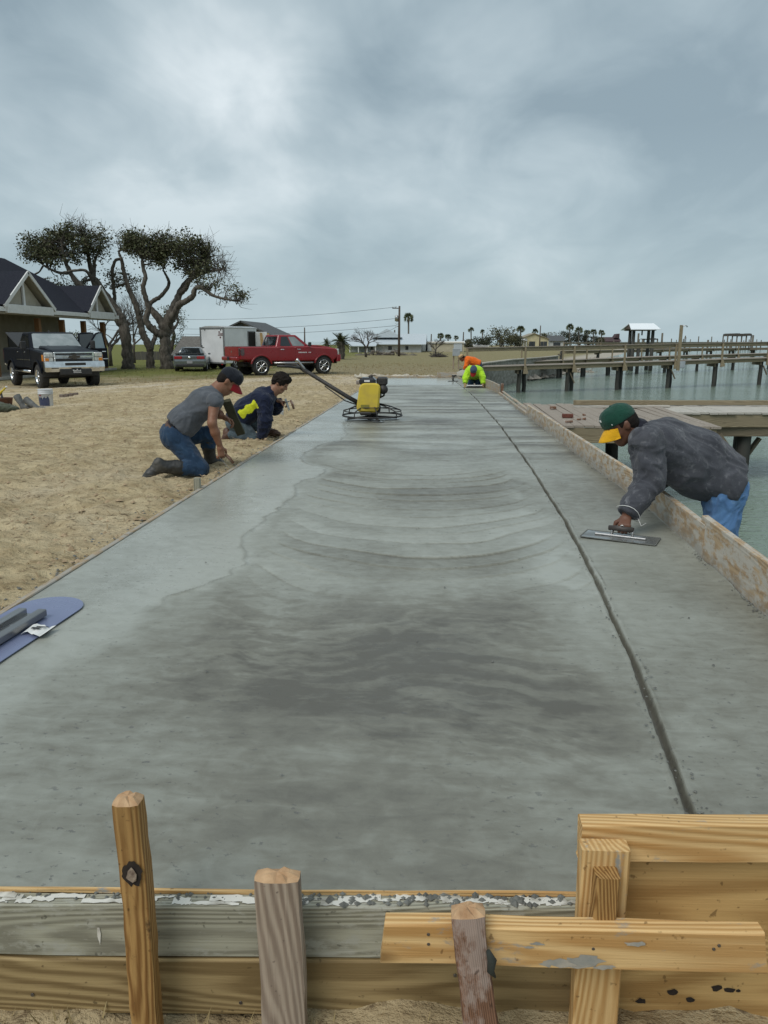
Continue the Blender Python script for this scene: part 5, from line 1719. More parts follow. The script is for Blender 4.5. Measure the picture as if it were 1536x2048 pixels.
# ================================================================== buildings, poles, fence
M_SHINGLE = mat('dark_shingles', (0.016, 0.018, 0.026), (0.030, 0.032, 0.042), 14, 0.95, 0.01, 30, stretch=(1, 1, 3), spec=0.12)
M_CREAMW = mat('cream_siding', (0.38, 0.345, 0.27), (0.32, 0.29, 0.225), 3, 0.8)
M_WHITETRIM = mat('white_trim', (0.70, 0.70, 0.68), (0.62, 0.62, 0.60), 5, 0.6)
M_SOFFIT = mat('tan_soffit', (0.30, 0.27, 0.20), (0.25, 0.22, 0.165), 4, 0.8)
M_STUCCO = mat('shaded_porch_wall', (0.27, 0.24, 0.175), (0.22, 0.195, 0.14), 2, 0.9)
W_POST = wood('porch_post_cedar', (0.22, 0.115, 0.045), (0.13, 0.06, 0.022), 0.3, 0.7)


def slab_quad(mb, pts, th, mi=0):
    """thick sheet from a planar polygon (extruded along its normal downwards)"""
    pts = [V(p) for p in pts]
    nn = (pts[1] - pts[0]).cross(pts[-1] - pts[0]).normalized()
    if nn.z < 0: nn = -nn; 
    n = len(pts)
    low = [p - nn * th for p in pts]
    a = tuple(range(n)); 
    if ((pts[1] - pts[0]).cross(pts[-1] - pts[0])).dot(nn) < 0: a = a[::-1]
    fs = [a, tuple(n + i for i in a[::-1])]
    for i in range(n):
        j = (i + 1) % n
        fs.append((a[i], n + a[i], n + a[j], a[j]))
    mb.add(pts + low, fs, mi)
    return mb


def porch_house():
    X0 = -20.0
    zg = -.58
    t = thing('house', (X0, 40, zg), 'house with dark shingle roof, white gables and cedar porch posts beside the black pickup', 'house')
    L = lambda x, y, z: V((x - X0, y - 40, z - zg))
    ez = 2.62                                      # eave level (world z)
    # walls set back under the porch
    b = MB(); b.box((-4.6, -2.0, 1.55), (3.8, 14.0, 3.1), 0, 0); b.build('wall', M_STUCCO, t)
    for (y0, y1) in ((33.9, 35.4), (39.2, 40.3)):
        d = MB(); d.box((-2.68, (y0 + y1) / 2 - 40, 1.15), (.06, y1 - y0, 2.1), 0, .01); d.build('door', mat('dark_door', (0.02, 0.018, 0.016), (0.035, 0.03, 0.028), 5, 0.5), t)
    w = MB(); w.box((-2.68, 2.3, 1.6), (.06, 1.3, 1.2), 0, .01); w.build('window', M_GLASS, t)
    fl = MB(); fl.box((-1.4, -1.5, .06), (3.4, 14.5, .12), 0, .01); fl.build('porch_floor', mat('porch_concrete', (0.36, 0.34, 0.30), (0.28, 0.27, 0.24), 3, 0.9), t)
    # porch ceiling and eave beam
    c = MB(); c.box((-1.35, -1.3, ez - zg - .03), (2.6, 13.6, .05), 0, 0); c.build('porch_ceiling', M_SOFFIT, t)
    for y in (33.6, 37.6, 40.1, 42.6, 45.1):
        o = lumber('post', (-.12, y - 40, .12), (-.12, y - 40, ez - zg - .36), .24, .24, W_POST, seed=int(y)); o.parent = t
    # main hip roof behind
    r = MB()
    A_, B_, C_, D_ = L(-19.6, 31.0, ez + .02), L(-19.6, 46.2, ez + .02), L(-29.5, 46.2, ez + .02), L(-29.5, 31.0, ez + .02)
    E1, E2 = L(-24.0, 33.2, 5.6), L(-24.0, 42.0, 5.6)
    r.add([A_, B_, C_, D_, E1, E2], [(0, 1, 5, 4), (1, 2, 5), (2, 3, 4, 5), (3, 0, 4), (3, 2, 1, 0)])
    r.build('roof', M_SHINGLE, t)
    fa = MB(); fa.box((.42, -1.4, ez - zg - .06), (.06, 15.4, .20), 0, .01); fa.build('fascia', M_WHITETRIM, t)
    gt = MB(); gt.box((.16, -1.4, ez - zg - .22), (.42, 15.2, .10), 0, .01); gt.build('soffit_beam', M_SOFFIT, t)
    # two gables facing the yard
    def gable(y0, y1, apex, xg, label):
        ym = (y0 + y1) / 2
        zb = ez + .10
        g = MB()
        # recessed triangular wall
        g.add([L(xg - .35, y0 + .25, zb), L(xg - .35, y1 - .25, zb), L(xg - .35, ym, apex - .22)], [(0, 1, 2)])
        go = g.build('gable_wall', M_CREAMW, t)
        m_ = MB(); m_.box((0, 0, 0), (.08, .16, apex - zb - .35), 0, 0, Matrix.Translation(L(xg - .28, ym - .05, (apex + zb) / 2 - .1))); m_.build('king_post', M_WHITETRIM, go)
        bm_ = MB(); bm_.box(tuple(L(xg - .10, ym, zb - .12)), (.30, y1 - y0 - .1, .40), 0, .01); bm_.build('beam', M_WHITETRIM, go)
        for (ya, yb) in ((y0 - .15, ym), (y1 + .15, ym)):
            rk_ = MB()
            p0, p1 = L(xg + .04, ya, zb - .02), L(xg + .04, yb, apex)
            rk_.box(((p1 - p0).length / 2, 0, 0), ((p1 - p0).length + .05, .06, .17), 0, 0, frame_mtx(p0, p1, V((0, 0, 1))))
            rk_.build('rake_board', M_WHITETRIM, go)
            so = MB(); slab_quad(so, [L(xg + .02, ya, zb - .10), L(xg + .02, yb, apex - .07), L(xg - .5, yb, apex - .07), L(xg - .5, ya, zb - .10)], .03); so.build('gable_soffit', M_SOFFIT, go)
            rf = MB(); slab_quad(rf, [L(xg + .06, ya - (.06 if ya < ym else -.06), zb + .05), L(xg + .06, yb, apex + .08), L(xg - 5.5, yb, apex + .08), L(xg - 5.5, ya - (.06 if ya < ym else -.06), zb + .05)], .05); rf.build('gable_roof', M_SHINGLE, t)
    gable(33.9, 38.2, 4.32, -19.55, 'a')
    gable(42.3, 45.6, 4.20, -19.55, 'b')


porch_house()


def simple_house(name, label, x0px, x1px, Y, ridge_px, eave_px, depth, m_wall, m_roof, base_px=None, gable_px=None, group=None, ridge='x', overhang=.35):
    a = W(x0px, eave_px, Y); b_ = W(x1px, eave_px, Y)
    zg = ZG(a.x, a.y); zr = W((x0px + x1px) / 2, ridge_px, Y).z
    cx, wd = (a.x + b_.x) / 2, (b_.x - a.x)
    t = thing(name, (cx, Y, zg), label, 'house', group)
    eh, rh = a.z - zg, zr - zg
    h = wd / 2
    w = MB()
    if ridge == 'x':
        w.box((0, depth / 2, eh / 2), (wd, depth, eh), 0, 0)
        for s_ in (-1, 1):
            w.add([(s_ * h, 0, eh), (s_ * h, depth, eh), (s_ * h, depth / 2, rh - .1)], [(0, 1, 2) if s_ > 0 else (0, 2, 1)])
    else:
        w.box((0, depth / 2, eh / 2), (wd, depth, eh), 0, 0)
        w.add([(-h, 0, eh), (h, 0, eh), (0, 0, rh - .1)], [(0, 1, 2)]); w.add([(-h, depth, eh), (h, depth, eh), (0, depth, rh - .1)], [(1, 0, 2)])
    w.build('wall', m_wall, t)
    r = MB(); o = overhang
    if ridge == 'x':
        slab_quad(r, [(-h - o, -o, eh - .1), (h + o, -o, eh - .1), (h + o, depth / 2, rh), (-h - o, depth / 2, rh)], .10)
        slab_quad(r, [(-h - o, depth + o, eh - .1), (h + o, depth + o, eh - .1), (h + o, depth / 2, rh), (-h - o, depth / 2, rh)], .10)
    else:
        slab_quad(r, [(-h - o, -o, eh - .12), (-h - o, depth + o, eh - .12), (0, depth + o, rh), (0, -o, rh)], .12)
        slab_quad(r, [(h + o, -o, eh - .12), (h + o, depth + o, eh - .12), (0, depth + o, rh), (0, -o, rh)], .12)
    r.build('roof', m_roof, t)
    return t, wd, eh, rh


M_METALROOF = mat('pale_metal_roof', (0.50, 0.55, 0.58), (0.44, 0.49, 0.52), 3, 0.45, stretch=(6, .3, 1))
M_WHITEWALL = mat('white_wall', (0.50, 0.51, 0.50), (0.42, 0.43, 0.42), 2, 0.8)
M_CREAMWALL = mat('cream_wall', (0.46, 0.42, 0.31), (0.40, 0.36, 0.265), 2, 0.8)
M_YELLOWWALL = mat('pale_yellow_wall', (0.56, 0.50, 0.32), (0.48, 0.43, 0.27), 2, 0.8)
M_GREYROOF = mat('grey_shingles', (0.10, 0.105, 0.11), (0.065, 0.068, 0.07), 8, 0.9)
M_BRICK = mat('tan_brick', (0.22, 0.175, 0.14), (0.16, 0.125, 0.10), 6, 0.9)
M_DARKWIN = mat('dark_window', (0.03, 0.035, 0.04), (0.05, 0.055, 0.06), 3, 0.15)

t, wd, eh, rh = simple_house('house', 'brick house with grey gable roof behind the white trailer', 428, 540, 66, 641, 668, 9, M_BRICK, M_GREYROOF, ridge='y')
for x in (-.2,):
    m_ = MB(); m_.box((x, -.03, eh + .55), (.7, .05, .6), 0, .01); m_.build('vent', M_GREYROOF, t)
t, wd, eh, rh = simple_house('house', 'low grey-roofed outbuilding behind the silver coupe', 352, 420, 62, 672, 708, 6, M_BRICK, mat('weathered_brown_roof', (0.15, 0.14, 0.125), (0.10, 0.092, 0.082), 6, 0.9), ridge='x')
t, wd, eh, rh = simple_house('house', 'long white metal-roofed house beyond the date palm', 702, 842, 120, 667, 687, 13, M_WHITEWALL, M_METALROOF, ridge='x', overhang=.8)
for x, w in ((-.28, .05), (-.20, .03), (.06, .05), (.30, .04)):
    m_ = MB(); m_.box((x * wd, -.05, eh * .5), (w * wd, .06, eh * .42), 0, .01); m_.build('window', M_DARKWIN, t)
m_ = MB(); slab_quad(m_, [(-wd * .50, -2.8, eh - .35), (-wd * .12, -2.8, eh - .35), (-wd * .12, -.8, eh + .1), (-wd * .50, -.8, eh + .1)], .10); m_.build('porch_roof', M_METALROOF, t)
for x in (-.49, -.37, -.25, -.13):
    m_ = MB(); m_.box((x * wd, -2.6, (eh - .4) / 2), (.14, .14, eh - .4), 0, 0); m_.build('porch_post', M_WHITETRIM, t)
m_ = MB(); m_.prism([(-2.4, rh - .6), (2.4, rh - .6), (0, rh + .75)], 2, 8, 'y'); m_.build('cross_roof', M_METALROOF, t)

t, wd, eh, rh = simple_house('warehouse', 'cream metal warehouse with white flat roof edge past the utility pole', 843, 928, 125, 682, 684, 10, M_CREAMWALL, M_WHITETRIM, ridge='x', overhang=.2)
m_ = MB(); m_.box((wd * .36, -.05, eh * .48), (wd * .20, .08, eh * .86), 0, .01); m_.build('roller_door', mat('pale_door', (0.46, 0.50, 0.53), (0.40, 0.44, 0.47), 3, 0.6), t)
for x in (-.42, -.33):
    m_ = MB(); m_.box((x * wd, -.04, eh * .45), (.9, .06, 1.1), 0, .01); m_.build('window', M_WHITETRIM, t)

t, wd, eh, rh = simple_house('house', 'pale yellow gabled house on the far shore', 1040, 1097, 190, 666, 677, 12, M_YELLOWWALL, mat('tan_roof', (0.30, 0.27, 0.21), (0.25, 0.22, 0.17), 4, 0.9), ridge='y', overhang=.4)
for x in (-.12, -.02, .28, .40):
    m_ = MB(); m_.box((x * wd, -.05, eh * .45), (.75, .08, 1.15), 0, .01); m_.build('window', M_DARKWIN, t)
for x in (-.46, -.38, -.30):
    m_ = MB(); m_.box((x * wd, -1.6, eh * .4), (.16, .16, eh * .8), 0, 0); m_.build('porch_post', M_WHITETRIM, t)
m_ = MB(); slab_quad(m_, [(-wd * .5, -1.8, eh * .8), (-wd * .26, -1.8, eh * .8), (-wd * .26, 0, eh), (-wd * .5, 0, eh)], .08); m_.build('porch_roof', M_WHITETRIM, t)
t, wd, eh, rh = simple_house('house', 'small dark-roofed house with white porch posts beside the yellow house', 1100, 1128, 205, 671, 681, 8, M_WHITEWALL, M_GREYROOF, ridge='x', overhang=.4)
m_ = MB(); m_.box((0, -.05, eh * .45), (wd * .5, .08, eh * .55), 0, .01); m_.build('window', M_DARKWIN, t)
t, wd, eh, rh = simple_house('boathouse', 'red-brown boathouse at the tip of the far shore', 1204, 1240, 235, 674, 682, 7, mat('red_brown_boards', (0.10, 0.055, 0.05), (0.07, 0.038, 0.035), 3, 0.9), mat('dark_red_roof', (0.075, 0.045, 0.048), (0.055, 0.033, 0.036), 4, 0.9), ridge='x')
m_ = MB(); m_.prism([(wd * .22, rh - .3), (wd * .5, rh - .3), (wd * .5, rh + 1.0), (wd * .36, rh + .9)], 1.0, 5.0, 'y'); m_.build('dormer', mat('dark_red_roof', (0.075, 0.045, 0.048)), t)
t, wd, eh, rh = simple_house('shed', 'low pale shed with flat roof among the far scrub trees', 950, 975, 158, 688, 691, 5, mat('grey_boards', (0.14, 0.13, 0.12), (0.10, 0.09, 0.08), 3, 0.9), M_WHITETRIM, ridge='x')


# ---- grey board fence behind the oaks
def fence(x0, x1, Y, top_px, label):
    a, b_ = W(x0, 735, Y), W(x1, 735, Y)
    zg = ZG(a.x, a.y); zt_ = W(x0, top_px, Y).z
    t = thing('board_fence', (a.x, Y, zg), label, 'fence')
    n = int((b_.x - a.x) / .30)
    me = lumber_mesh('fence_board', zt_ - zg, .285, .02, 2, .002, .003, 5)
    m_ = wood('fence_grey', (0.115, 0.11, 0.098), (0.075, 0.07, 0.062), .3, .9)
    me.materials.append(m_)
    rnd = random.Random(4)
    for i in range(n):
        o = bpy.data.objects.new('fence_board', me); COL.objects.link(o); o.parent = t
        mt = frame_mtx((i * .30, 0, 0), (i * .30, 0, 1), V((0, -1, 0)))
        mt.translation = V((i * .30, rnd.uniform(-.006, .006), rnd.uniform(-.03, .02)))
        o.matrix_basis = mt
    return t


fence(268, 372, 70, 703, 'weathered grey board fence behind the oak trunks')

# ---- utility poles and wires
POLE = wood('pole_wood', (0.12, 0.095, 0.075), (0.07, 0.055, 0.045), 0.2, 0.9)


def pole(label, x, top, foot, Y, cross=True, can=True):
    b0 = W(x, foot, Y); b0.z = ZG(b0.x, b0.y)
    h = W(x, top, Y).z - b0.z
    t = thing('utility_pole', b0, label, 'utility pole', 'utility poles')
    m_ = MB(); m_.tube([(0, 0, -.3), (0, 0, h * .5), (.03, 0, h)], [.16, .14, .11], 10); m_.build('pole', POLE, t)
    if cross:
        m_ = MB(); m_.box((-.35, 0, h - .25), (.9, .10, .10), 0, .01); m_.build('crossarm', POLE, t)
        for x_ in (-.75, -.4):
            m_ = MB(); m_.lathe([(.05, 0), (.06, .08), (.03, .16)], 'z', 8, 0, (x_, 0, h - .20)); m_.build('insulator', M_ALU, t)
    if can:
        m_ = MB(); m_.lathe([(.001, 0), (.2, 0), (.2, .6), (.1, .68), (.001, .68)], 'z', 12, 0, (-.30, -.1, h * .70)); m_.build('transformer', M_ALU, t)
        for k in range(3):
            m_ = MB(); m_.tube([(0, 0, h * (.60 + .05 * k)), (-.3, 0, h * (.59 + .05 * k)), (-.45, 0, h * (.61 + .05 * k))], .03, 5); m_.build('bracket', M_ALU, t)
    return t, b0, h


p1, b1, h1 = pole('tall brown utility pole in front of the white metal-roofed house', 798, 612, 714, 90)
p2, b2, h2 = pole('thin utility pole far behind the red pickup', 610, 655, 708, 150, False, False)
pole('short utility pole behind the cream warehouse', 862, 668, 700, 160, False, False)
pole('tall pole at the corner of the pale yellow house', 1079, 651, 693, 183, False, False)
pole('thin pole rising behind the roof of the white house', 789, 660, 700, 140, False, False)
pole('thin pole in the far trees left of the slim round-headed palm', 926, 664, 700, 160, False, False)
M_WIRE = mat('wire_black', (0.05, 0.05, 0.055), (0.04, 0.04, 0.04), 3, 0.6)


def wire(a, b_, sag, label, r=.012):
    pts = []
    for i in range(21):
        s_ = i / 20
        p = V(a).lerp(V(b_), s_); p.z -= sag * 4 * s_ * (1 - s_)
        pts.append(p)
    m_ = MB(); m_.tube(pts, r, 5)
    tag(m_.build('overhead_wire', M_WIRE), label, 'wire', 'overhead wires')


wl_ = W(-60, 660, 95)
for k, (za, zb_, lb) in enumerate(((-.1, 0, 'topmost overhead wire leaving the tall pole to the left'), (-1.4, -1.2, 'overhead wire from the middle of the tall pole to the left'), (-2.2, -2.6, 'lowest overhead wire from the tall pole to the left'))):
    wire((b1.x - .3, b1.y, b1.z + h1 + za), (b1.x - 48, b1.y + 24, b1.z + h1 + za * 1.2 + (k * .3)), 1.0, lb, .02)
wire((b1.x, b1.y, b1.z + h1 * .62), (W(740, 668, 121).x, 121, W(740, 668, 121).z), .4, 'service wire from the tall pole to the white house', .018)

# ---- utility box on posts by the seawall
bb = G(912, 734, -.45)
t = thing('utility_box', (bb.x, bb.y, ZG(bb.x, bb.y)), 'grey utility box on two posts near the man in the orange shirt', 'utility box')
z_ = W(912, 712, bb.y).z - t.location.z
z2 = W(912, 697, bb.y).z - t.location.z
m_ = MB(); m_.box((0, 0, (z_ + z2) / 2), (.47, .25, z2 - z_), 0, .015); m_.build('box', mat('grey_enamel', (0.34, 0.37, 0.39), (0.28, 0.31, 0.33), 4, 0.5), t)
for x in (-.16, .16):
    o = lumber('post', (x, .16, -.1), (x, .16, z2 * .98), .09, .06, W_OLD, seed=3); o.parent = t

# ---- brush pile and rubble on the lawn
def heap(name, label, cx, bot, wpx, hpx, Y, seed, m, cat):
    rnd = random.Random(seed)
    b0 = W(cx, bot, Y); b0.z = ZG(b0.x, b0.y) - .03
    sc = 1500.0 / (b0 - V((0, 0, CAM_H))).dot(_F)
    t = MB()
    for _ in range(170):
        u = rnd.uniform(-1, 1); hh = hpx / sc * (1 - abs(u) ** 1.7) * rnd.uniform(.2, 1) * (.7 + .3 * math.sin(u * 9 + seed))
        p = V((u * wpx / 2 / sc, rnd.uniform(-.7, .7), hh * .9))
        s_ = rnd.uniform(.10, .32)
        if rnd.random() < .5:
            d = V((rnd.gauss(0, 1), rnd.gauss(0, 1), rnd.gauss(0, .5))).normalized() * s_ * 2.4
            t.tube([p - d, p + d], [.03, .015], 4)
        else:
            t.box(tuple(p), (s_ * 1.6, s_, s_ * .8), 0, s_ * .2, None)
    o = t.build(name, m); o.location = b0
    tag(o, label, cat, kind='stuff')


heap('brush_pile', 'long low heap of grey rubble and brush before the white house', 772, 711, 120, 13, 95, 5, mat('rubble', (0.20, 0.175, 0.145), (0.11, 0.095, 0.08), 3, 0.95), 'brush pile')
heap('brush_pile', 'small dark heap on the dry lawn left of the utility box', 877, 716, 26, 8, 86, 6, mat('dark_brush', (0.06, 0.05, 0.04), (0.035, 0.03, 0.025), 3, 0.95), 'brush pile')
heap('brush_pile', 'strip of pale driftwood along the bank behind the piers', 1110, 722, 150, 5, 62, 7, mat('driftwood', (0.30, 0.26, 0.21), (0.19, 0.16, 0.13), 3, 0.95), 'driftwood')
# ================================================================== piers and dock
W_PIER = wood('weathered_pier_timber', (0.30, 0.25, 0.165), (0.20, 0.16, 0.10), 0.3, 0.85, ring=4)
W_PIERD = wood('shaded_pier_timber', (0.20, 0.165, 0.115), (0.13, 0.105, 0.07), 0.3, 0.85, ring=4)  # darker copy of the pier timber, with shade put into its colour
W_DECK = wood('silvered_deck_boards', (0.35, 0.30, 0.25), (0.25, 0.21, 0.17), 0.3, 0.85, ring=4)
W_DECKW = wood('pale_dry_deck_boards', (0.52, 0.49, 0.44), (0.40, 0.37, 0.32), 0.3, 0.85, ring=4)
M_PILE = mat('wet_piling', (0.060, 0.058, 0.048), (0.032, 0.032, 0.028), 4, 0.8, 0.01, 14, stretch=(1, 1, .3))
M_PILEDRY = mat('dry_piling', (0.14, 0.125, 0.095), (0.08, 0.07, 0.052), 4, 0.9, 0.01, 14, stretch=(1, 1, .3))


def child_lumber(name, root, p0, p1, w, h, m, seed, up=V((0, 0, 1)), **kw):
    o = lumber(name, V(p0) - root.location, V(p1) - root.location, w, h, m, None, up, seed=seed, **kw)
    o.parent = root
    return o


def piling(root, x, y, ztop, r=.13, m=M_PILE):
    rnd = random.Random(int(x * 100 + y * 7))
    mb = MB()
    pts = [(x + rnd.uniform(-.02, .02) - root.location.x, y - root.location.y, z - root.location.z) for z in np.linspace(-2.4, ztop, 6)]
    mb.tube(pts, [r * 1.08, r * 1.05, r, r * .98, r * .96, r * .95], 12)
    return mb.build('piling', m, root)


# ---- near dock: platform and walkway
def near_dock():
    z = -0.055
    x0, x1, xe = 1.56, 4.05, 12.0
    y0, y1, yw = 11.15, 15.0, 13.35
    root = thing('wooden_dock', (x0, y0, z), 'low wooden dock with grey planks beside the slab', 'dock')
    rnd = random.Random(3)
    pw, gap = .142, .008
    me1 = lumber_mesh('deck_plank', y1 - y0, pw, .034, 10, .0015, .004, 7); me1.materials.append(W_DECK)
    me2 = lumber_mesh('deck_plank', 15.35 - yw, pw, .034, 6, .0015, .004, 8); me2.materials.append(W_DECKW)
    x = x0; k = 0
    while x < xe:
        plat = x < x1
        o = bpy.data.objects.new('deck_plank', me1 if plat else me2); COL.objects.link(o); o.parent = root
        ys = y0 if plat else yw
        yy = ys + rnd.uniform(-.02, .02) + (max(0, x - x1) * .06)
        mt = frame_mtx((x + pw / 2, yy, z - .017 + rnd.uniform(-.004, .004)), (x + pw / 2 + rnd.uniform(-.006, .006), yy + 1, z - .017 + rnd.uniform(-.004, .004)))
        mt.translation -= root.location
        o.matrix_basis = mt
        x += pw + gap
    # fascia joists
    child_lumber('rim_joist', root, (x0, y0 + .04, z - .15), (x1, y0 + .04, z - .15), .05, .22, W_PIER, 1)
    child_lumber('rim_joist', root, (x1 - .02, y0 + .06, z - .15), (x1 - .02, yw + .2, z - .15), .05, .22, W_PIERD, 2)
    child_lumber('rim_joist', root, (x1, yw + .05, z - .15), (xe, yw + .05 + (xe - x1) * .06, z - .15), .05, .22, W_PIER, 3)
    child_lumber('rim_joist', root, (x0, y1 - .06, z - .15), (xe, y1 + .1, z - .15), .05, .22, W_PIERD, 4)
    child_lumber('toe_rail', root, (2.6, 14.62, z + .06), (xe, 15.16, z + .06), .09, .09, W_PIER, 5)
    child_lumber('toe_rail', root, (2.5, 14.1, z + .022), (4.3, 14.35, z + .022), .10, .04, W_DECKW, 6)
    # pilings with knee braces
    p = []
    for (x, y) in ((3.36, 11.6), (3.36, 14.6), (5.45, 13.72), (5.9, 15.0), (8.3, 13.85), (8.7, 15.1), (11, 14.0)):
        piling(root, x, y, z - .05, .125)
    for (xa, ya) in ((5.45, 13.72), (8.3, 13.85)):
        child_lumber('cap_beam', root, (xa - .55, ya - .16, z - .34), (xa + .55, ya - .16, z - .33), .10, .18, W_PIERD, 9)
        child_lumber('brace', root, (xa - .50, ya - .18, z - .38), (xa - .02, ya - .18, z - 1.00), .05, .13, W_PIERD, 10, up=V((0, -1, 0)))
        child_lumber('brace', root, (xa + .36, ya + .2, z - .50), (xa + .05, ya + .2, z - 1.0), .05, .13, W_PIERD, 11, up=V((0, -1, 0)))
    return root


near_dock()
M_CLAY = mat('red_clay_brick', (0.17, 0.055, 0.035), (0.10, 0.035, 0.025), 14, 0.9, 0.003, 50)
for k, (px_, py_, s, lb, cat) in enumerate(((1135, 835, (.17, .085, .06), 'red brick lying on the dock planks', 'brick'), (1106, 818, (.10, .07, .05), 'dark offcut on the dock near the low side form', 'offcut'), (1138, 845, (.14, .03, .03), 'sliver of wood in front of the red brick', 'offcut'), (1158, 840, (.09, .04, .025), 'flat wood chip right of the red brick', 'offcut'), (1168, 839, (.08, .05, .03), 'wood chip farthest right on the dock platform', 'offcut'), (1168, 831, (.05, .05, .03), 'small block of wood on the dock behind the chips', 'offcut'))):
    p = G(px_, py_, -.05)
    mb = MB(); mb.box((0, 0, s[2] / 2), s, 0, .006)
    o = mb.build(cat if cat == 'brick' else 'wood_offcut', M_CLAY if k == 0 else W_RED, None, (p.x, p.y, -.052), (0, 0, .3 * k))
    tag(o, lb, cat, None if k == 0 else 'offcuts on the dock')


def pier(label, bents, deck, rail, wd, zr, name='pier', rails=True, pile_r=.14, beam_h=.24, cats='pier', post_every=1, m=W_PIER, brace=True):
    """bents: (x, y) of each pile pair; deck(x) gives its level; runs out over the water"""
    x0, y0 = bents[0]
    root = thing(name, (x0, y0, deck(x0)), label, cats)
    xs = [b_[0] for b_ in bents]
    for i in range(len(bents) - 1):
        (xa, ya), (xb, yb) = bents[i], bents[i + 1]
        za, zb = deck(xa), deck(xb)
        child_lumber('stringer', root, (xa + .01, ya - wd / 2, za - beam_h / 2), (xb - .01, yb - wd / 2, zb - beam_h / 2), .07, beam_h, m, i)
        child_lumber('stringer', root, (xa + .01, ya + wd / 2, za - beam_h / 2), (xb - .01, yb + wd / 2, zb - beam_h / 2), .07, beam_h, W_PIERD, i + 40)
        dk = MB(); dv = V((xb - xa, yb - ya, zb - za))
        dk.box((dv.length / 2, 0, .02), (dv.length - .004, wd + .12, .035), 0, .004, frame_mtx(V((xa, ya, za)) - root.location, V((xb, yb, zb)) - root.location)); dk.build('decking', W_DECK, root)
        if rails:
            child_lumber('top_rail', root, (xa + .01, ya - wd / 2, za + zr), (xb - .01, yb - wd / 2, zb + zr), .05, .15, m, i + 80)
            child_lumber('rail_cap', root, (xa + .01, ya - wd / 2, za + zr + .095), (xb - .01, yb - wd / 2, zb + zr + .095), .16, .036, W_DECK, i + 90)
    for i, (x, y) in enumerate(bents):
        z = deck(x)
        piling(root, x - .19, y - wd / 2 + .12, z - .05, pile_r, M_PILE)
        piling(root, x + .13, y + wd / 2 - .12, z - .05, pile_r, M_PILE)
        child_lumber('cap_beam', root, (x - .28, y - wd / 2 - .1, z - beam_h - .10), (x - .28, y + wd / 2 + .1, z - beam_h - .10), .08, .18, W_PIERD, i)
        if brace and i % 2 == 0 and i > 1:
            child_lumber('brace', root, (x + .14, y - wd / 2 + .02, z - .9), (x - .10, y - wd / 2 + .02, z - .4), .05, .10, W_PIERD, i, up=V((0, -1, 0)))
        if rails:
            child_lumber('rail_post', root, (x + .05, y - wd / 2 - .07, z - .38), (x + .05, y - wd / 2 - .07, z + zr + .07), .09, .09, m, i, up=V((0, -1, 0)))
            gs = MB(); gs.prism([(-.09, -.36), (.14, -.36), (.14, -.26), (.05, 0), (-.05, 0)], -.04, .04, 'y', 0, Matrix.Translation(V((x + .05, y - wd / 2 - .17, z)) - root.location)); gs.build('gusset', m, root)
    return root


D1 = lambda x: -.06 + .30 * (x - 1.0) / 20.0
b1_ = [(1.3, 35.9), (4.11, 37.4), (6.6, 38.5), (9.3, 39.7), (12.3, 41.4), (15.3, 43.2), (18.4, 44.9), (21.6, 46.6), (25, 48.5)]
pr1 = pier('nearest long fishing pier with tall lamp post and board railing', b1_, D1, None, 1.0, .80, pile_r=.105, beam_h=.18)
pp = [(x - 1.3, y) for x, y in b1_]
x, y = 12.3, 41.4 - .70
child_lumber('lamp_post', pr1, (x + .18, y, -.35), (x + .18, y, W(1343, 650, y).z), .14, .14, W_PIER, 3, up=V((0, -1, 0)))
zt_ = W(1343, 650, y).z
m_ = MB(); m_.tube([V((x + .18, y - .06, zt_ - .05)) - pr1.location, V((x + .40, y - .06, zt_ - .03)) - pr1.location, V((x + .46, y - .06, zt_ - .10)) - pr1.location], [.025, .025, .04], 6); m_.build('lamp_arm', M_ALU, pr1)
m_ = MB(); m_.box(tuple(V((x + .36, y - .08, zt_ - .78)) - pr1.location), (.14, .12, .18), 0, .02); m_.build('flood_lamp', M_ALU, pr1)
m_ = MB(); m_.box(tuple(V((x + .36, y - .10, -.05)) - pr1.location), (.26, .14, .34), 0, .02); m_.build('meter_box', mat('grey_enamel', (0.34, 0.37, 0.39)), pr1)

D2 = lambda x: -.15 + .30 * (x - 5) / 35.0
b2_ = [(5.2, 49.2), (8.2, 52.0), (10.2, 54.3), (12.4, 56.5), (15.2, 59.4), (18.0, 62.0), (21.5, 65.0), (25.5, 68.0), (30, 71.5), (35, 75)]
pier('second fishing pier behind the nearest one, with spaced rail posts', b2_, D2, None, 1.2, .75, pile_r=.11, beam_h=.2, brace=False)
D3 = lambda x: .05
b3_ = [(14 + 5.2 * k, 88 + 5.5 * k) for k in range(9)]
pier('third pier crossing behind the roofed boat shelter', b3_, D3, None, 1.4, .85, pile_r=.14, beam_h=.3, brace=False)


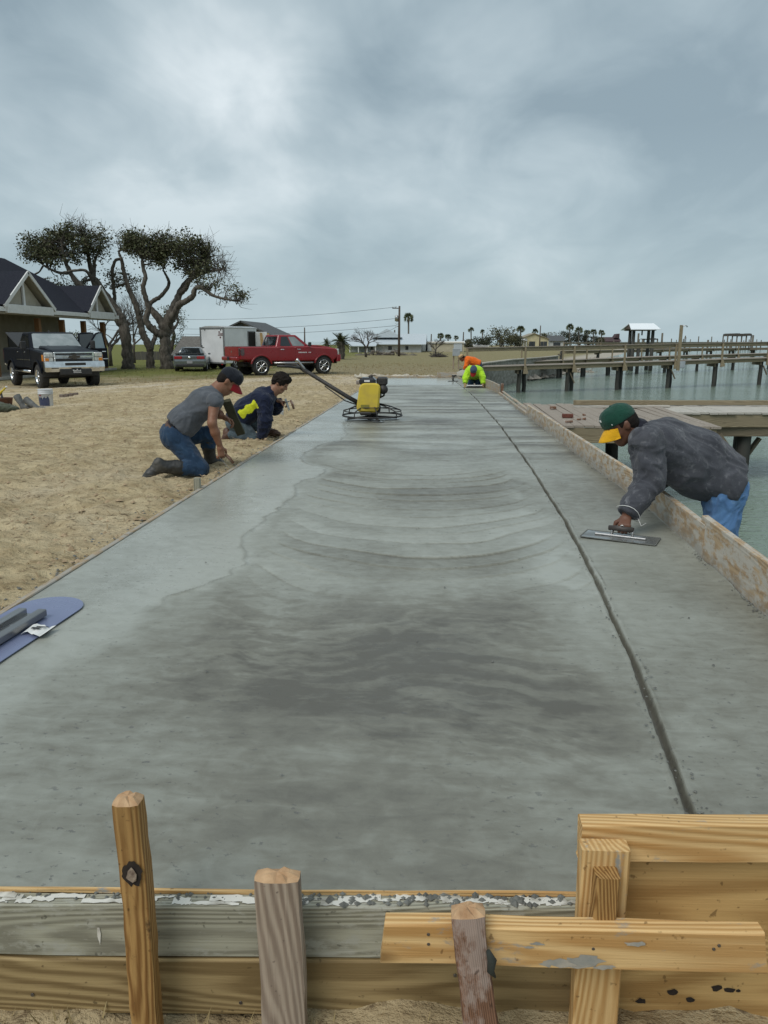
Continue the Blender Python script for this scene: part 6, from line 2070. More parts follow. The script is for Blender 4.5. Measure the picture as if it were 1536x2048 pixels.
# ---- roofed boat shelter on posts
def shelter():
    Y = 65.0
    a, b_ = W(1262, 742, Y), W(1300, 742, Y)
    root = thing('boat_shelter', (a.x, Y, WATER_Z), 'boat shelter with white pitched metal roof on tall posts over the water', 'shelter')
    ez = W(1280, 660, Y).z - WATER_Z; rz = W(1280, 646, Y).z - WATER_Z
    wx = b_.x - a.x
    for i, (x, y) in enumerate(((0, 0), (wx, 0), (.25, 2.2), (wx + .25, 2.2))):
        m_ = MB(); m_.tube([(x, y, -1.2), (x, y, ez)], [.17, .13], 10); m_.build('post', M_PILE, root)
    m_ = MB(); m_.tube([(.55, .3, -1.2), (.55, .3, 2.0)], [.15, .14], 10); m_.build('post', M_PILE, root)
    for y in (0, 2.2):
        m_ = MB(); m_.box((wx / 2, y, ez + .06), (wx + .5, .12, .22), 0, .01); m_.build('beam', W_PIERD, root)
    h = MB(); h.box((wx * .45, .1, ez - .25), (.10, .10, .35), 0, .01); h.build('hoist', M_BLACKPL, root)
    o = .42
    r = MB()
    slab_quad(r, [(-o, -.75, ez + .05), (wx + o, -.75, ez + .05), (wx + o - .1, 1.1, rz), (-o + .25, 1.1, rz)], .05)
    slab_quad(r, [(-o, 2.95, ez + .05), (wx + o, 2.95, ez + .05), (wx + o - .1, 1.1, rz), (-o + .25, 1.1, rz)], .05)
    r.build('roof', mat('white_metal_roof', (0.86, 0.89, 0.90), (0.76, 0.80, 0.82), 4, 0.45, stretch=(5, .3, 1)), root)
    g = MB(); g.add([(-o + .22, -.55, ez + .10), (-o + .22, 2.75, ez + .10), (-o + .30, 1.1, rz - .08)], [(0, 2, 1)]); g.build('gable', mat('brown_gable', (0.10, 0.07, 0.05), (0.07, 0.05, 0.035), 4, 0.9), root)


shelter()


# ---- far structures over the water
def thatch(label, x0, x1, Y, top, bot, wl, n, seed):
    a, b_ = W(x0, 680, Y), W(x1, 680, Y)
    root = thing('far_shelter', (a.x, Y, WATER_Z), label, 'shelter', 'far shelters on piers')
    zt2, zb = W(x0, top, Y).z - WATER_Z, W(x0, bot, Y).z - WATER_Z
    wx = b_.x - a.x
    rnd = random.Random(seed)
    r = MB()
    N = 10
    for k in range(N):
        u0, u1 = k / N * wx, (k + 1) / N * wx
        r.prism([(u0, zb + rnd.uniform(-.1, .1)), (u1 + .1, zb + rnd.uniform(-.1, .1)), (u1 - .1, zt2 + rnd.uniform(-.25, .1)), (u0 + .1, zt2 + rnd.uniform(-.25, .1))], 0, 5 + rnd.uniform(-.3, .3), 'y')
    r.build('roof', mat('dark_thatch', (0.085, 0.075, 0.065), (0.055, 0.05, 0.042), 3, 0.95), root)
    for k in range(n):
        for y in (.5, 4.5):
            m_ = MB(); m_.tube([(wx * k / (n - 1), y, -1), (wx * k / (n - 1), y, zb + .1)], .2, 6); m_.build('post', M_PILEDRY, root)
    d = MB(); d.box((wx / 2, 2.5, 1.4), (wx * 1.05, 5, .3), 0, 0); d.build('deck', W_PIERD, root)


thatch('far dark thatched shelter on posts near the horizon', 1456, 1503, 260, 667, 672, 690, 6, 1)
thatch('faint far shelter seen between the posts of the white-roofed boat shelter', 1286, 1316, 240, 677, 679, 690, 4, 2)


def far_pier(label, xa, ya, xb, yb, z, n, seed, tall=.9):
    root = thing('far_pier', (xa, ya, z), label, 'pier', 'far piers on the horizon')
    a, b_ = V((xa, ya, z)), V((xb, yb, z)); L = (b_ - a).length
    d = MB(); d.box((L / 2, 0, 0), (L, 1.6, .35), 0, 0, frame_mtx(a - root.location, b_ - root.location)); d.build('decking', W_PIERD, root)
    rnd = random.Random(seed)
    for k in range(n):
        p = a.lerp(b_, k / (n - 1)) - root.location
        m_ = MB(); m_.tube([p + V((0, 0, -3)), p + V((0, 0, tall * rnd.uniform(.6, 1.8)))], .14, 6); m_.build('post', M_PILEDRY, root)


far_pier('long far pier stretching along the horizon past the thatched shelter', 42, 205, 190, 290, .4, 34, 4, 1.3)
far_pier('farther pier behind the white-roofed boat shelter', 60, 260, 160, 300, .2, 20, 5, .9)
far_pier('pier with uneven mooring posts behind the lamp post pier', 30, 118, 88, 138, -.05, 16, 6, 1.5)

# rock bank by the shore
def rocks():
    rnd = random.Random(12)
    mb = MB()
    for k in range(420):
        y = 48 + 60 * rnd.random() ** 1.5
        x = float(shore_x(y)) - rnd.uniform(-.6, 2.2)
        s = rnd.uniform(.12, .45)
        z = float(ground_z(x, y)) if x < shore_x(y) else -1.2
        crumbs(mb, 1, lambda r: (x, y, z + .03), s, k)
    tag(mb.build('shore_rocks', mat('shore_rock', (0.36, 0.32, 0.27), (0.22, 0.195, 0.165), 2, 0.95)), 'pale rocks and rubble along the shore behind the piers', 'rocks', kind='stuff')


rocks()
# ================================================================== people: smooth-blended implicit bodies
def rc(a, b_, ra, rb=None, k=0.03):
    return ('rc', np.array(a, float), np.array(b_, float), ra, ra if rb is None else rb, k)


def ell(c, r, R=None, k=0.03):
    return ('el', np.array(c, float), np.array(r, float), np.array(R if R is not None else np.eye(3)), k)


def sdf_mesh(prims, res, cuts=(), cutk=0.0):
    lo = np.full(3, 1e9); hi = -lo
    for p in prims:
        if p[0] == 'rc':
            r = max(p[3], p[4]); a = np.minimum(p[1], p[2]) - r; b_ = np.maximum(p[1], p[2]) + r
        else:
            r = max(p[2]); a = p[1] - r; b_ = p[1] + r
        lo = np.minimum(lo, a); hi = np.maximum(hi, b_)
    lo -= 3 * res + .02; hi += 3 * res + .02
    n = np.ceil((hi - lo) / res).astype(int) + 1
    fld = np.full(n, 9.0, dtype=np.float32)
    ax = [lo[i] + res * np.arange(n[i]) for i in range(3)]
    for p in prims:
        k = p[-1]
        pad = k + 3 * res + 0.02
        if p[0] == 'rc':
            r = max(p[3], p[4]); a = np.minimum(p[1], p[2]) - r - pad; b_ = np.maximum(p[1], p[2]) + r + pad
        else:
            r = max(p[2]); a = p[1] - r - pad; b_ = p[1] + r + pad
        i0 = np.maximum(0, np.floor((a - lo) / res).astype(int)); i1 = np.minimum(n, np.ceil((b_ - lo) / res).astype(int) + 1)
        sl = tuple(slice(i0[i], i1[i]) for i in range(3))
        X, Y, Z = np.meshgrid(*[ax[i][sl[i]] for i in range(3)], indexing='ij')
        P = np.stack([X, Y, Z], -1)
        if p[0] == 'rc':
            ab = p[2] - p[1]; L2 = max(ab @ ab, 1e-9)
            t = np.clip(((P - p[1]) @ ab) / L2, 0, 1)
            d = np.linalg.norm(P - p[1] - t[..., None] * ab, axis=-1) - (p[3] + (p[4] - p[3]) * t)
        else:
            q = (P - p[1]) @ p[3]
            k0 = np.linalg.norm(q / p[2], axis=-1); k1 = np.linalg.norm(q / p[2] ** 2, axis=-1) + 1e-9
            d = k0 * (k0 - 1) / k1
        f = fld[sl]
        h = np.clip(0.5 + 0.5 * (f - d) / k, 0, 1)
        fld[sl] = f + (d - f) * h - k * h * (1 - h)
    if len(cuts):
        X, Y, Z = np.meshgrid(*ax, indexing='ij')
        P = np.stack([X, Y, Z], -1)
        for c, nn in cuts:
            fld = np.maximum(fld, ((P - np.array(c)) @ np.array(nn)).astype(np.float32))
    # surface nets
    ins = fld < 0
    nx, ny, nz = n
    cs = np.zeros((nx - 1, ny - 1, nz - 1), int)
    acc = np.zeros((nx - 1, ny - 1, nz - 1, 3)); cnt = np.zeros((nx - 1, ny - 1, nz - 1))
    corner = [(i, j, k) for i in (0, 1) for j in (0, 1) for k in (0, 1)]
    def sub(A, c):
        return A[c[0]:nx - 1 + c[0], c[1]:ny - 1 + c[1], c[2]:nz - 1 + c[2]]
    mixed = np.zeros(cs.shape, bool)
    s0 = sub(ins, corner[0])
    for c in corner[1:]:
        mixed |= (sub(ins, c) != s0)
    ci = np.argwhere(mixed)
    if len(ci) == 0:
        return np.zeros((0, 3)), np.zeros((0, 4), int)
    vals = np.stack([fld[ci[:, 0] + c[0], ci[:, 1] + c[1], ci[:, 2] + c[2]] for c in corner], 1)
    acc = np.zeros((len(ci), 3)); cnt = np.zeros(len(ci))
    for a in range(8):
        for b_ in range(a + 1, 8):
            ca, cb = np.array(corner[a]), np.array(corner[b_])
            if np.abs(ca - cb).sum() != 1:
                continue
            va, vb = vals[:, a], vals[:, b_]
            x = (va < 0) != (vb < 0)
            t = np.where(x, va / np.where(x, va - vb, 1), 0)
            acc += np.where(x[:, None], ca + (cb - ca) * t[:, None], 0); cnt += x
    verts = lo + res * (ci + acc / cnt[:, None])
    vid = np.full(cs.shape, -1, int); vid[tuple(ci.T)] = np.arange(len(ci))
    faces = []
    for axis in range(3):
        o1, o2 = [(1, 2), (2, 0), (0, 1)][axis]
        d = np.zeros(3, int); d[axis] = 1
        A = ins[:nx - d[0], :ny - d[1], :nz - d[2]]; B = ins[d[0]:, d[1]:, d[2]:]
        e_ = np.argwhere(A != B)
        ok = (e_[:, o1] > 0) & (e_[:, o2] > 0) & (e_[:, o1] < n[o1] - 1) & (e_[:, o2] < n[o2] - 1)
        e_ = e_[ok]
        u = np.zeros(3, int); u[o1] = 1
        w = np.zeros(3, int); w[o2] = 1
        q = np.stack([vid[tuple((e_ - u - w).T)], vid[tuple((e_ - w).T)], vid[tuple(e_.T)], vid[tuple((e_ - u).T)]], 1)
        fl = ins[tuple(e_.T)]
        q[~fl] = q[~fl][:, ::-1]
        faces.append(q)
    return verts, np.concatenate(faces)


def vert_normals(v, f):
    a, b_, c, d = (v[f[:, i]] for i in range(4))
    fn = np.cross(c - a, d - b_)
    nn = np.zeros_like(v)
    for i in range(4):
        np.add.at(nn, f[:, i], fn)
    return nn / (np.linalg.norm(nn, axis=1, keepdims=True) + 1e-12)


def crease(v, f, amp, scale, seed, dirv=None, stretch=0.35):
    """cloth folds: ridged noise pushed along the normals"""
    q = v.copy()
    if dirv is not None:
        dv = np.array(dirv, float); dv /= np.linalg.norm(dv)
        al = q @ dv
        q = q - np.outer(al * (1 - stretch), dv)
    w = 0.05 * np.stack([fbm(q[:, 0] * 6, q[:, 1] * 6, q[:, 2] * 6, seed=seed + s, octv=2) for s in (0, 5, 9)], 1)
    q = q + w
    r = 1 - 2 * np.abs(vnoise(q[:, 0] * scale, q[:, 1] * scale, q[:, 2] * scale, seed=seed))
    r2 = 1 - 2 * np.abs(vnoise(q[:, 0] * scale * 2.1, q[:, 1] * scale * 2.1, q[:, 2] * scale * 2.1, seed=seed + 3))
    return v + vert_normals(v, f) * (amp * 1.6 * (0.6 * r + 0.4 * r2))[:, None]


def cloth_mat(name, c1, c2, scale=9, rough=0.9, fade=None, fade_amt=0.0):
    if name in bpy.data.materials:
        return bpy.data.materials[name]
    m, nt, b = new_mat(name)
    v = coords(nt, (1, 1, 1), False)
    n = _noise(nt, v, scale, 6, 0.65, 0.4)
    col = _mix(nt, _mr(nt, n, 0.34, 0.66), c1, c2)
    if fade:
        n_ = _noise(nt, v, scale * 2.3, 5, 0.7, 0.8)
        col = _mix(nt, _mr(nt, n_, 0.55, 0.75, 0, fade_amt), col, fade)
    nt.links.new(col, b.inputs['Base Color'])
    b.inputs['Roughness'].default_value = rough
    b.inputs['Specular IOR Level'].default_value = 0.2
    b.inputs['Sheen Weight'].default_value = 0.15
    wv = _noise(nt, v, 260, 2, 0.5)
    nt.links.new(_bump(nt, _math(nt, 'ADD', _math(nt, 'MULTIPLY', wv, .25), n), 0.8, 0.014), b.inputs['Normal'])
    return m


def skin_mat(name, c):
    return mat(name, c, tuple(q * f_ for q, f_ in zip(c, (0.82, 0.72, 0.68))), 22, 0.55, 0.0008, 150, spec=0.4)


def nrm(v):
    v = np.array(v, float); return v / np.linalg.norm(v)


def hand_prims(wr, d, n, curl, side=1, s=1.0, k=0.006):
    """palm, four jointed fingers and a thumb; d towards fingers, n out of the palm"""
    d = nrm(d); n = nrm(np.array(n) - d * (np.array(n) @ d)); l = np.cross(d, n) * side     # l points to the thumb side
    wr = np.array(wr, float)
    pr = [rc(wr - d * .03, wr + d * .02, .026 * s, .026 * s, .02)]
    for o in (-.024, -.008, .008, .022):
        pr.append(rc(wr + d * .015 + l * o * .75 * s, wr + d * .085 * s + l * o * s, .0155 * s, .0125 * s, .012))
    for i, (o, L) in enumerate(((-.030, .062), (-.011, .078), (.009, .083), (.028, .074))):
        p = wr + d * .088 * s + l * o * s; ang = 0.25 * curl
        for j, fr in enumerate((.45, .32, .25)):
            ang += curl * (0.75 if j else 0.5)
            dd = d * math.cos(ang) + n * math.sin(ang) + l * (o * 1.2)
            q = p + nrm(dd) * L * fr * s
            pr.append(rc(p, q, (.0098 - .0012 * j) * s, (.0090 - .0014 * j) * s, k)); p = q
    p = wr + d * .02 * s + l * .022 * s + n * .006
    for j, (L, a) in enumerate(((.040, .9), (.034, .55), (.026, .35))):
        dd = d * math.cos(a) + l * math.sin(a) * .9 + n * (0.25 + 0.5 * curl * (j > 0))
        q = p + nrm(dd) * L * s
        pr.append(rc(p, q, (.0145 - .002 * j) * s, (.012 - .002 * j) * s, k * 1.5)); p = q
    return pr


def merge(parts):
    vs, fs, mi, o = [], [], [], 0
    for v, f, m in parts:
        vs.append(v); fs.append(f + o); mi.append(np.full(len(f), m)); o += len(v)
    return np.concatenate(vs), np.concatenate(fs), np.concatenate(mi)


def human(name, label, J, M, res=0.010, s=1.0, upper='shirt', sleeve='long', boots='boot', loose=0.02, leg_loose=0.014, seed=0, gloves=None, hem=0.05, fold=0.008, cat='person', extra_upper=(), yellow=None, hres=0.005):
    A = {k: np.array(v, float) for k, v in J.items() if not isinstance(v, (int, float))}
    base = np.array([A['pelvis'][0], A['pelvis'][1], min(A['toL'][2], A['toR'][2]) - 0.02])
    for k in A:
        if k not in ('hf', 'hu', 'hdL', 'hdR', 'hnL', 'hnR'):
            A[k] = A[k] - base
    root = thing(name, tuple(base), label, cat)
    hf = nrm(A['hf']); hu = nrm(A['hu'] - hf * (A['hu'] @ hf)); hr = np.cross(hf, hu)
    H = A['head']
    lat = nrm(A['shR'] - A['shL']); spine = nrm(A['chest'] - A['pelvis'])
    front = np.cross(spine, lat); front = nrm(front)
    RH = np.stack([hr, hf, hu], 1)
    hp = lambda r, f, u: H + hr * r * s + hf * f * s + hu * u * s
    head = [ell(hp(0, -.005, .03), np.array((.076, .096, .092)) * s, RH), ell(hp(0, .022, -.03), np.array((.062, .072, .082)) * s, RH, .03),
            rc(hp(0, .045, -.072), hp(0, .062, -.092), .036 * s, .024 * s, .03),
            rc(hp(.035, .0, -.055), hp(.018, .055, -.090), .026 * s, .020 * s, .02), rc(hp(-.035, .0, -.055), hp(-.018, .055, -.090), .026 * s, .020 * s, .02),
            rc(hp(0, .088, .012), hp(0, .108, -.026), .010 * s, .014 * s, .012), rc(hp(-.012, .096, -.032), hp(.012, .096, -.032), .010 * s, .010 * s, .008),
            rc(hp(-.035, .082, .026), hp(.035, .082, .026), .013 * s, .013 * s, .015),
            rc(hp(-.018, .085, -.060), hp(.018, .085, -.060), .009 * s, .009 * s, .008), rc(hp(-.014, .083, -.072), hp(.014, .083, -.072), .009 * s, .009 * s, .008),
            ell(hp(.040, .066, -.030), np.array((.026, .022, .024)) * s, RH, .02), ell(hp(-.040, .066, -.030), np.array((.026, .022, .024)) * s, RH, .02)]
    for sd in (1, -1):
        head += [ell(hp(.078 * sd, -.008, -.004), np.array((.010, .020, .031)) * s, RH, .008), rc(hp(.083 * sd, -.018, .014), hp(.080 * sd, -.008, -.026), .008 * s, .007 * s, .005)]
    neckb = A['neck']
    body = head + [rc(hp(0, -.025, -.05), neckb, .056 * s, .062 * s, .03), rc(neckb, A['chest'], .07 * s, .10 * s, .05)]
    tor = []
    for sd in (1, -1):
        o = lat * sd
        tor += [rc(A['pelvis'] + o * .075 * s, A['waist'] + o * .065 * s, .105 * s, .098 * s, .06), rc(A['waist'] + o * .065 * s, A['chest'] + o * .080 * s, .098 * s, .115 * s, .06)]
    body += tor + [rc(A['shL'], A['chest'] + spine * .04, .062 * s, .09 * s, .05), rc(A['shR'], A['chest'] + spine * .04, .062 * s, .09 * s, .05)]
    for c in 'LR':
        body += [rc(A['sh' + c], A['el' + c], .054 * s, .041 * s, .03), rc(A['el' + c], A['el' + c] * .6 + A['wr' + c] * .4, .041 * s, .042 * s, .02), rc(A['el' + c] * .6 + A['wr' + c] * .4, A['wr' + c], .042 * s, .026 * s, .02),
                 rc(A['hip' + c], A['kn' + c], .082 * s, .056 * s, .04), rc(A['kn' + c], A['kn' + c] * .6 + A['an' + c] * .4, .054 * s, .054 * s, .02), rc(A['kn' + c] * .6 + A['an' + c] * .4, A['an' + c], .054 * s, .038 * s, .02),
                 rc(A['an' + c], A['to' + c], .038 * s, .03 * s, .02)]
    parts = [(*sdf_mesh(body, res), 0)]
    for c in 'LR':
        hpz = hand_prims(A['wr' + c], A['hd' + c], A['hn' + c], J.get('curl' + c, 0.7), 1 if c == 'R' else -1, s)
        parts.append((*sdf_mesh(hpz, hres), 1 if gloves else 0))
    v, f, mi = merge(parts)
    np_obj('body', v, f, [M['skin']] + ([gloves] if gloves else []), root, True, mi)
    # eyes and brows
    for sd in (1, -1):
        ev, ef = sdf_mesh([ell(hp(.030 * sd, .083, .004), np.array((.015, .010, .006)) * s, RH, .005)], .0035)
        np_obj('eye', ev, ef, mat('dark_eye', (0.02, 0.015, 0.012), (0.05, 0.035, 0.03), 30, 0.3), root)
        ev, ef = sdf_mesh([rc(hp(.015 * sd, .094, .022), hp(.048 * sd, .080, .026), .005 * s, .004 * s, .005)], .0035)
        np_obj('eyebrow', ev, ef, M['hair'], root)
    # hair
    if 'hairstyle' in M and M['hairstyle'] == 'thick':
        hpr = [ell(hp(0, -.012, .042), np.array((.090, .108, .098)) * s, RH), ell(hp(0, .05, .088), np.array((.07, .055, .04)) * s, RH, .03), ell(hp(0, -.06, -.01), np.array((.074, .05, .075)) * s, RH, .03)]
        hv, hfc = sdf_mesh(hpr, res * .8, [(hp(0, .060, .0), nrm(hf * .85 - hu * .6)), (hp(0, 0, -.07), -hu)])
        hv = crease(hv, hfc, .008, 30, seed + 2)
    else:
        hpr = [ell(hp(0, -.010, .032), np.array((.081, .098, .096)) * s, RH), ell(hp(0, -.055, -.02), np.array((.066, .048, .07)) * s, RH, .03)]
        hv, hfc = sdf_mesh(hpr, res * .8, [(hp(0, .030, .0), nrm(hf)), (hp(0, 0, -.068), -hu)])
        hv = crease(hv, hfc, .002, 40, seed + 2)
    np_obj('hair', hv, hfc, M['hair'], root)
    # upper garment
    o_ = loose
    up = []
    for sd in (1, -1):
        q = lat * sd
        up += [rc(A['pelvis'] + q * .080 * s - spine * .03, A['waist'] + q * .070 * s, .112 * s + o_, .104 * s + o_, .07), rc(A['waist'] + q * .070 * s, A['chest'] + q * .085 * s, .104 * s + o_, .118 * s + o_ * .6, .07)]
    up += [rc(A['shL'], A['chest'] + spine * .04, .066 * s + o_ * .5, .095 * s + o_ * .5, .05), rc(A['shR'], A['chest'] + spine * .04, .066 * s + o_ * .5, .095 * s + o_ * .5, .05),
           rc(A['neck'] - spine * .03, A['chest'], .068 * s + o_ * .3, .10 * s, .05)]
    up += [rc(np.array(a) - base, np.array(b_) - base, ra, rb, .05) for a, b_, ra, rb in extra_upper]
    hemc = A['pelvis'] - spine * hem
    uv, uf = sdf_mesh(up, res, [(hemc, -spine)] + ([(A['neck'] + nrm(H - A['neck']) * .035, nrm(H - A['neck']))]))
    uv = crease(uv, uf, fold, 9, seed, spine + lat * .3, .5)
    pieces = [(uv, uf, 0)]
    if sleeve != 'none':
        for c in 'LR':
            e_ = A['wr' + c] + (A['el' + c] - A['wr' + c]) * .06 if sleeve == 'long' else A['sh' + c] * .35 + A['el' + c] * .65
            ad = nrm(e_ - (A['el' + c] if sleeve == 'long' else A['sh' + c]))
            sp_ = [rc(A['sh' + c], A['el' + c], .064 * s + o_ * .9, .053 * s + o_ * .8, .03)]
            if sleeve == 'long':
                sp_ += [rc(A['el' + c], e_ + ad * .04, .052 * s + o_ * .8, .036 * s + o_ * .55, .02)]
            sv, sf = sdf_mesh(sp_, res, [(e_, ad)])
            sv = crease(sv, sf, fold * 1.1, 13, seed + 7, np.cross(ad, front), .6)
            pieces.append((sv, sf, 0))
    else:
        for c in 'LR':
            e_ = A['sh' + c] * .80 + A['el' + c] * .20
            ad = nrm(A['el' + c] - A['sh' + c])
            sv, sf = sdf_mesh([rc(A['sh' + c] - ad * .01, A['el' + c], .066 * s + o_ * .5, .06 * s, .03)], res, [(e_, ad)])
            pieces.append((sv, sf, 0))
    v, f, mi = merge(pieces)
    mats_u = [M['upper']]
    if yellow is not None:
        fc = v[f].mean(1)
        mi[yellow(fc + base)] = 1
        mats_u.append(M['upper2'])
    np_obj({'shirt': 'shirt', 'jacket': 'jacket', 'vest': 'sleeveless_shirt'}[upper], v, f, mats_u, root, True, mi)
    # trousers
    lo_ = leg_loose
    sh_e = .40 if boots == 'tall' else .93
    tr = []
    for sd in (1, -1):
        tr.append(rc(A['pelvis'] + lat * sd * .075 * s, A['pelvis'] * .75 + A['waist'] * .25 + lat * sd * .068 * s, .108 * s + .006, .099 * s + .002, .06))
    for c in 'LR':
        tr += [rc(A['pelvis'] * .3 + A['hip' + c] * .7, A['hip' + c], .115 * s, .096 * s + lo_, .06), rc(A['hip' + c], A['kn' + c], .090 * s + lo_, .062 * s + lo_, .03), rc(A['kn' + c], A['an' + c] * sh_e + A['kn' + c] * (1 - sh_e), .060 * s + lo_, (.044 if sh_e > .5 else .055) * s + lo_, .02)]
    tv, tf = sdf_mesh(tr, res)
    tv = crease(tv, tf, fold * .9, 12, seed + 11, A['knR'] - A['hipR'], .7)
    np_obj('jeans', tv, tf, M['lower'], root)
    # boots
    for c in 'LR':
        an, to, kn = A['an' + c], A['to' + c], A['kn' + c]
        sh_ = nrm(kn - an); td = nrm(to - an)
        sole = nrm(td - sh_ * 0)
        hl = an - td * .045 * s - sh_ * .055 * s
        ball = to - td * .05 * s
        bp = [rc(an, hl, .045 * s, .040 * s, .03), rc(hl, ball, .040 * s, .040 * s, .04), rc(ball, to, .043 * s, .036 * s, .03), rc(an, ball, .045 * s, .036 * s, .03)]
        if boots == 'tall':
            bp += [rc(an, an + sh_ * .14, .056 * s, .066 * s, .02), rc(an + sh_ * .14, an + sh_ * .27, .066 * s, .074 * s, .02)]
            bv, bf = sdf_mesh(bp, res * .9, [(an + sh_ * .26, sh_)])
        else:
            bp += [rc(an, an + sh_ * .08, .050 * s, .052 * s, .02)]
            bv, bf = sdf_mesh(bp, res * .9, [(an + sh_ * .085, sh_)])
        bv = crease(bv, bf, .003, 18, seed + 19)
        np_obj('boot', bv, bf, M['boots'], root)
    root['_'] = 0
    del root['_']
    return root, dict(A=A, base=base, hp=hp, hf=hf, hu=hu, hr=hr, RH=RH, spine=spine, lat=lat, front=front)


def cap(root, I, m_crown, m_brim, s=1.0, res=0.006, tilt=0.0, badge=None, mark=None, front_panel=None):
    hp, hu, hf, hr, RH = I['hp'], I['hu'], I['hf'], I['hr'], I['RH']
    pr = [ell(hp(0, -.005, .040), np.array((.087, .108, .098)) * s, RH), ell(hp(0, .045, .075), np.array((.070, .055, .058)) * s, RH, .03)]
    v, f = sdf_mesh(pr, res, [(hp(0, 0, .030), -nrm(hu - hf * .06))])
    v = crease(v, f, .0022, 14, 5)
    mi = np.zeros(len(f), int)
    mats_ = [m_crown]
    if front_panel is not None:
        fc = v[f].mean(1) - hp(0, 0, 0)
        mi[(fc @ hf > .062) & (np.abs(fc @ hr) < .055)] = 1
        mats_.append(front_panel)
    c = np_obj('cap', v, f, mats_, root, True, mi)
    # brim: curved plate with thickness
    mb = MB(); nu_, nv_ = 14, 7
    top, bot = [], []
    for i in range(nu_ + 1):
        a = (i / nu_ - .5) * 2
        for j in range(nv_ + 1):
            t = j / nv_
            r = a * .078 * s
            fin = .098 * math.sqrt(max(0, 1 - (a * .84) ** 2)) - .002
            ln = .082 * math.sqrt(max(0.03, 1 - abs(a) ** 2.4))
            fw = (fin + ln * t)
            up = .036 - .020 * a * a - .030 * t - .014 * t * t - .016 * a * a * t
            top.append(hp(a * .080 * (1 - .05 * t), fw, up)); bot.append(hp(a * .080 * (1 - .05 * t), fw, up - .004))
    w = nv_ + 1; N = len(top)
    fs = []
    for i in range(nu_):
        for j in range(nv_):
            fs.append((i * w + j, (i + 1) * w + j, (i + 1) * w + j + 1, i * w + j + 1)[::-1])
            fs.append((N + i * w + j, N + (i + 1) * w + j, N + (i + 1) * w + j + 1, N + i * w + j + 1))
    for i in range(nu_):
        fs.append((i * w + nv_, (i + 1) * w + nv_, N + (i + 1) * w + nv_, N + i * w + nv_)[::-1])
    mb.add(top + bot, fs, 0, True)
    mb.build('brim', m_brim, c)
    bt = MB(); bt.lathe([(0.0001, .006), (.006, .004), (.008, 0), (.006, -.004)], 'z', 8, 0, tuple(hp(0, -.005, .139)))
    bt.build('button', m_crown, c)
    for what, mm, (r, fw, up), sz in ((badge, 'badge', (0, .094, .085), .024), (mark, 'mark', (.070, .066, .052), .009)):
        if what is None:
            continue
        for sd in ((1,) if mm == 'badge' else (1, -1)):
            bv, bf = sdf_mesh([ell(hp(r * sd, fw, up), np.array((sz, sz * .3, sz * .85)), RH, .01)], .004)
            np_obj(mm, bv, bf, what, c)
    return c


def P3(px, py, Y):
    q = W(px, py, Y); return (q.x, q.y, q.z)


SK1 = skin_mat('tan_skin', (0.25, 0.125, 0.075)); SK2 = skin_mat('brown_skin', (0.145, 0.068, 0.042)); SK3 = skin_mat('light_brown_skin', (0.27, 0.145, 0.09))
HAIR = mat('black_hair', (0.010, 0.008, 0.007), (0.02, 0.015, 0.012), 60, 0.75, 0.006, 120, spec=0.15)
JEAN_L = cloth_mat('faded_blue_denim', (0.12, 0.25, 0.47), (0.08, 0.175, 0.36), 7, 0.9, (0.24, 0.39, 0.60), 0.7)
JEAN_D = cloth_mat('dark_blue_denim', (0.028, 0.060, 0.115), (0.016, 0.036, 0.072), 7, 0.9, (0.06, 0.11, 0.18), 0.6)
JEAN_G = cloth_mat('grey_blue_denim', (0.085, 0.115, 0.13), (0.05, 0.07, 0.085), 7, 0.9, (0.15, 0.18, 0.19), 0.5)
RUBBER = mat('muddy_black_rubber', (0.028, 0.028, 0.027), (0.085, 0.078, 0.066), 9, 0.55, 0.002, 40, lo=0.45, hi=0.75)
M_LEATHER = mat('brown_leather', (0.10, 0.045, 0.025), (0.055, 0.026, 0.016), 14, 0.6, 0.002, 50)


TRW = G(1240, 1077, 0)

# ---- man in the green cap, leaning over the side form
J = dict(head=P3(1243, 850, 4.80), hf=(-.80, -.12, -.58), hu=(-.55, 0, .82), neck=P3(1279, 866, 4.82), chest=P3(1318, 893, 4.84), waist=P3(1386, 930, 4.88), pelvis=P3(1448, 968, 4.90),
         shL=P3(1292, 885, 4.66), elL=P3(1301, 960, 4.60), wrL=(TRW.x + .045, TRW.y + .075, .118), hdL=(-.30, -.85, -.42), hnL=(-.1, -.3, -.95), curlL=1.45,
         shR=P3(1300, 880, 5.03), elR=P3(1330, 945, 5.10), wrR=(1.50, 5.15, .215), hdR=(-.9, .1, -.25), hnR=(-.2, 0, -1), curlR=0.8,
         hipL=P3(1447, 992, 4.80), knL=(1.83, 4.78, -.20), anL=(1.86, 4.78, -.555), toL=(1.70, 4.74, -.60),
         hipR=P3(1455, 982, 5.00), knR=(1.85, 5.02, -.20), anR=(1.88, 5.02, -.555), toR=(1.72, 5.0, -.60))
gL = cloth_mat('washed_charcoal_cotton', (0.078, 0.081, 0.094), (0.046, 0.049, 0.060), 8, 0.92, (0.20, 0.205, 0.22), 0.8)
man_r, I = human('person', 'man in a green and yellow cap and charcoal jacket leaning over the side form', J,
                 dict(skin=SK2, hair=HAIR, upper=gL, lower=JEAN_L, boots=RUBBER), res=0.0085, s=1.0, upper='jacket', loose=0.036, fold=0.011, seed=3, hem=0.005, boots='boot', leg_loose=0.022, hres=.004,
                 extra_upper=[(P3(1345, 940, 4.78), P3(1395, 975, 4.80), .085, .075), (P3(1335, 874, 4.86), P3(1400, 905, 4.88), .12, .135), (P3(1400, 908, 4.88), P3(1462, 948, 4.89), .135, .12)])
M_GREENCAP = cloth_mat('bottle_green_twill', (0.010, 0.065, 0.042), (0.007, 0.045, 0.030), 12, 0.85)
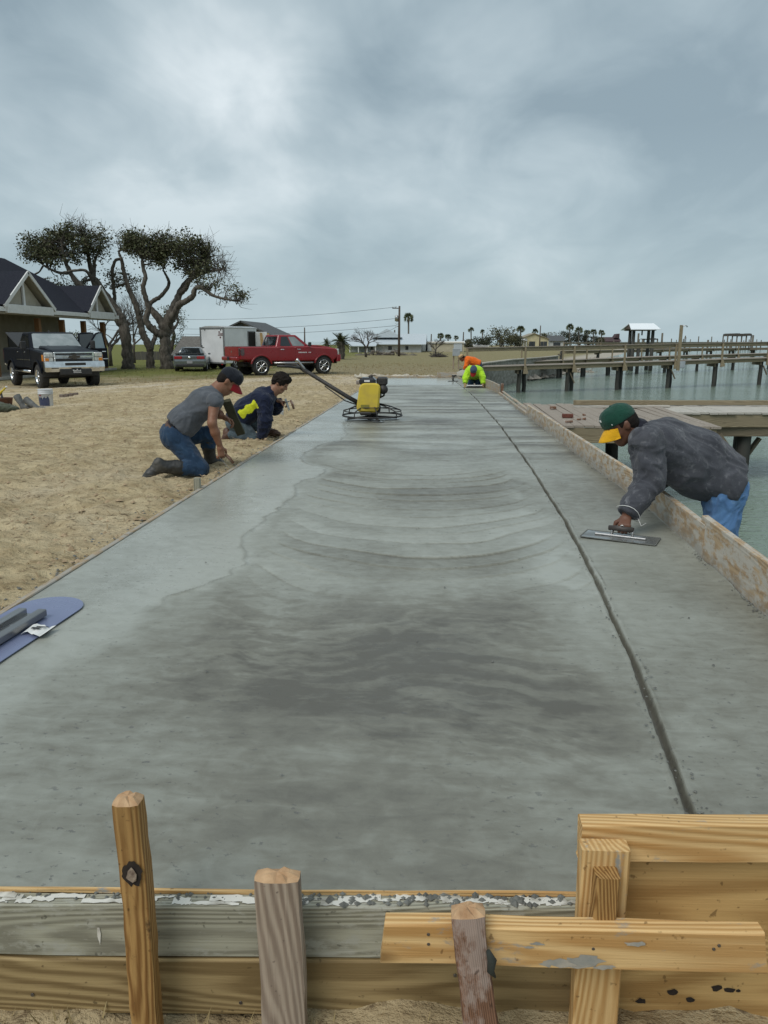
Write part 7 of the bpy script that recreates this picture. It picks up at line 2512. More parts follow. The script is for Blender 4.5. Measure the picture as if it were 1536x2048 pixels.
M_GOLDBRIM = cloth_mat('golden_yellow_twill', (0.78, 0.42, 0.012), (0.66, 0.34, 0.01), 12, 0.75)
M_WHITETHREAD = mat('white_embroidery', (0.75, 0.75, 0.73), (0.6, 0.6, 0.58), 40, 0.8)
cap(man_r, I, M_GREENCAP, M_GOLDBRIM, badge=M_WHITETHREAD, mark=M_WHITETHREAD)
A = I['A']


def band(root, name, c, axis, r, w, m, n=20, flat=(1, 1), th=.008):
    mb = MB()
    ax = V(axis).normalized()
    mt = frame_mtx(V(c), V(c) + ax, ax.orthogonal())
    mb.lathe([(r, -w / 2), (r + th, -w / 2), (r + th, w / 2), (r, w / 2)], 'x', n, 0, (0, 0, 0), mt)
    return mb.build(name, m, root)


# collar, cuffs, wrist cord and ring
nk = V(A['neck']); hd_ = V(A['head'])
cv, cf = sdf_mesh([rc(nk + (hd_ - nk) * .12, nk + (hd_ - nk) * .42, .086, .080, .02)], .006, [(nk + (hd_ - nk) * .40, nrm(hd_ - nk)), (nk + (hd_ - nk) * .0, -nrm(hd_ - nk))])
np_obj('collar', crease(cv, cf, .004, 16, 4), cf, cloth_mat('dark_collar', (0.014, 0.016, 0.026), (0.008, 0.009, 0.015), 9, 0.9), man_r)
wl = V(A['wrL']); al = (V(A['elL']) - wl).normalized()
band(man_r, 'cuff', wl + al * .045, al, .052, .055, gL, th=.006)
co_ = MB()
for k in range(1):
    ring = [wl + al * (.03 + .012 * k + .01 * math.sin(t * 2)) + (V(al.orthogonal()) * math.cos(t) + al.cross(al.orthogonal()) * math.sin(t)) * (.056 + .002 * k) for t in [2 * PI * q / 16 for q in range(17)]]
    co_.tube(ring, .0018, 5)
co_.tube([wl + al * .03 + V((.05, -.03, -.03)), wl + V((.08, -.05, -.045)), wl + V((.11, -.04, -.03))], .0018, 5)
co_.build('wrist_cord', M_WHITETHREAD, man_r)
fg = V(A['wrL']) + V(nrm(J['hdL'])) * .098
rg = MB(); rg.lathe([(.011, -.003), (.0125, -.003), (.0125, .003), (.011, .003)], 'x', 12, 0, (0, 0, 0), frame_mtx(fg + V((-.012, -.006, .0)), fg + V((-.04, -.1, -.05))))
rg.build('ring', mat('silver_ring', (0.75, 0.74, 0.7), (0.6, 0.6, 0.58), 20, 0.25, metal=0.9), man_r)
# plank ledge bolted to the wall, that he stands on
for (x, y0, y1, z, nm) in ((1.80, 4.35, 5.45, -.655, 'timber foot ledge below the man in the green cap'), (1.62, 27.4, 29.2, -.62, 'timber foot ledge below the man in the orange shirt')):
    r = thing('foot_ledge', (x, y0, z), nm, 'ledge')
    o = lumber('plank', (0, 0, -.012), (0, y1 - y0, -.012), .40, .045, W_OLD, seed=7); o.parent = r
    for yy in (.15, y1 - y0 - .15):
        br = MB(); br.prism([(-.30, -.04), (.18, -.04), (-.30, -.40)], yy - .03, yy + .03, 'y'); br.build('bracket', W_OLD, r)

# ---- man in the grey sleeveless shirt
J = dict(head=P3(457, 762, 6.93), hf=(.70, .18, -.66), hu=(.62, .1, .78), neck=P3(437, 779, 6.92), chest=P3(405, 806, 6.92), waist=P3(368, 842, 6.88), pelvis=P3(348, 868, 6.85),
         shR=P3(429, 803, 6.75), elR=P3(424, 846, 6.66), wrR=P3(440, 893, 6.72), hdR=(.12, .05, -1), hnR=(-.6, .8, -.1), curlR=1.1,
         shL=P3(425, 797, 7.10), elL=P3(434, 826, 7.20), wrL=P3(446, 834, 7.10), hdL=(.7, .2, -.4), hnL=(.2, -.3, -.9), curlL=0.9,
         hipR=P3(351, 876, 6.75), knR=P3(401, 938, 6.70), anR=P3(322, 933, 6.52), toR=P3(292, 956, 6.46),
         hipL=P3(349, 872, 6.95), knL=P3(413, 868, 7.12), anL=P3(421, 918, 7.20), toL=P3(447, 930, 7.28))
m_grey = cloth_mat('slate_grey_cotton', (0.105, 0.115, 0.130), (0.070, 0.078, 0.092), 8, 0.92, (0.16, 0.17, 0.185), 0.4)
man_g, I = human('person', 'kneeling man in a grey sleeveless shirt, blue jeans and black rubber boots', J,
                 dict(skin=SK1, hair=HAIR, upper=m_grey, lower=cloth_mat('mid_blue_denim', (0.022, 0.052, 0.100), (0.014, 0.034, 0.070), 7, 0.9, (0.06, 0.11, 0.18), 0.7), boots=RUBBER), res=0.0095, s=0.97, upper='vest', sleeve='none', loose=0.022, fold=0.009, seed=13, hem=-0.085, boots='tall')
cap(man_g, I, cloth_mat('navy_cap', (0.012, 0.015, 0.022), (0.008, 0.01, 0.016), 12, 0.85), cloth_mat('red_brim', (0.30, 0.012, 0.02), (0.20, 0.01, 0.015), 12, 0.8), s=.97)
A = I['A']
v, f = sdf_mesh([rc(A['pelvis'] + I['lat'] * .075 + I['spine'] * .035, A['pelvis'] - I['lat'] * .075 + I['spine'] * .035, .122, .122, .05)], .008, [(A['pelvis'] + I['spine'] * .058, I['spine']), (A['pelvis'] + I['spine'] * .018, -I['spine'])])
np_obj('belt', v, f, M_LEATHER, man_g)
v, f = sdf_mesh([rc(A['pelvis'] + I['lat'] * .07 + I['spine'] * .035, A['pelvis'] - I['lat'] * .07 + I['spine'] * .07, .121, .118, .05)], .009, [(A['pelvis'] + I['spine'] * .13, I['spine']), (A['pelvis'] + I['spine'] * .055, -I['spine'])])
np_obj('undershirt', v, f, cloth_mat('black_cotton', (0.014, 0.013, 0.018), (0.01, 0.009, 0.012), 9, 0.9), man_g)

# ---- man in the navy jacket
J = dict(head=P3(561, 766, 9.2), hf=(.80, -.10, -.50), hu=(.45, 0, .88), neck=P3(546, 782, 9.18), chest=P3(523, 800, 9.16), waist=P3(492, 823, 9.12), pelvis=P3(473, 842, 9.1),
         shR=P3(530, 803, 9.0), elR=P3(531, 843, 8.93), wrR=P3(524, 876, 8.96), hdR=(.10, -.25, -.65), hnR=(.3, .1, -.9), curlR=0.25,
         shL=P3(537, 797, 9.34), elL=P3(551, 817, 9.42), wrL=P3(559, 803, 9.30), hdL=(.9, -.1, -.1), hnL=(.1, -.2, -1), curlL=1.1,
         hipR=P3(474, 846, 9.0), knR=P3(507, 876, 8.98), anR=P3(458, 869, 8.97), toR=P3(448, 880, 8.95),
         hipL=P3(478, 843, 9.22), knL=P3(522, 851, 9.40), anL=P3(535, 862, 9.36), toL=P3(556, 868, 9.32))
m_navy = cloth_mat('navy_work_jacket', (0.010, 0.016, 0.042), (0.006, 0.010, 0.026), 8, 0.9, (0.02, 0.03, 0.06), 0.5)


def yel(c):
    # hi-vis flank panel, in photo-space measured polygon turned into the jacket's own plane
    P0, P1 = np.array(P3(484, 829, 9.0)), np.array(P3(516, 806, 9.0))
    ax = P1 - P0; L = np.linalg.norm(ax); ax /= L
    d = c - P0
    t = d @ ax
    perp = np.linalg.norm((d - np.outer(t, ax))[:, [0, 2]], axis=1)
    wob = .010 * np.sin(t * 60)
    return (t > 0) & (t < L) & (perp < .048 + wob) & (c[:, 1] < 9.06)


man_n, I = human('person', 'man on hands and knees in a navy jacket with a bright yellow side panel', J,
                 dict(skin=SK3, hair=HAIR, hairstyle='thick', upper=m_navy, upper2=cloth_mat('hi_vis_yellow', (0.62, 0.66, 0.02), (0.46, 0.50, 0.02), 12, 0.7), lower=JEAN_G, boots=M_LEATHER), res=0.008, s=0.95, upper='jacket', loose=0.036, fold=0.010, seed=23, hem=0.03, yellow=yel)

# ---- man in the lime shirt, kneeling behind a float
J = dict(head=P3(947, 741, 19.20), hf=(-.12, -.55, -.82), hu=(-.05, -.80, .58), neck=P3(948, 739, 19.38), chest=P3(948, 742, 19.52), waist=P3(949, 748, 19.82), pelvis=P3(949, 755, 20.02),
         shR=P3(937, 743, 19.50), elR=P3(931, 756, 19.38), wrR=P3(930, 767, 19.30), hdR=(-.05, -.3, -.9), hnR=(.4, .3, -.3), curlR=0.9,
         shL=P3(960, 743, 19.50), elL=P3(966, 757, 19.38), wrL=P3(966, 768, 19.30), hdL=(.05, -.3, -.9), hnL=(-.4, .3, -.3), curlL=0.9,
         hipR=P3(943, 757, 20.0), knR=(P3(941, 770, 19.72)[0], 19.72, .075), anR=(P3(941, 770, 19.72)[0], 20.08, .075), toR=(P3(941, 770, 19.72)[0], 20.22, .04),
         hipL=P3(955, 757, 20.0), knL=(P3(957, 770, 19.72)[0], 19.72, .075), anL=(P3(957, 770, 19.72)[0], 20.08, .075), toL=(P3(957, 770, 19.72)[0], 20.22, .04))
m_lime = cloth_mat('lime_hi_vis_shirt', (0.47, 0.78, 0.035), (0.36, 0.62, 0.025), 8, 0.8)
man_l, I = human('person', 'kneeling man in a lime green shirt pushing a float beside the far form', J,
                 dict(skin=SK1, hair=HAIR, upper=m_lime, lower=JEAN_D, boots=RUBBER), res=0.014, s=1.0, upper='shirt', loose=0.026, fold=0.009, seed=33, gloves=mat('tan_gloves', (0.38, 0.28, 0.15), (0.28, 0.2, 0.1), 20, 0.9), hem=0.06, hres=.008)
cap(man_l, I, cloth_mat('slate_blue_cap', (0.055, 0.085, 0.13), (0.04, 0.06, 0.10), 12, 0.85), cloth_mat('red_cap_brim', (0.34, 0.02, 0.015), (0.25, 0.015, 0.012), 12, 0.8), res=.010)

# ---- man in the orange shirt and straw hat, beyond the wall
J = dict(head=P3(924, 716, 28.3), hf=(-.80, -.1, -.58), hu=(-.5, 0, .85), neck=P3(931, 717, 28.3), chest=P3(937, 720, 28.3), waist=P3(947, 723, 28.32), pelvis=P3(956, 727, 28.34),
         shR=P3(935, 721, 28.1 + .36), elR=P3(933, 731, 28.52), wrR=P3(929, 738, 28.5), hdR=(-.3, 0, -.9), hnR=(-.4, 0, -.4), curlR=.9,
         shL=P3(935, 721, 28.12), elL=P3(932, 731, 28.06), wrL=P3(928, 738, 28.1), hdL=(-.3, 0, -.9), hnL=(-.4, 0, -.4), curlL=.9,
         hipL=P3(957, 730, 28.24), knL=(1.62, 28.24, -.12), anL=(1.66, 28.24, -.52), toL=(1.52, 28.22, -.56), hipR=P3(957, 730, 28.44), knR=(1.62, 28.44, -.12), anR=(1.66, 28.44, -.52), toR=(1.52, 28.42, -.56))
m_or = cloth_mat('orange_hi_vis_shirt', (0.82, 0.16, 0.012), (0.66, 0.12, 0.01), 8, 0.8)
man_o, I = human('person', 'man in an orange shirt and straw hat bending over the seawall', J,
                 dict(skin=SK1, hair=HAIR, upper=m_or, lower=JEAN_D, boots=RUBBER), res=0.016, s=1.0, upper='shirt', loose=0.028, fold=0.009, seed=43, hem=0.05, hres=.009)
hp, RH = I['hp'], I['RH']
hb = MB()
mt = Matrix(RH.tolist()).to_4x4(); mt.translation = V(hp(0, 0, .03))
hb.lathe([(.20, .010), (.205, .014), (.17, .018), (.105, .012), (.098, .03), (.092, .09), (.06, .112), (.001, .105)], 'z', 24, 0, (0, 0, 0), mt)
hb.lathe([(.20, .010), (.17, .010), (.105, .004), (.095, .02)], 'z', 24, 0, (0, 0, 0), mt)
ht = hb.build('straw_hat', mat('straw', (0.50, 0.36, 0.19), (0.36, 0.24, 0.12), 30, 0.9, 0.003, 120), man_o)
hb = MB(); hb.lathe([(.108, .014), (.103, .042), (.098, .042)], 'z', 24, 0, (0, 0, 0), mt); hb.build('hat_band', mat('dark_band', (0.05, 0.03, 0.02), (0.03, 0.02, 0.015), 20, 0.9), ht)
# ================================================================== tools and small things
M_STEEL = mat('smeared_steel', (0.42, 0.43, 0.42), (0.25, 0.255, 0.245), 9, 0.32, metal=0.75, rvar=0.12)
M_IRON = mat('black_iron', (0.022, 0.022, 0.023), (0.05, 0.045, 0.04), 14, 0.55, metal=0.3)
M_BLUESTEEL = mat('blued_spring_steel', (0.235, 0.265, 0.41), (0.20, 0.23, 0.36), 4, 0.30, metal=0.35, rvar=0.10)


def bull_float():
    # round-ended blue blade lying on the left of the slab, bracket of two channels on top
    c = V((-1.725, 2.45, .010)); yaw = math.radians(-3.5)
    Lb, wb = 1.40, .30
    t = thing('bull_float', (c.x, c.y, .006), 'blue steel bull float with round end and grey channel bracket lying on the slab', 'bull float', None, (0, 0, yaw))
    # local Y along the blade; round end at +Y
    pts = []
    r = wb / 2
    y1 = Lb / 2 - r
    for k in range(17):
        a = PI * k / 16
        pts.append((r * math.cos(a), y1 + r * 1.0 * math.sin(a)))
    for k in range(17):
        a = PI + PI * k / 16
        pts.append((r * math.cos(a), -y1 + r * math.sin(a)))
    b = MB(); b.prism(pts, 0, .004, 'z', 0, None, .001)
    b.build('blade', M_BLUESTEEL, t)
    ch = MB()
    for x in (-.045, .045):
        ch.box((x, -.13, .024), (.038, 1.16, .030), 0, .003)
    ch.box((0, -.13, .012), (.06, 1.155, .008), 0, 0)
    ch.build('bracket', mat('brushed_alu_channel', (0.30, 0.30, 0.30), (0.20, 0.20, 0.20), 8, 0.35, metal=0.8, stretch=(1, .1, 1)), t)
    for y in (.36, .12, -.12, -.36):
        m_ = MB(); m_.cyl((-.0, y - .06, .016), (.0, y - .06, .022), .008, n=8); m_.build('bolt', M_STEEL, t)
    st = MB()
    n = 8
    vs = []
    for i in range(n + 1):
        for j in range(2):
            vs.append((.075 + .10 * i / n, .24 + .09 * j + .012 * math.sin(i * .8), .008 + .010 * abs(math.sin(i * .9 + j))))
    st.add(vs, [(2 * i, 2 * i + 2, 2 * i + 3, 2 * i + 1) for i in range(n)])
    so = st.build('paper_tag', mat('white_paper', (0.74, 0.74, 0.72), (0.66, 0.66, 0.64), 20, 0.8), t)
    pr = MB(); pr.box((.115, .285, .021), (.035, .012, .002), 0, 0); pr.box((.135, .300, .021), (.05, .006, .002), 0, 0); tag(pr.build('print', M_BLACKPL, so), kind='stuff')


bull_float()


def hand_trowel():
    a, b_ = G(1172, 1076, .006), G(1303, 1092, .006)
    c = G(1240, 1077, 0)
    d = (b_ - a); yaw = math.atan2(d.y, d.x)
    t = thing('finishing_trowel', (c.x, c.y, .004), 'steel finishing trowel under the hand of the man in the green cap', 'trowel', None, (0, 0, yaw))
    m_ = MB(); m_.box((0, 0, .003), (.43, .19, .003), 0, .001); m_.build('blade', M_STEEL, t)
    m_ = MB(); m_.box((0, 0, .011), (.30, .026, .012), 0, .004); m_.build('spine', M_ALU, t)
    for x in (-.05, .07):
        m_ = MB(); m_.tube([(x, 0, .014), (x, 0, .052)], .008, 8); m_.build('shank', M_ALU, t)
    m_ = MB(); m_.tube([(-.07, 0, .055), (.0, 0, .058), (.075, 0, .056)], [.015, .017, .015], 10); m_.build('handle', mat('dark_wood_handle', (0.06, 0.05, 0.045), (0.035, 0.03, 0.026), 20, 0.6), t)
    rim = MB()
    for (x, y, sx, sy) in ((0, .094, .43, .006), (0, -.094, .43, .006), (.216, 0, .006, .18), (-.216, 0, .006, .18)):
        rim.box((x, y, .0045), (sx, sy, .004), 0, 0)
    rim.build('wet_rim', M_CEMENT, t)
    return c


trowel_c = hand_trowel()


def edger(loc, rot, label):
    t = thing('edging_trowel', loc, label, 'trowel', None, rot)
    m_ = MB(); m_.box((0, 0, .004), (.15, .075, .004), 0, .001); m_.build('blade', M_STEEL, t)
    m_ = MB(); m_.tube([(-.03, 0, .006), (-.03, 0, .05), (.0, 0, .062)], .007, 8); m_.build('shank', M_STEEL, t)
    m_ = MB(); m_.tube([(-.04, 0, .062), (.01, 0, .068), (.075, 0, .064)], [.013, .016, .014], 10); m_.build('handle', W_RED, t)


h = W(445, 917, 6.75)
edger((h.x, h.y, h.z - .03), (0, .9, .4), 'small edging trowel in the hand of the man in the grey shirt')
h = W(574, 806, 9.25)
edger((h.x, h.y, h.z - .02), (.3, 1.25, .2), 'steel hand trowel held up by the man in the navy jacket')

# spray bottle standing on the sand
p = G(563, 830, ZG(-2.9, 12.5) + .01)
bt = thing('water_bottle', (p.x, p.y, ZG(p.x, p.y)), 'clear plastic water bottle standing on the sand past the navy jacket', 'bottle')
m_ = MB(); m_.lathe([(.001, 0), (.034, .002), (.036, .02), (.034, .10), (.036, .14), (.028, .17), (.014, .195), (.013, .21), (.001, .21)], 'z', 16); m_.build('shell', mat('clear_plastic', (0.62, 0.65, 0.66), (0.5, 0.53, 0.55), 20, 0.15, trans=0.35), bt)
m_ = MB(); m_.lathe([(.0005, .232), (.014, .232), (.015, .21)][::-1], 'z', 12); m_.build('bottle_top', M_WHITETHREAD, bt)
m_ = MB(); m_.lathe([(.0365, .06), (.0368, .11)], 'z', 16); m_.build('wrap', mat('pale_wrap', (0.62, 0.66, 0.70), (0.5, 0.53, 0.56), 30, 0.6), bt)

# plank in the far hand of the man in grey
o = lumber('darby_plank', W(452, 801, 7.15), W(482, 868, 7.55), .035, .085, wood('mossy_plank', (0.085, 0.085, 0.055), (0.05, 0.05, 0.032), .3, .9), up=V((.9, -.2, .5)), seed=5)
tag(o, 'dark greenish plank held slanting by the man in the grey shirt', 'plank')

# screed float pushed by the man in lime
a, b_ = W(932, 772, 19.25), W(966, 773, 19.25)
t = thing('hand_float', ((a.x + b_.x) / 2, 19.25, .004), 'wide hand float on the slab before the man in lime', 'float')
L = b_.x - a.x
m_ = MB(); m_.box((0, 0, .012), (L, .12, .018), 0, .003); m_.build('blade', M_IRON, t)
m_ = MB(); m_.box((0, 0, .05), (L * .92, .035, .03), 0, .008); m_.build('grip', M_WHITETHREAD, t)
for x in (-.3, .3):
    m_ = MB(); m_.box((x * L, 0, .03), (.03, .03, .025), 0, 0); m_.build('shank', M_IRON, t)
p = G(906, 763, 0)
t = thing('joint_groover', (p.x, p.y, .002), 'small dark jointing tool left standing at the far end of the joint', 'groover')
m_ = MB(); m_.box((0, 0, .012), (.30, .16, .010), 0, .003); m_.build('plate', M_IRON, t)
m_ = MB(); m_.tube([(0, 0, .012), (0, 0, .16)], .022, 8); m_.tube([(-.04, 0, .16), (.10, 0, .17)], .022, 8); m_.build('handle', M_IRON, t)


def power_trowel():
    c = V((-.957, 11.15, 0))
    t = thing('power_trowel', (c.x, c.y, .0), 'walk-behind power trowel with yellow guard and long handle on the slab', 'power trowel')
    R = .44
    g = MB(); N = 40
    def circ(r, z):
        return [(r * math.cos(2 * PI * k / N), r * math.sin(2 * PI * k / N), z) for k in range(N + 1)]
    g.tube(circ(R, .075), .013, 6, cap=False); g.build('guard_ring', M_IRON, t)
    m_ = MB(); m_.tube(circ(R * .97, .145), .008, 6, cap=False); m_.build('guard_ring', M_IRON, t)
    m_ = MB(); m_.tube(circ(R * .62, .205), .008, 6, cap=False); m_.build('guard_ring', M_IRON, t)
    for k in range(8):
        a = 2 * PI * (k + .3) / 8
        d = V((math.cos(a), math.sin(a), 0))
        m_ = MB(); m_.tube([d * R + V((0, 0, .075)), d * R * .97 + V((0, 0, .145)), d * R * .62 + V((0, 0, .205)), d * .11 + V((0, 0, .245))], .009, 6); m_.build('guard_stay', M_IRON, t)
    for k in range(4):
        a = 2 * PI * k / 4 + .35
        m_ = MB(); m_.box((.24, 0, .012), (.34, .14, .006), 0, .002, Matrix.Rotation(a, 4, 'Z')); bl = m_.build('blade', M_STEEL, t)
        m_ = MB(); m_.tube([(.05, 0, .06), (.38, 0, .030)], .014, 6, mtx=Matrix.Rotation(a, 4, 'Z')); m_.build('blade_arm', M_IRON, bl)
    m_ = MB(); m_.lathe([(.001, .03), (.07, .03), (.085, .10), (.12, .13), (.13, .20), (.10, .25), (.001, .25)], 'z', 20); m_.build('gearbox', M_IRON, t)
    # yellow belt guard, tilted, facing the camera
    pl = rpoly(-.165, 0, .165, .42, .075, .055, .03)
    mt = Matrix.Translation((-.055, -.20, .135)) @ Euler((math.radians(-6), 0, 0)).to_matrix().to_4x4()
    m_ = MB(); m_.prism(pl, -.055, .055, 'y', 0, mt, .022); yo = m_.build('belt_guard', mat('worn_yellow_paint', (0.56, 0.42, 0.035), (0.44, 0.32, 0.05), 8, 0.4, lo=.4, hi=.75), t)
    m_ = MB(); m_.box((-.03, -.062, .085), (.12, .006, .045), 0, 0, mt); m_.build('vent_slot', mat('olive_sticker', (0.22, 0.19, 0.02), (0.16, 0.14, 0.02), 20, 0.5), yo)
    m_ = MB(); m_.box((-.02, -.058, -.02), (.16, .09, .05), 0, .015, mt); m_.build('foot', M_IRON, yo)
    # engine
    e_ = MB(); e_.box((0, .02, .42), (.26, .26, .20), 0, .03); e_.build('engine_block', M_IRON, t)
    e_ = MB(); e_.box((-.06, -.02, .575), (.24, .30, .11), 0, .035); fo = e_.build('fuel_tank', mat('black_gloss', (0.014, 0.015, 0.018), (0.03, 0.03, 0.035), 8, 0.25), t)
    e_ = MB(); e_.lathe([(.03, .63), (.032, .655), (.001, .66)], 'z', 12, 0, (-.02, 0, 0)); e_.build('fuel_cap', M_IRON, fo)
    e_ = MB(); e_.box((-.06, -.174, .585), (.08, .004, .026), 0, 0); e_.build('badge', M_WHITEPRINT, fo)
    e_ = MB(); e_.box((.15, -.02, .575), (.15, .22, .12), 0, .02); e_.build('air_filter', M_IRON, t)
    e_ = MB(); e_.lathe([(.001, -.09), (.06, -.08), (.07, -.02), (.06, .03)], 'y', 20, 0, (.17, -.08, .46)); e_.build('recoil_starter', M_IRON, t)
    e_ = MB(); e_.tube([(.13, -.10, .50), (.19, -.12, .45), (.18, -.10, .37), (.12, -.08, .34)], .014, 6); e_.build('fuel_line', M_IRON, t)
    e_ = MB(); e_.box((-.20, -.05, .56), (.06, .10, .06), 0, .01); e_.build('muffler', mat('rusty_white', (0.40, 0.38, 0.34), (0.2, 0.15, 0.12), 12, 0.7), t)
    # handle up to the left
    top = W(600, 735, 11.15) - c
    m_ = MB(); m_.tube([(-.14, 0, .22), (-.36, 0, .34), tuple(top)], [.035, .032, .028], 10); ho = m_.build('handle', M_IRON, t)
    m_ = MB(); m_.tube([(-.14, -.03, .20), (-.40, -.04, .29), (-.70, -.03, .50)], .010, 6); m_.build('cable', M_IRON, ho)
    u = (V(top) - V((-.36, 0, .34))).normalized()
    m_ = MB(); m_.tube([V(top) - u * .02, V(top) + V((-.10, -.25, .02)), V(top) + V((-.28, -.30, .03))], .018, 8); m_.build('handlebar', M_IRON, ho)
    m_ = MB(); m_.tube([V(top) - u * .02, V(top) + V((-.10, .25, .03)), V(top) + V((-.28, .30, .04))], .018, 8); m_.build('handlebar', M_IRON, ho)
    m_ = MB(); m_.tube([V(top) - u * .10, V(top) + V((-.02, 0, .09)), V(top) + V((-.05, 0, .12))], [.02, .018, .028], 8); m_.build('throttle_lever', M_ALU, ho)
    # worn mark of the blades on the concrete is in the slab itself
    return t


power_trowel()


# ---- things lying at the left edge
def yard_things():
    zb = lambda p: ZG(p.x, p.y)
    p = G(94, 818, -.26); p.z = zb(p)
    t = thing('paint_bucket', p, 'white plastic bucket with dark blue print standing by the rubber boots', 'bucket')
    m_ = MB(); m_.lathe([(.001, .0), (.128, .002), (.132, .02), (.143, .27), (.150, .275), (.150, .29), (.146, .292), (.150, .31), (.150, .325), (.146, .33), (.150, .355), (.153, .37), (.147, .375), (.140, .36), (.125, .01), (.001, .01)], 'z', 28)
    m_.build('pail', mat('white_plastic', (0.60, 0.61, 0.62), (0.46, 0.47, 0.48), 5, 0.5), t)
    m_ = MB()
    N = 14
    vs = []
    for i in range(N + 1):
        a = -2.5 + 1.9 * i / N
        top = .16 + .07 * abs(math.sin(i * .9))
        vs += [(.1345 * math.cos(a) * 1.0, .1345 * math.sin(a), .03), (.143 * math.cos(a), .143 * math.sin(a), top)]
    m_.add(vs, [(2 * i, 2 * i + 2, 2 * i + 3, 2 * i + 1) for i in range(N)]); m_.build('blue_print', mat('navy_print', (0.035, 0.05, 0.11), (0.06, 0.07, 0.13), 18, 0.5), t)
    m_ = MB(); vs = []
    for i in range(5):
        a = -2.1 + .35 * i / 4
        vs += [(.1445 * math.cos(a), .1445 * math.sin(a), .235), (.147 * math.cos(a), .147 * math.sin(a), .262)]
    m_.add(vs, [(2 * i, 2 * i + 2, 2 * i + 3, 2 * i + 1) for i in range(4)]); m_.build('red_print', mat('red_print', (0.30, 0.04, 0.04), (0.2, 0.03, 0.03), 18, 0.5), t)
    m_ = MB(); m_.tube([(.15 * math.cos(a), .15 * math.sin(a) - .02 * math.sin((a + PI)), .31 - .10 * math.sin((a + PI))) for a in [PI + PI * k / 12 for k in range(13)]], .004, 5); m_.build('bail', M_STEEL, t)
    M_GB = mat('dusty_grey_rubber', (0.14, 0.145, 0.14), (0.085, 0.085, 0.08), 9, 0.7, 0.002, 40)
    def boot(label, foot, top, toe, s=1.0, m=M_GB):
        f_, tp, to = V(foot), V(top), V(toe)
        u = (tp - f_).normalized(); d = (to - f_).normalized()
        pr = [rc(f_, f_ + u * .20, .055, .066, .02), rc(f_ + u * .20, tp, .066, .078, .02), rc(f_ - u * .03, f_ + d * .15, .052, .046, .03), rc(f_ + d * .15, to, .046, .040, .02), rc(f_ - d * .03 - u * .04, f_ + d * .02 - u * .05, .045, .045, .02)]
        v, f = sdf_mesh(pr, .012, [(tp - u * .06, u)])
        v = crease(v, f, .003, 14, 3)
        base = f_.copy(); base.z = zb(f_)
        o = np_obj('rubber_boot', v - np.array(base), f, m); o.location = base
        sl = MB(); sl.tube([f_ - u * .055 - d * .04 - base, f_ - u * .055 + d * .10 - base, to - base - u * .03], [.052, .050, .036], 10, flat=(1, .5)); sl.build('sole', M_TYRE, o)
        tag(o, label, 'boot', 'rubber boots on the sand')
    b0 = G(56, 820, -.24); Y = b0.y
    boot('dusty grey rubber boot leaning back beside the bucket', W(46, 813, Y), W(30, 786, Y + .05), W(66, 816, Y - .02))
    boot('grey rubber boot fallen on its side against the leaning boot', W(72, 815, Y - .1), W(46, 795, Y - .05), W(94, 819, Y - .12))
    # folded jacket, stones, wheelbarrow handles at the edge
    p = G(6, 826, -.25); p.z = zb(p)
    pr = [ell((0, 0, .07), (.26, .16, .09)), ell((.15, .02, .06), (.16, .14, .07), None, .05), ell((-.15, .05, .10), (.17, .14, .09), None, .05)]
    v, f = sdf_mesh(pr, .014); v = crease(v, f, .016, 9, 8)
    v[:, 2] = np.maximum(v[:, 2], .0)
    o = np_obj('folded_jacket', v, f, cloth_mat('olive_canvas', (0.075, 0.085, 0.055), (0.05, 0.056, 0.038), 9, .9)); o.location = p
    tag(o, 'crumpled olive jacket on the sand in front of the rusty tub', 'jacket')
    p = G(8, 812, -.27); p.z = zb(p)
    t = thing('tool_tub', p, 'rusty tub with a yellow-handled tool standing in it', 'tub')
    m_ = MB(); m_.lathe([(.001, 0), (.16, 0), (.20, .20), (.205, .205), (.195, .20), (.155, .012), (.001, .012)], 'z', 20); m_.build('tub_shell', mat('rusty_steel', (0.13, 0.055, 0.035), (0.07, 0.035, 0.025), 8, 0.85), t)
    o_ = thing('bolt_cutter', p + V((0, 0, .012)), 'yellow-handled tool standing slanting in the rusty tub', 'tool')
    m_ = MB(); m_.tube([(-.03, .0, .0), (-.03, -.01, .28)], .016, 8); m_.tube([(.02, .0, .0), (-.02, -.01, .30)], .014, 8); m_.build('shaft', M_IRON, o_)
    m_ = MB(); m_.tube([(-.10, -.01, .22), (-.02, -.02, .32), (.10, -.02, .42)], [.022, .024, .020], 8); m_.build('grip', mat('yellow_grip', (0.62, 0.46, 0.02), (0.5, 0.36, 0.02), 14, 0.5), o_)
    m_ = MB(); m_.tube([(.10, -.02, .42), (.125, -.02, .445)], [.021, .019], 8); m_.build('grip_end', M_WHITETHREAD, o_)
    # row of concrete blocks
    p = G(125, 797, -.30)
    for k in range(4):
        q = G(124 + 9.5 * k, 797 - 1.2 * k, -.30); q.z = zb(q)
        mb = MB(); mb.box((0, 0, .05), (.105, .09, .10 - .008 * (k % 2)), 0, .012)
        o = mb.build('paving_block', mat('brown_paver', (0.19, 0.15, 0.125), (0.12, 0.09, 0.075), 9, 0.9, .004, 30), None, q, (0, 0, .05 * k))
        tag(o, ('brown paving block at the end of the row nearest the bucket', 'second brown paving block of the row, counted from the bucket', 'third brown paving block of the row, counted from the bucket', 'brown paving block at the row end away from the bucket')[k], 'block', 'row of paving blocks')


yard_things()


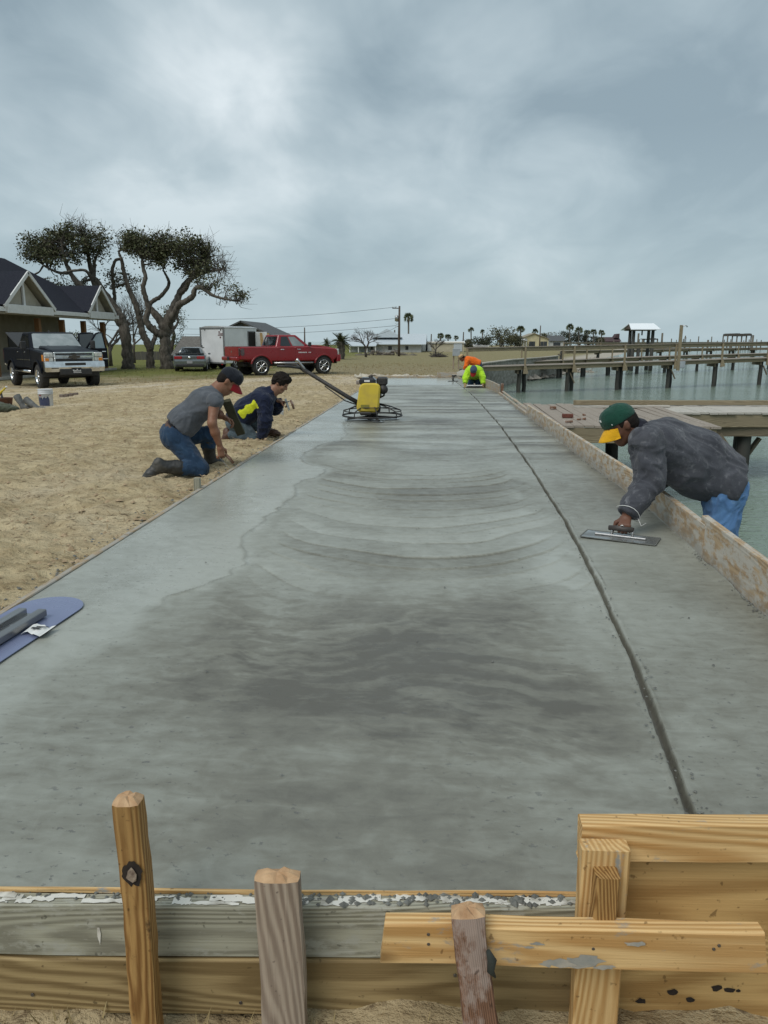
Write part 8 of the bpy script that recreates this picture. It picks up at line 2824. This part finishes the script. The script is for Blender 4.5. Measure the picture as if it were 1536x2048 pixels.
# ---- straw, clods and tufts strewn over the sand
def strew():
    rnd = random.Random(99)
    cl = MB(); n = 0
    while n < 5200:
        d = 8.5 * rnd.random() ** 1.35
        y = 1.8 + 27 * rnd.random() ** 1.7
        x = LEFT_X - .06 - d * (1 if y < 20 else 1.5)
        if mnoise.noise(V((x * .6, y * .6, 3))) < -.12: continue
        z = float(ground_z(x, y)) + float(ground_rough(x, y))
        crumbs(cl, 1, lambda r: (x, y, z + .002), .010 + .022 * rnd.random() ** 3, n)
        n += 1
    tag(cl.build('sand_clods', mat('sand_clod', (0.44, 0.33, 0.21), (0.28, 0.20, 0.12), 3, 0.95)), 'small clods of sand strewn over the yard beside the slab', 'clods', kind='stuff')
    sp_ = MB()
    crumbs(sp_, 420, lambda r: ((lambda y, d: (LEFT_X - .06 - d, y, float(ground_z(LEFT_X - .06 - d, y)) + .012))(1.7 + 20 * r.random() ** 1.4, abs(r.gauss(0, .10)))), .013, 77)
    tag(sp_.build('concrete_spill', M_CEMENT), 'grey blobs of spilled concrete on the sand along the left form', 'spill', kind='stuff')
    st = MB(); N = 7000
    ys = np.array([1.8 + 30 * rnd.random() ** 1.6 for _ in range(N)]); ds = np.array([10 * rnd.random() ** 1.2 for _ in range(N)])
    xs = LEFT_X - .08 - ds
    zs = ground_z(xs, ys) + ground_rough(xs, ys)
    for x, y, z in zip(xs, ys, zs):
        a = rnd.uniform(0, 6.3); l_ = rnd.uniform(.03, .11) * (1 + y * .03); w = .0025 + .0006 * y * .3
        d = V((math.cos(a), math.sin(a), rnd.uniform(-.05, .25))) * l_; s_ = V((-math.sin(a), math.cos(a), 0)) * w
        p = V((x, y, z + .006))
        st.add([p - s_, p + d * .5 + V((0, 0, .01)) - s_, p + d, p + d * .5 + V((0, 0, .01)) + s_, p + s_], [(0, 1, 3, 4), (1, 2, 3)])
    tag(st.build('straw_litter', mat('dry_straw', (0.36, 0.27, 0.15), (0.20, 0.14, 0.075), 2, 0.95)), 'bits of dry straw and roots scattered on the sand', 'straw', kind='stuff')
    # grass tufts on the lawn and by the front boards
    gr = MB()
    def tuft(p, n, h, m):
        for _ in range(n):
            a = rnd.uniform(0, 6.3)
            b_ = p + V((rnd.gauss(0, h * .3), rnd.gauss(0, h * .3), 0))
            tip = b_ + V((math.cos(a) * h * .5, math.sin(a) * h * .5, h * rnd.uniform(.6, 1.1)))
            w = V((-math.sin(a), math.cos(a), 0)) * h * .06
            gr.add([b_ - w, b_ + w, tip], [(0, 1, 2)], m)
    for _ in range(3600):
        y = 27 + 34 * rnd.random(); x = -21 + 24 * rnd.random()
        if x > shore_x(max(y, 24.6)) - .6: continue
        z = float(ground_z(x, y))
        g_ = 1 if (x < -9.5 and y > 36 and rnd.random() < .8) else 0
        tuft(V((x, y, z)), 5, rnd.uniform(.05, .13), g_)
    for _ in range(90):
        x = rnd.uniform(-1.15, .2); y = rnd.uniform(1.16, 1.27)
        tuft(V((x, y, -.285)), 4, rnd.uniform(.03, .07), 0)
    tag(gr.build('grass_tufts', [mat('dry_grass', (0.33, 0.255, 0.12), (0.22, 0.165, 0.075), 1, 0.9), mat('green_grass', (0.115, 0.135, 0.035), (0.17, 0.165, 0.05), 1, 0.9)]), 'dry and green grass tufts over the lawn', 'grass', kind='stuff')
    # a few pebbles at the foot of the front form
    for k in range(5):
        pb = MB(); crumbs(pb, 1, lambda r: (0, 0, 0), .022 + .008 * (k % 3), 40 + k)
        o = pb.build('stone', mat('grey_pebble', (0.26, 0.24, 0.21), (0.18, 0.165, 0.145), 9, 0.9), None, (-.74 + .12 * k + (.05 if k > 1 else 0), 1.235 - .012 * (k % 2), -.282))
        tag(o, 'grey stone at the foot of the lowest form board', 'stone', 'stones at the foot of the form')


strew()


# ---- crumpled pale sheeting pushed up behind the far end form
def sheeting():
    nu, nv = 60, 14
    u, v = np.meshgrid(np.linspace(0, 1, nu), np.linspace(0, 1, nv), indexing='ij')
    x = -2.7 + 2.9 * u + .05 * fbm(u * 9, v * 5, seed=5, octv=2)
    y = SLAB_END + .12 + .75 * v + .10 * fbm(u * 7, v * 4, seed=6, octv=2)
    z = ground_z(x, y) + .05 + .10 * np.abs(fbm(u * 14, v * 5, seed=7, octv=3)) * (1 - .5 * u)
    co = np.stack([x, y, z], -1).reshape(-1, 3)
    b0 = np.array([-1.2, SLAB_END + .5, -.05])
    o = np_obj('plastic_sheeting', co - b0, grid_faces(nu, nv), mat('dusty_pale_sheeting', (0.50, 0.45, 0.36), (0.30, 0.24, 0.17), 3, 0.7, lo=.42, hi=.6)); o.location = b0
    tag(o, 'crumpled pale sheeting and sand heaped behind the far end form', 'sheeting')


sheeting()
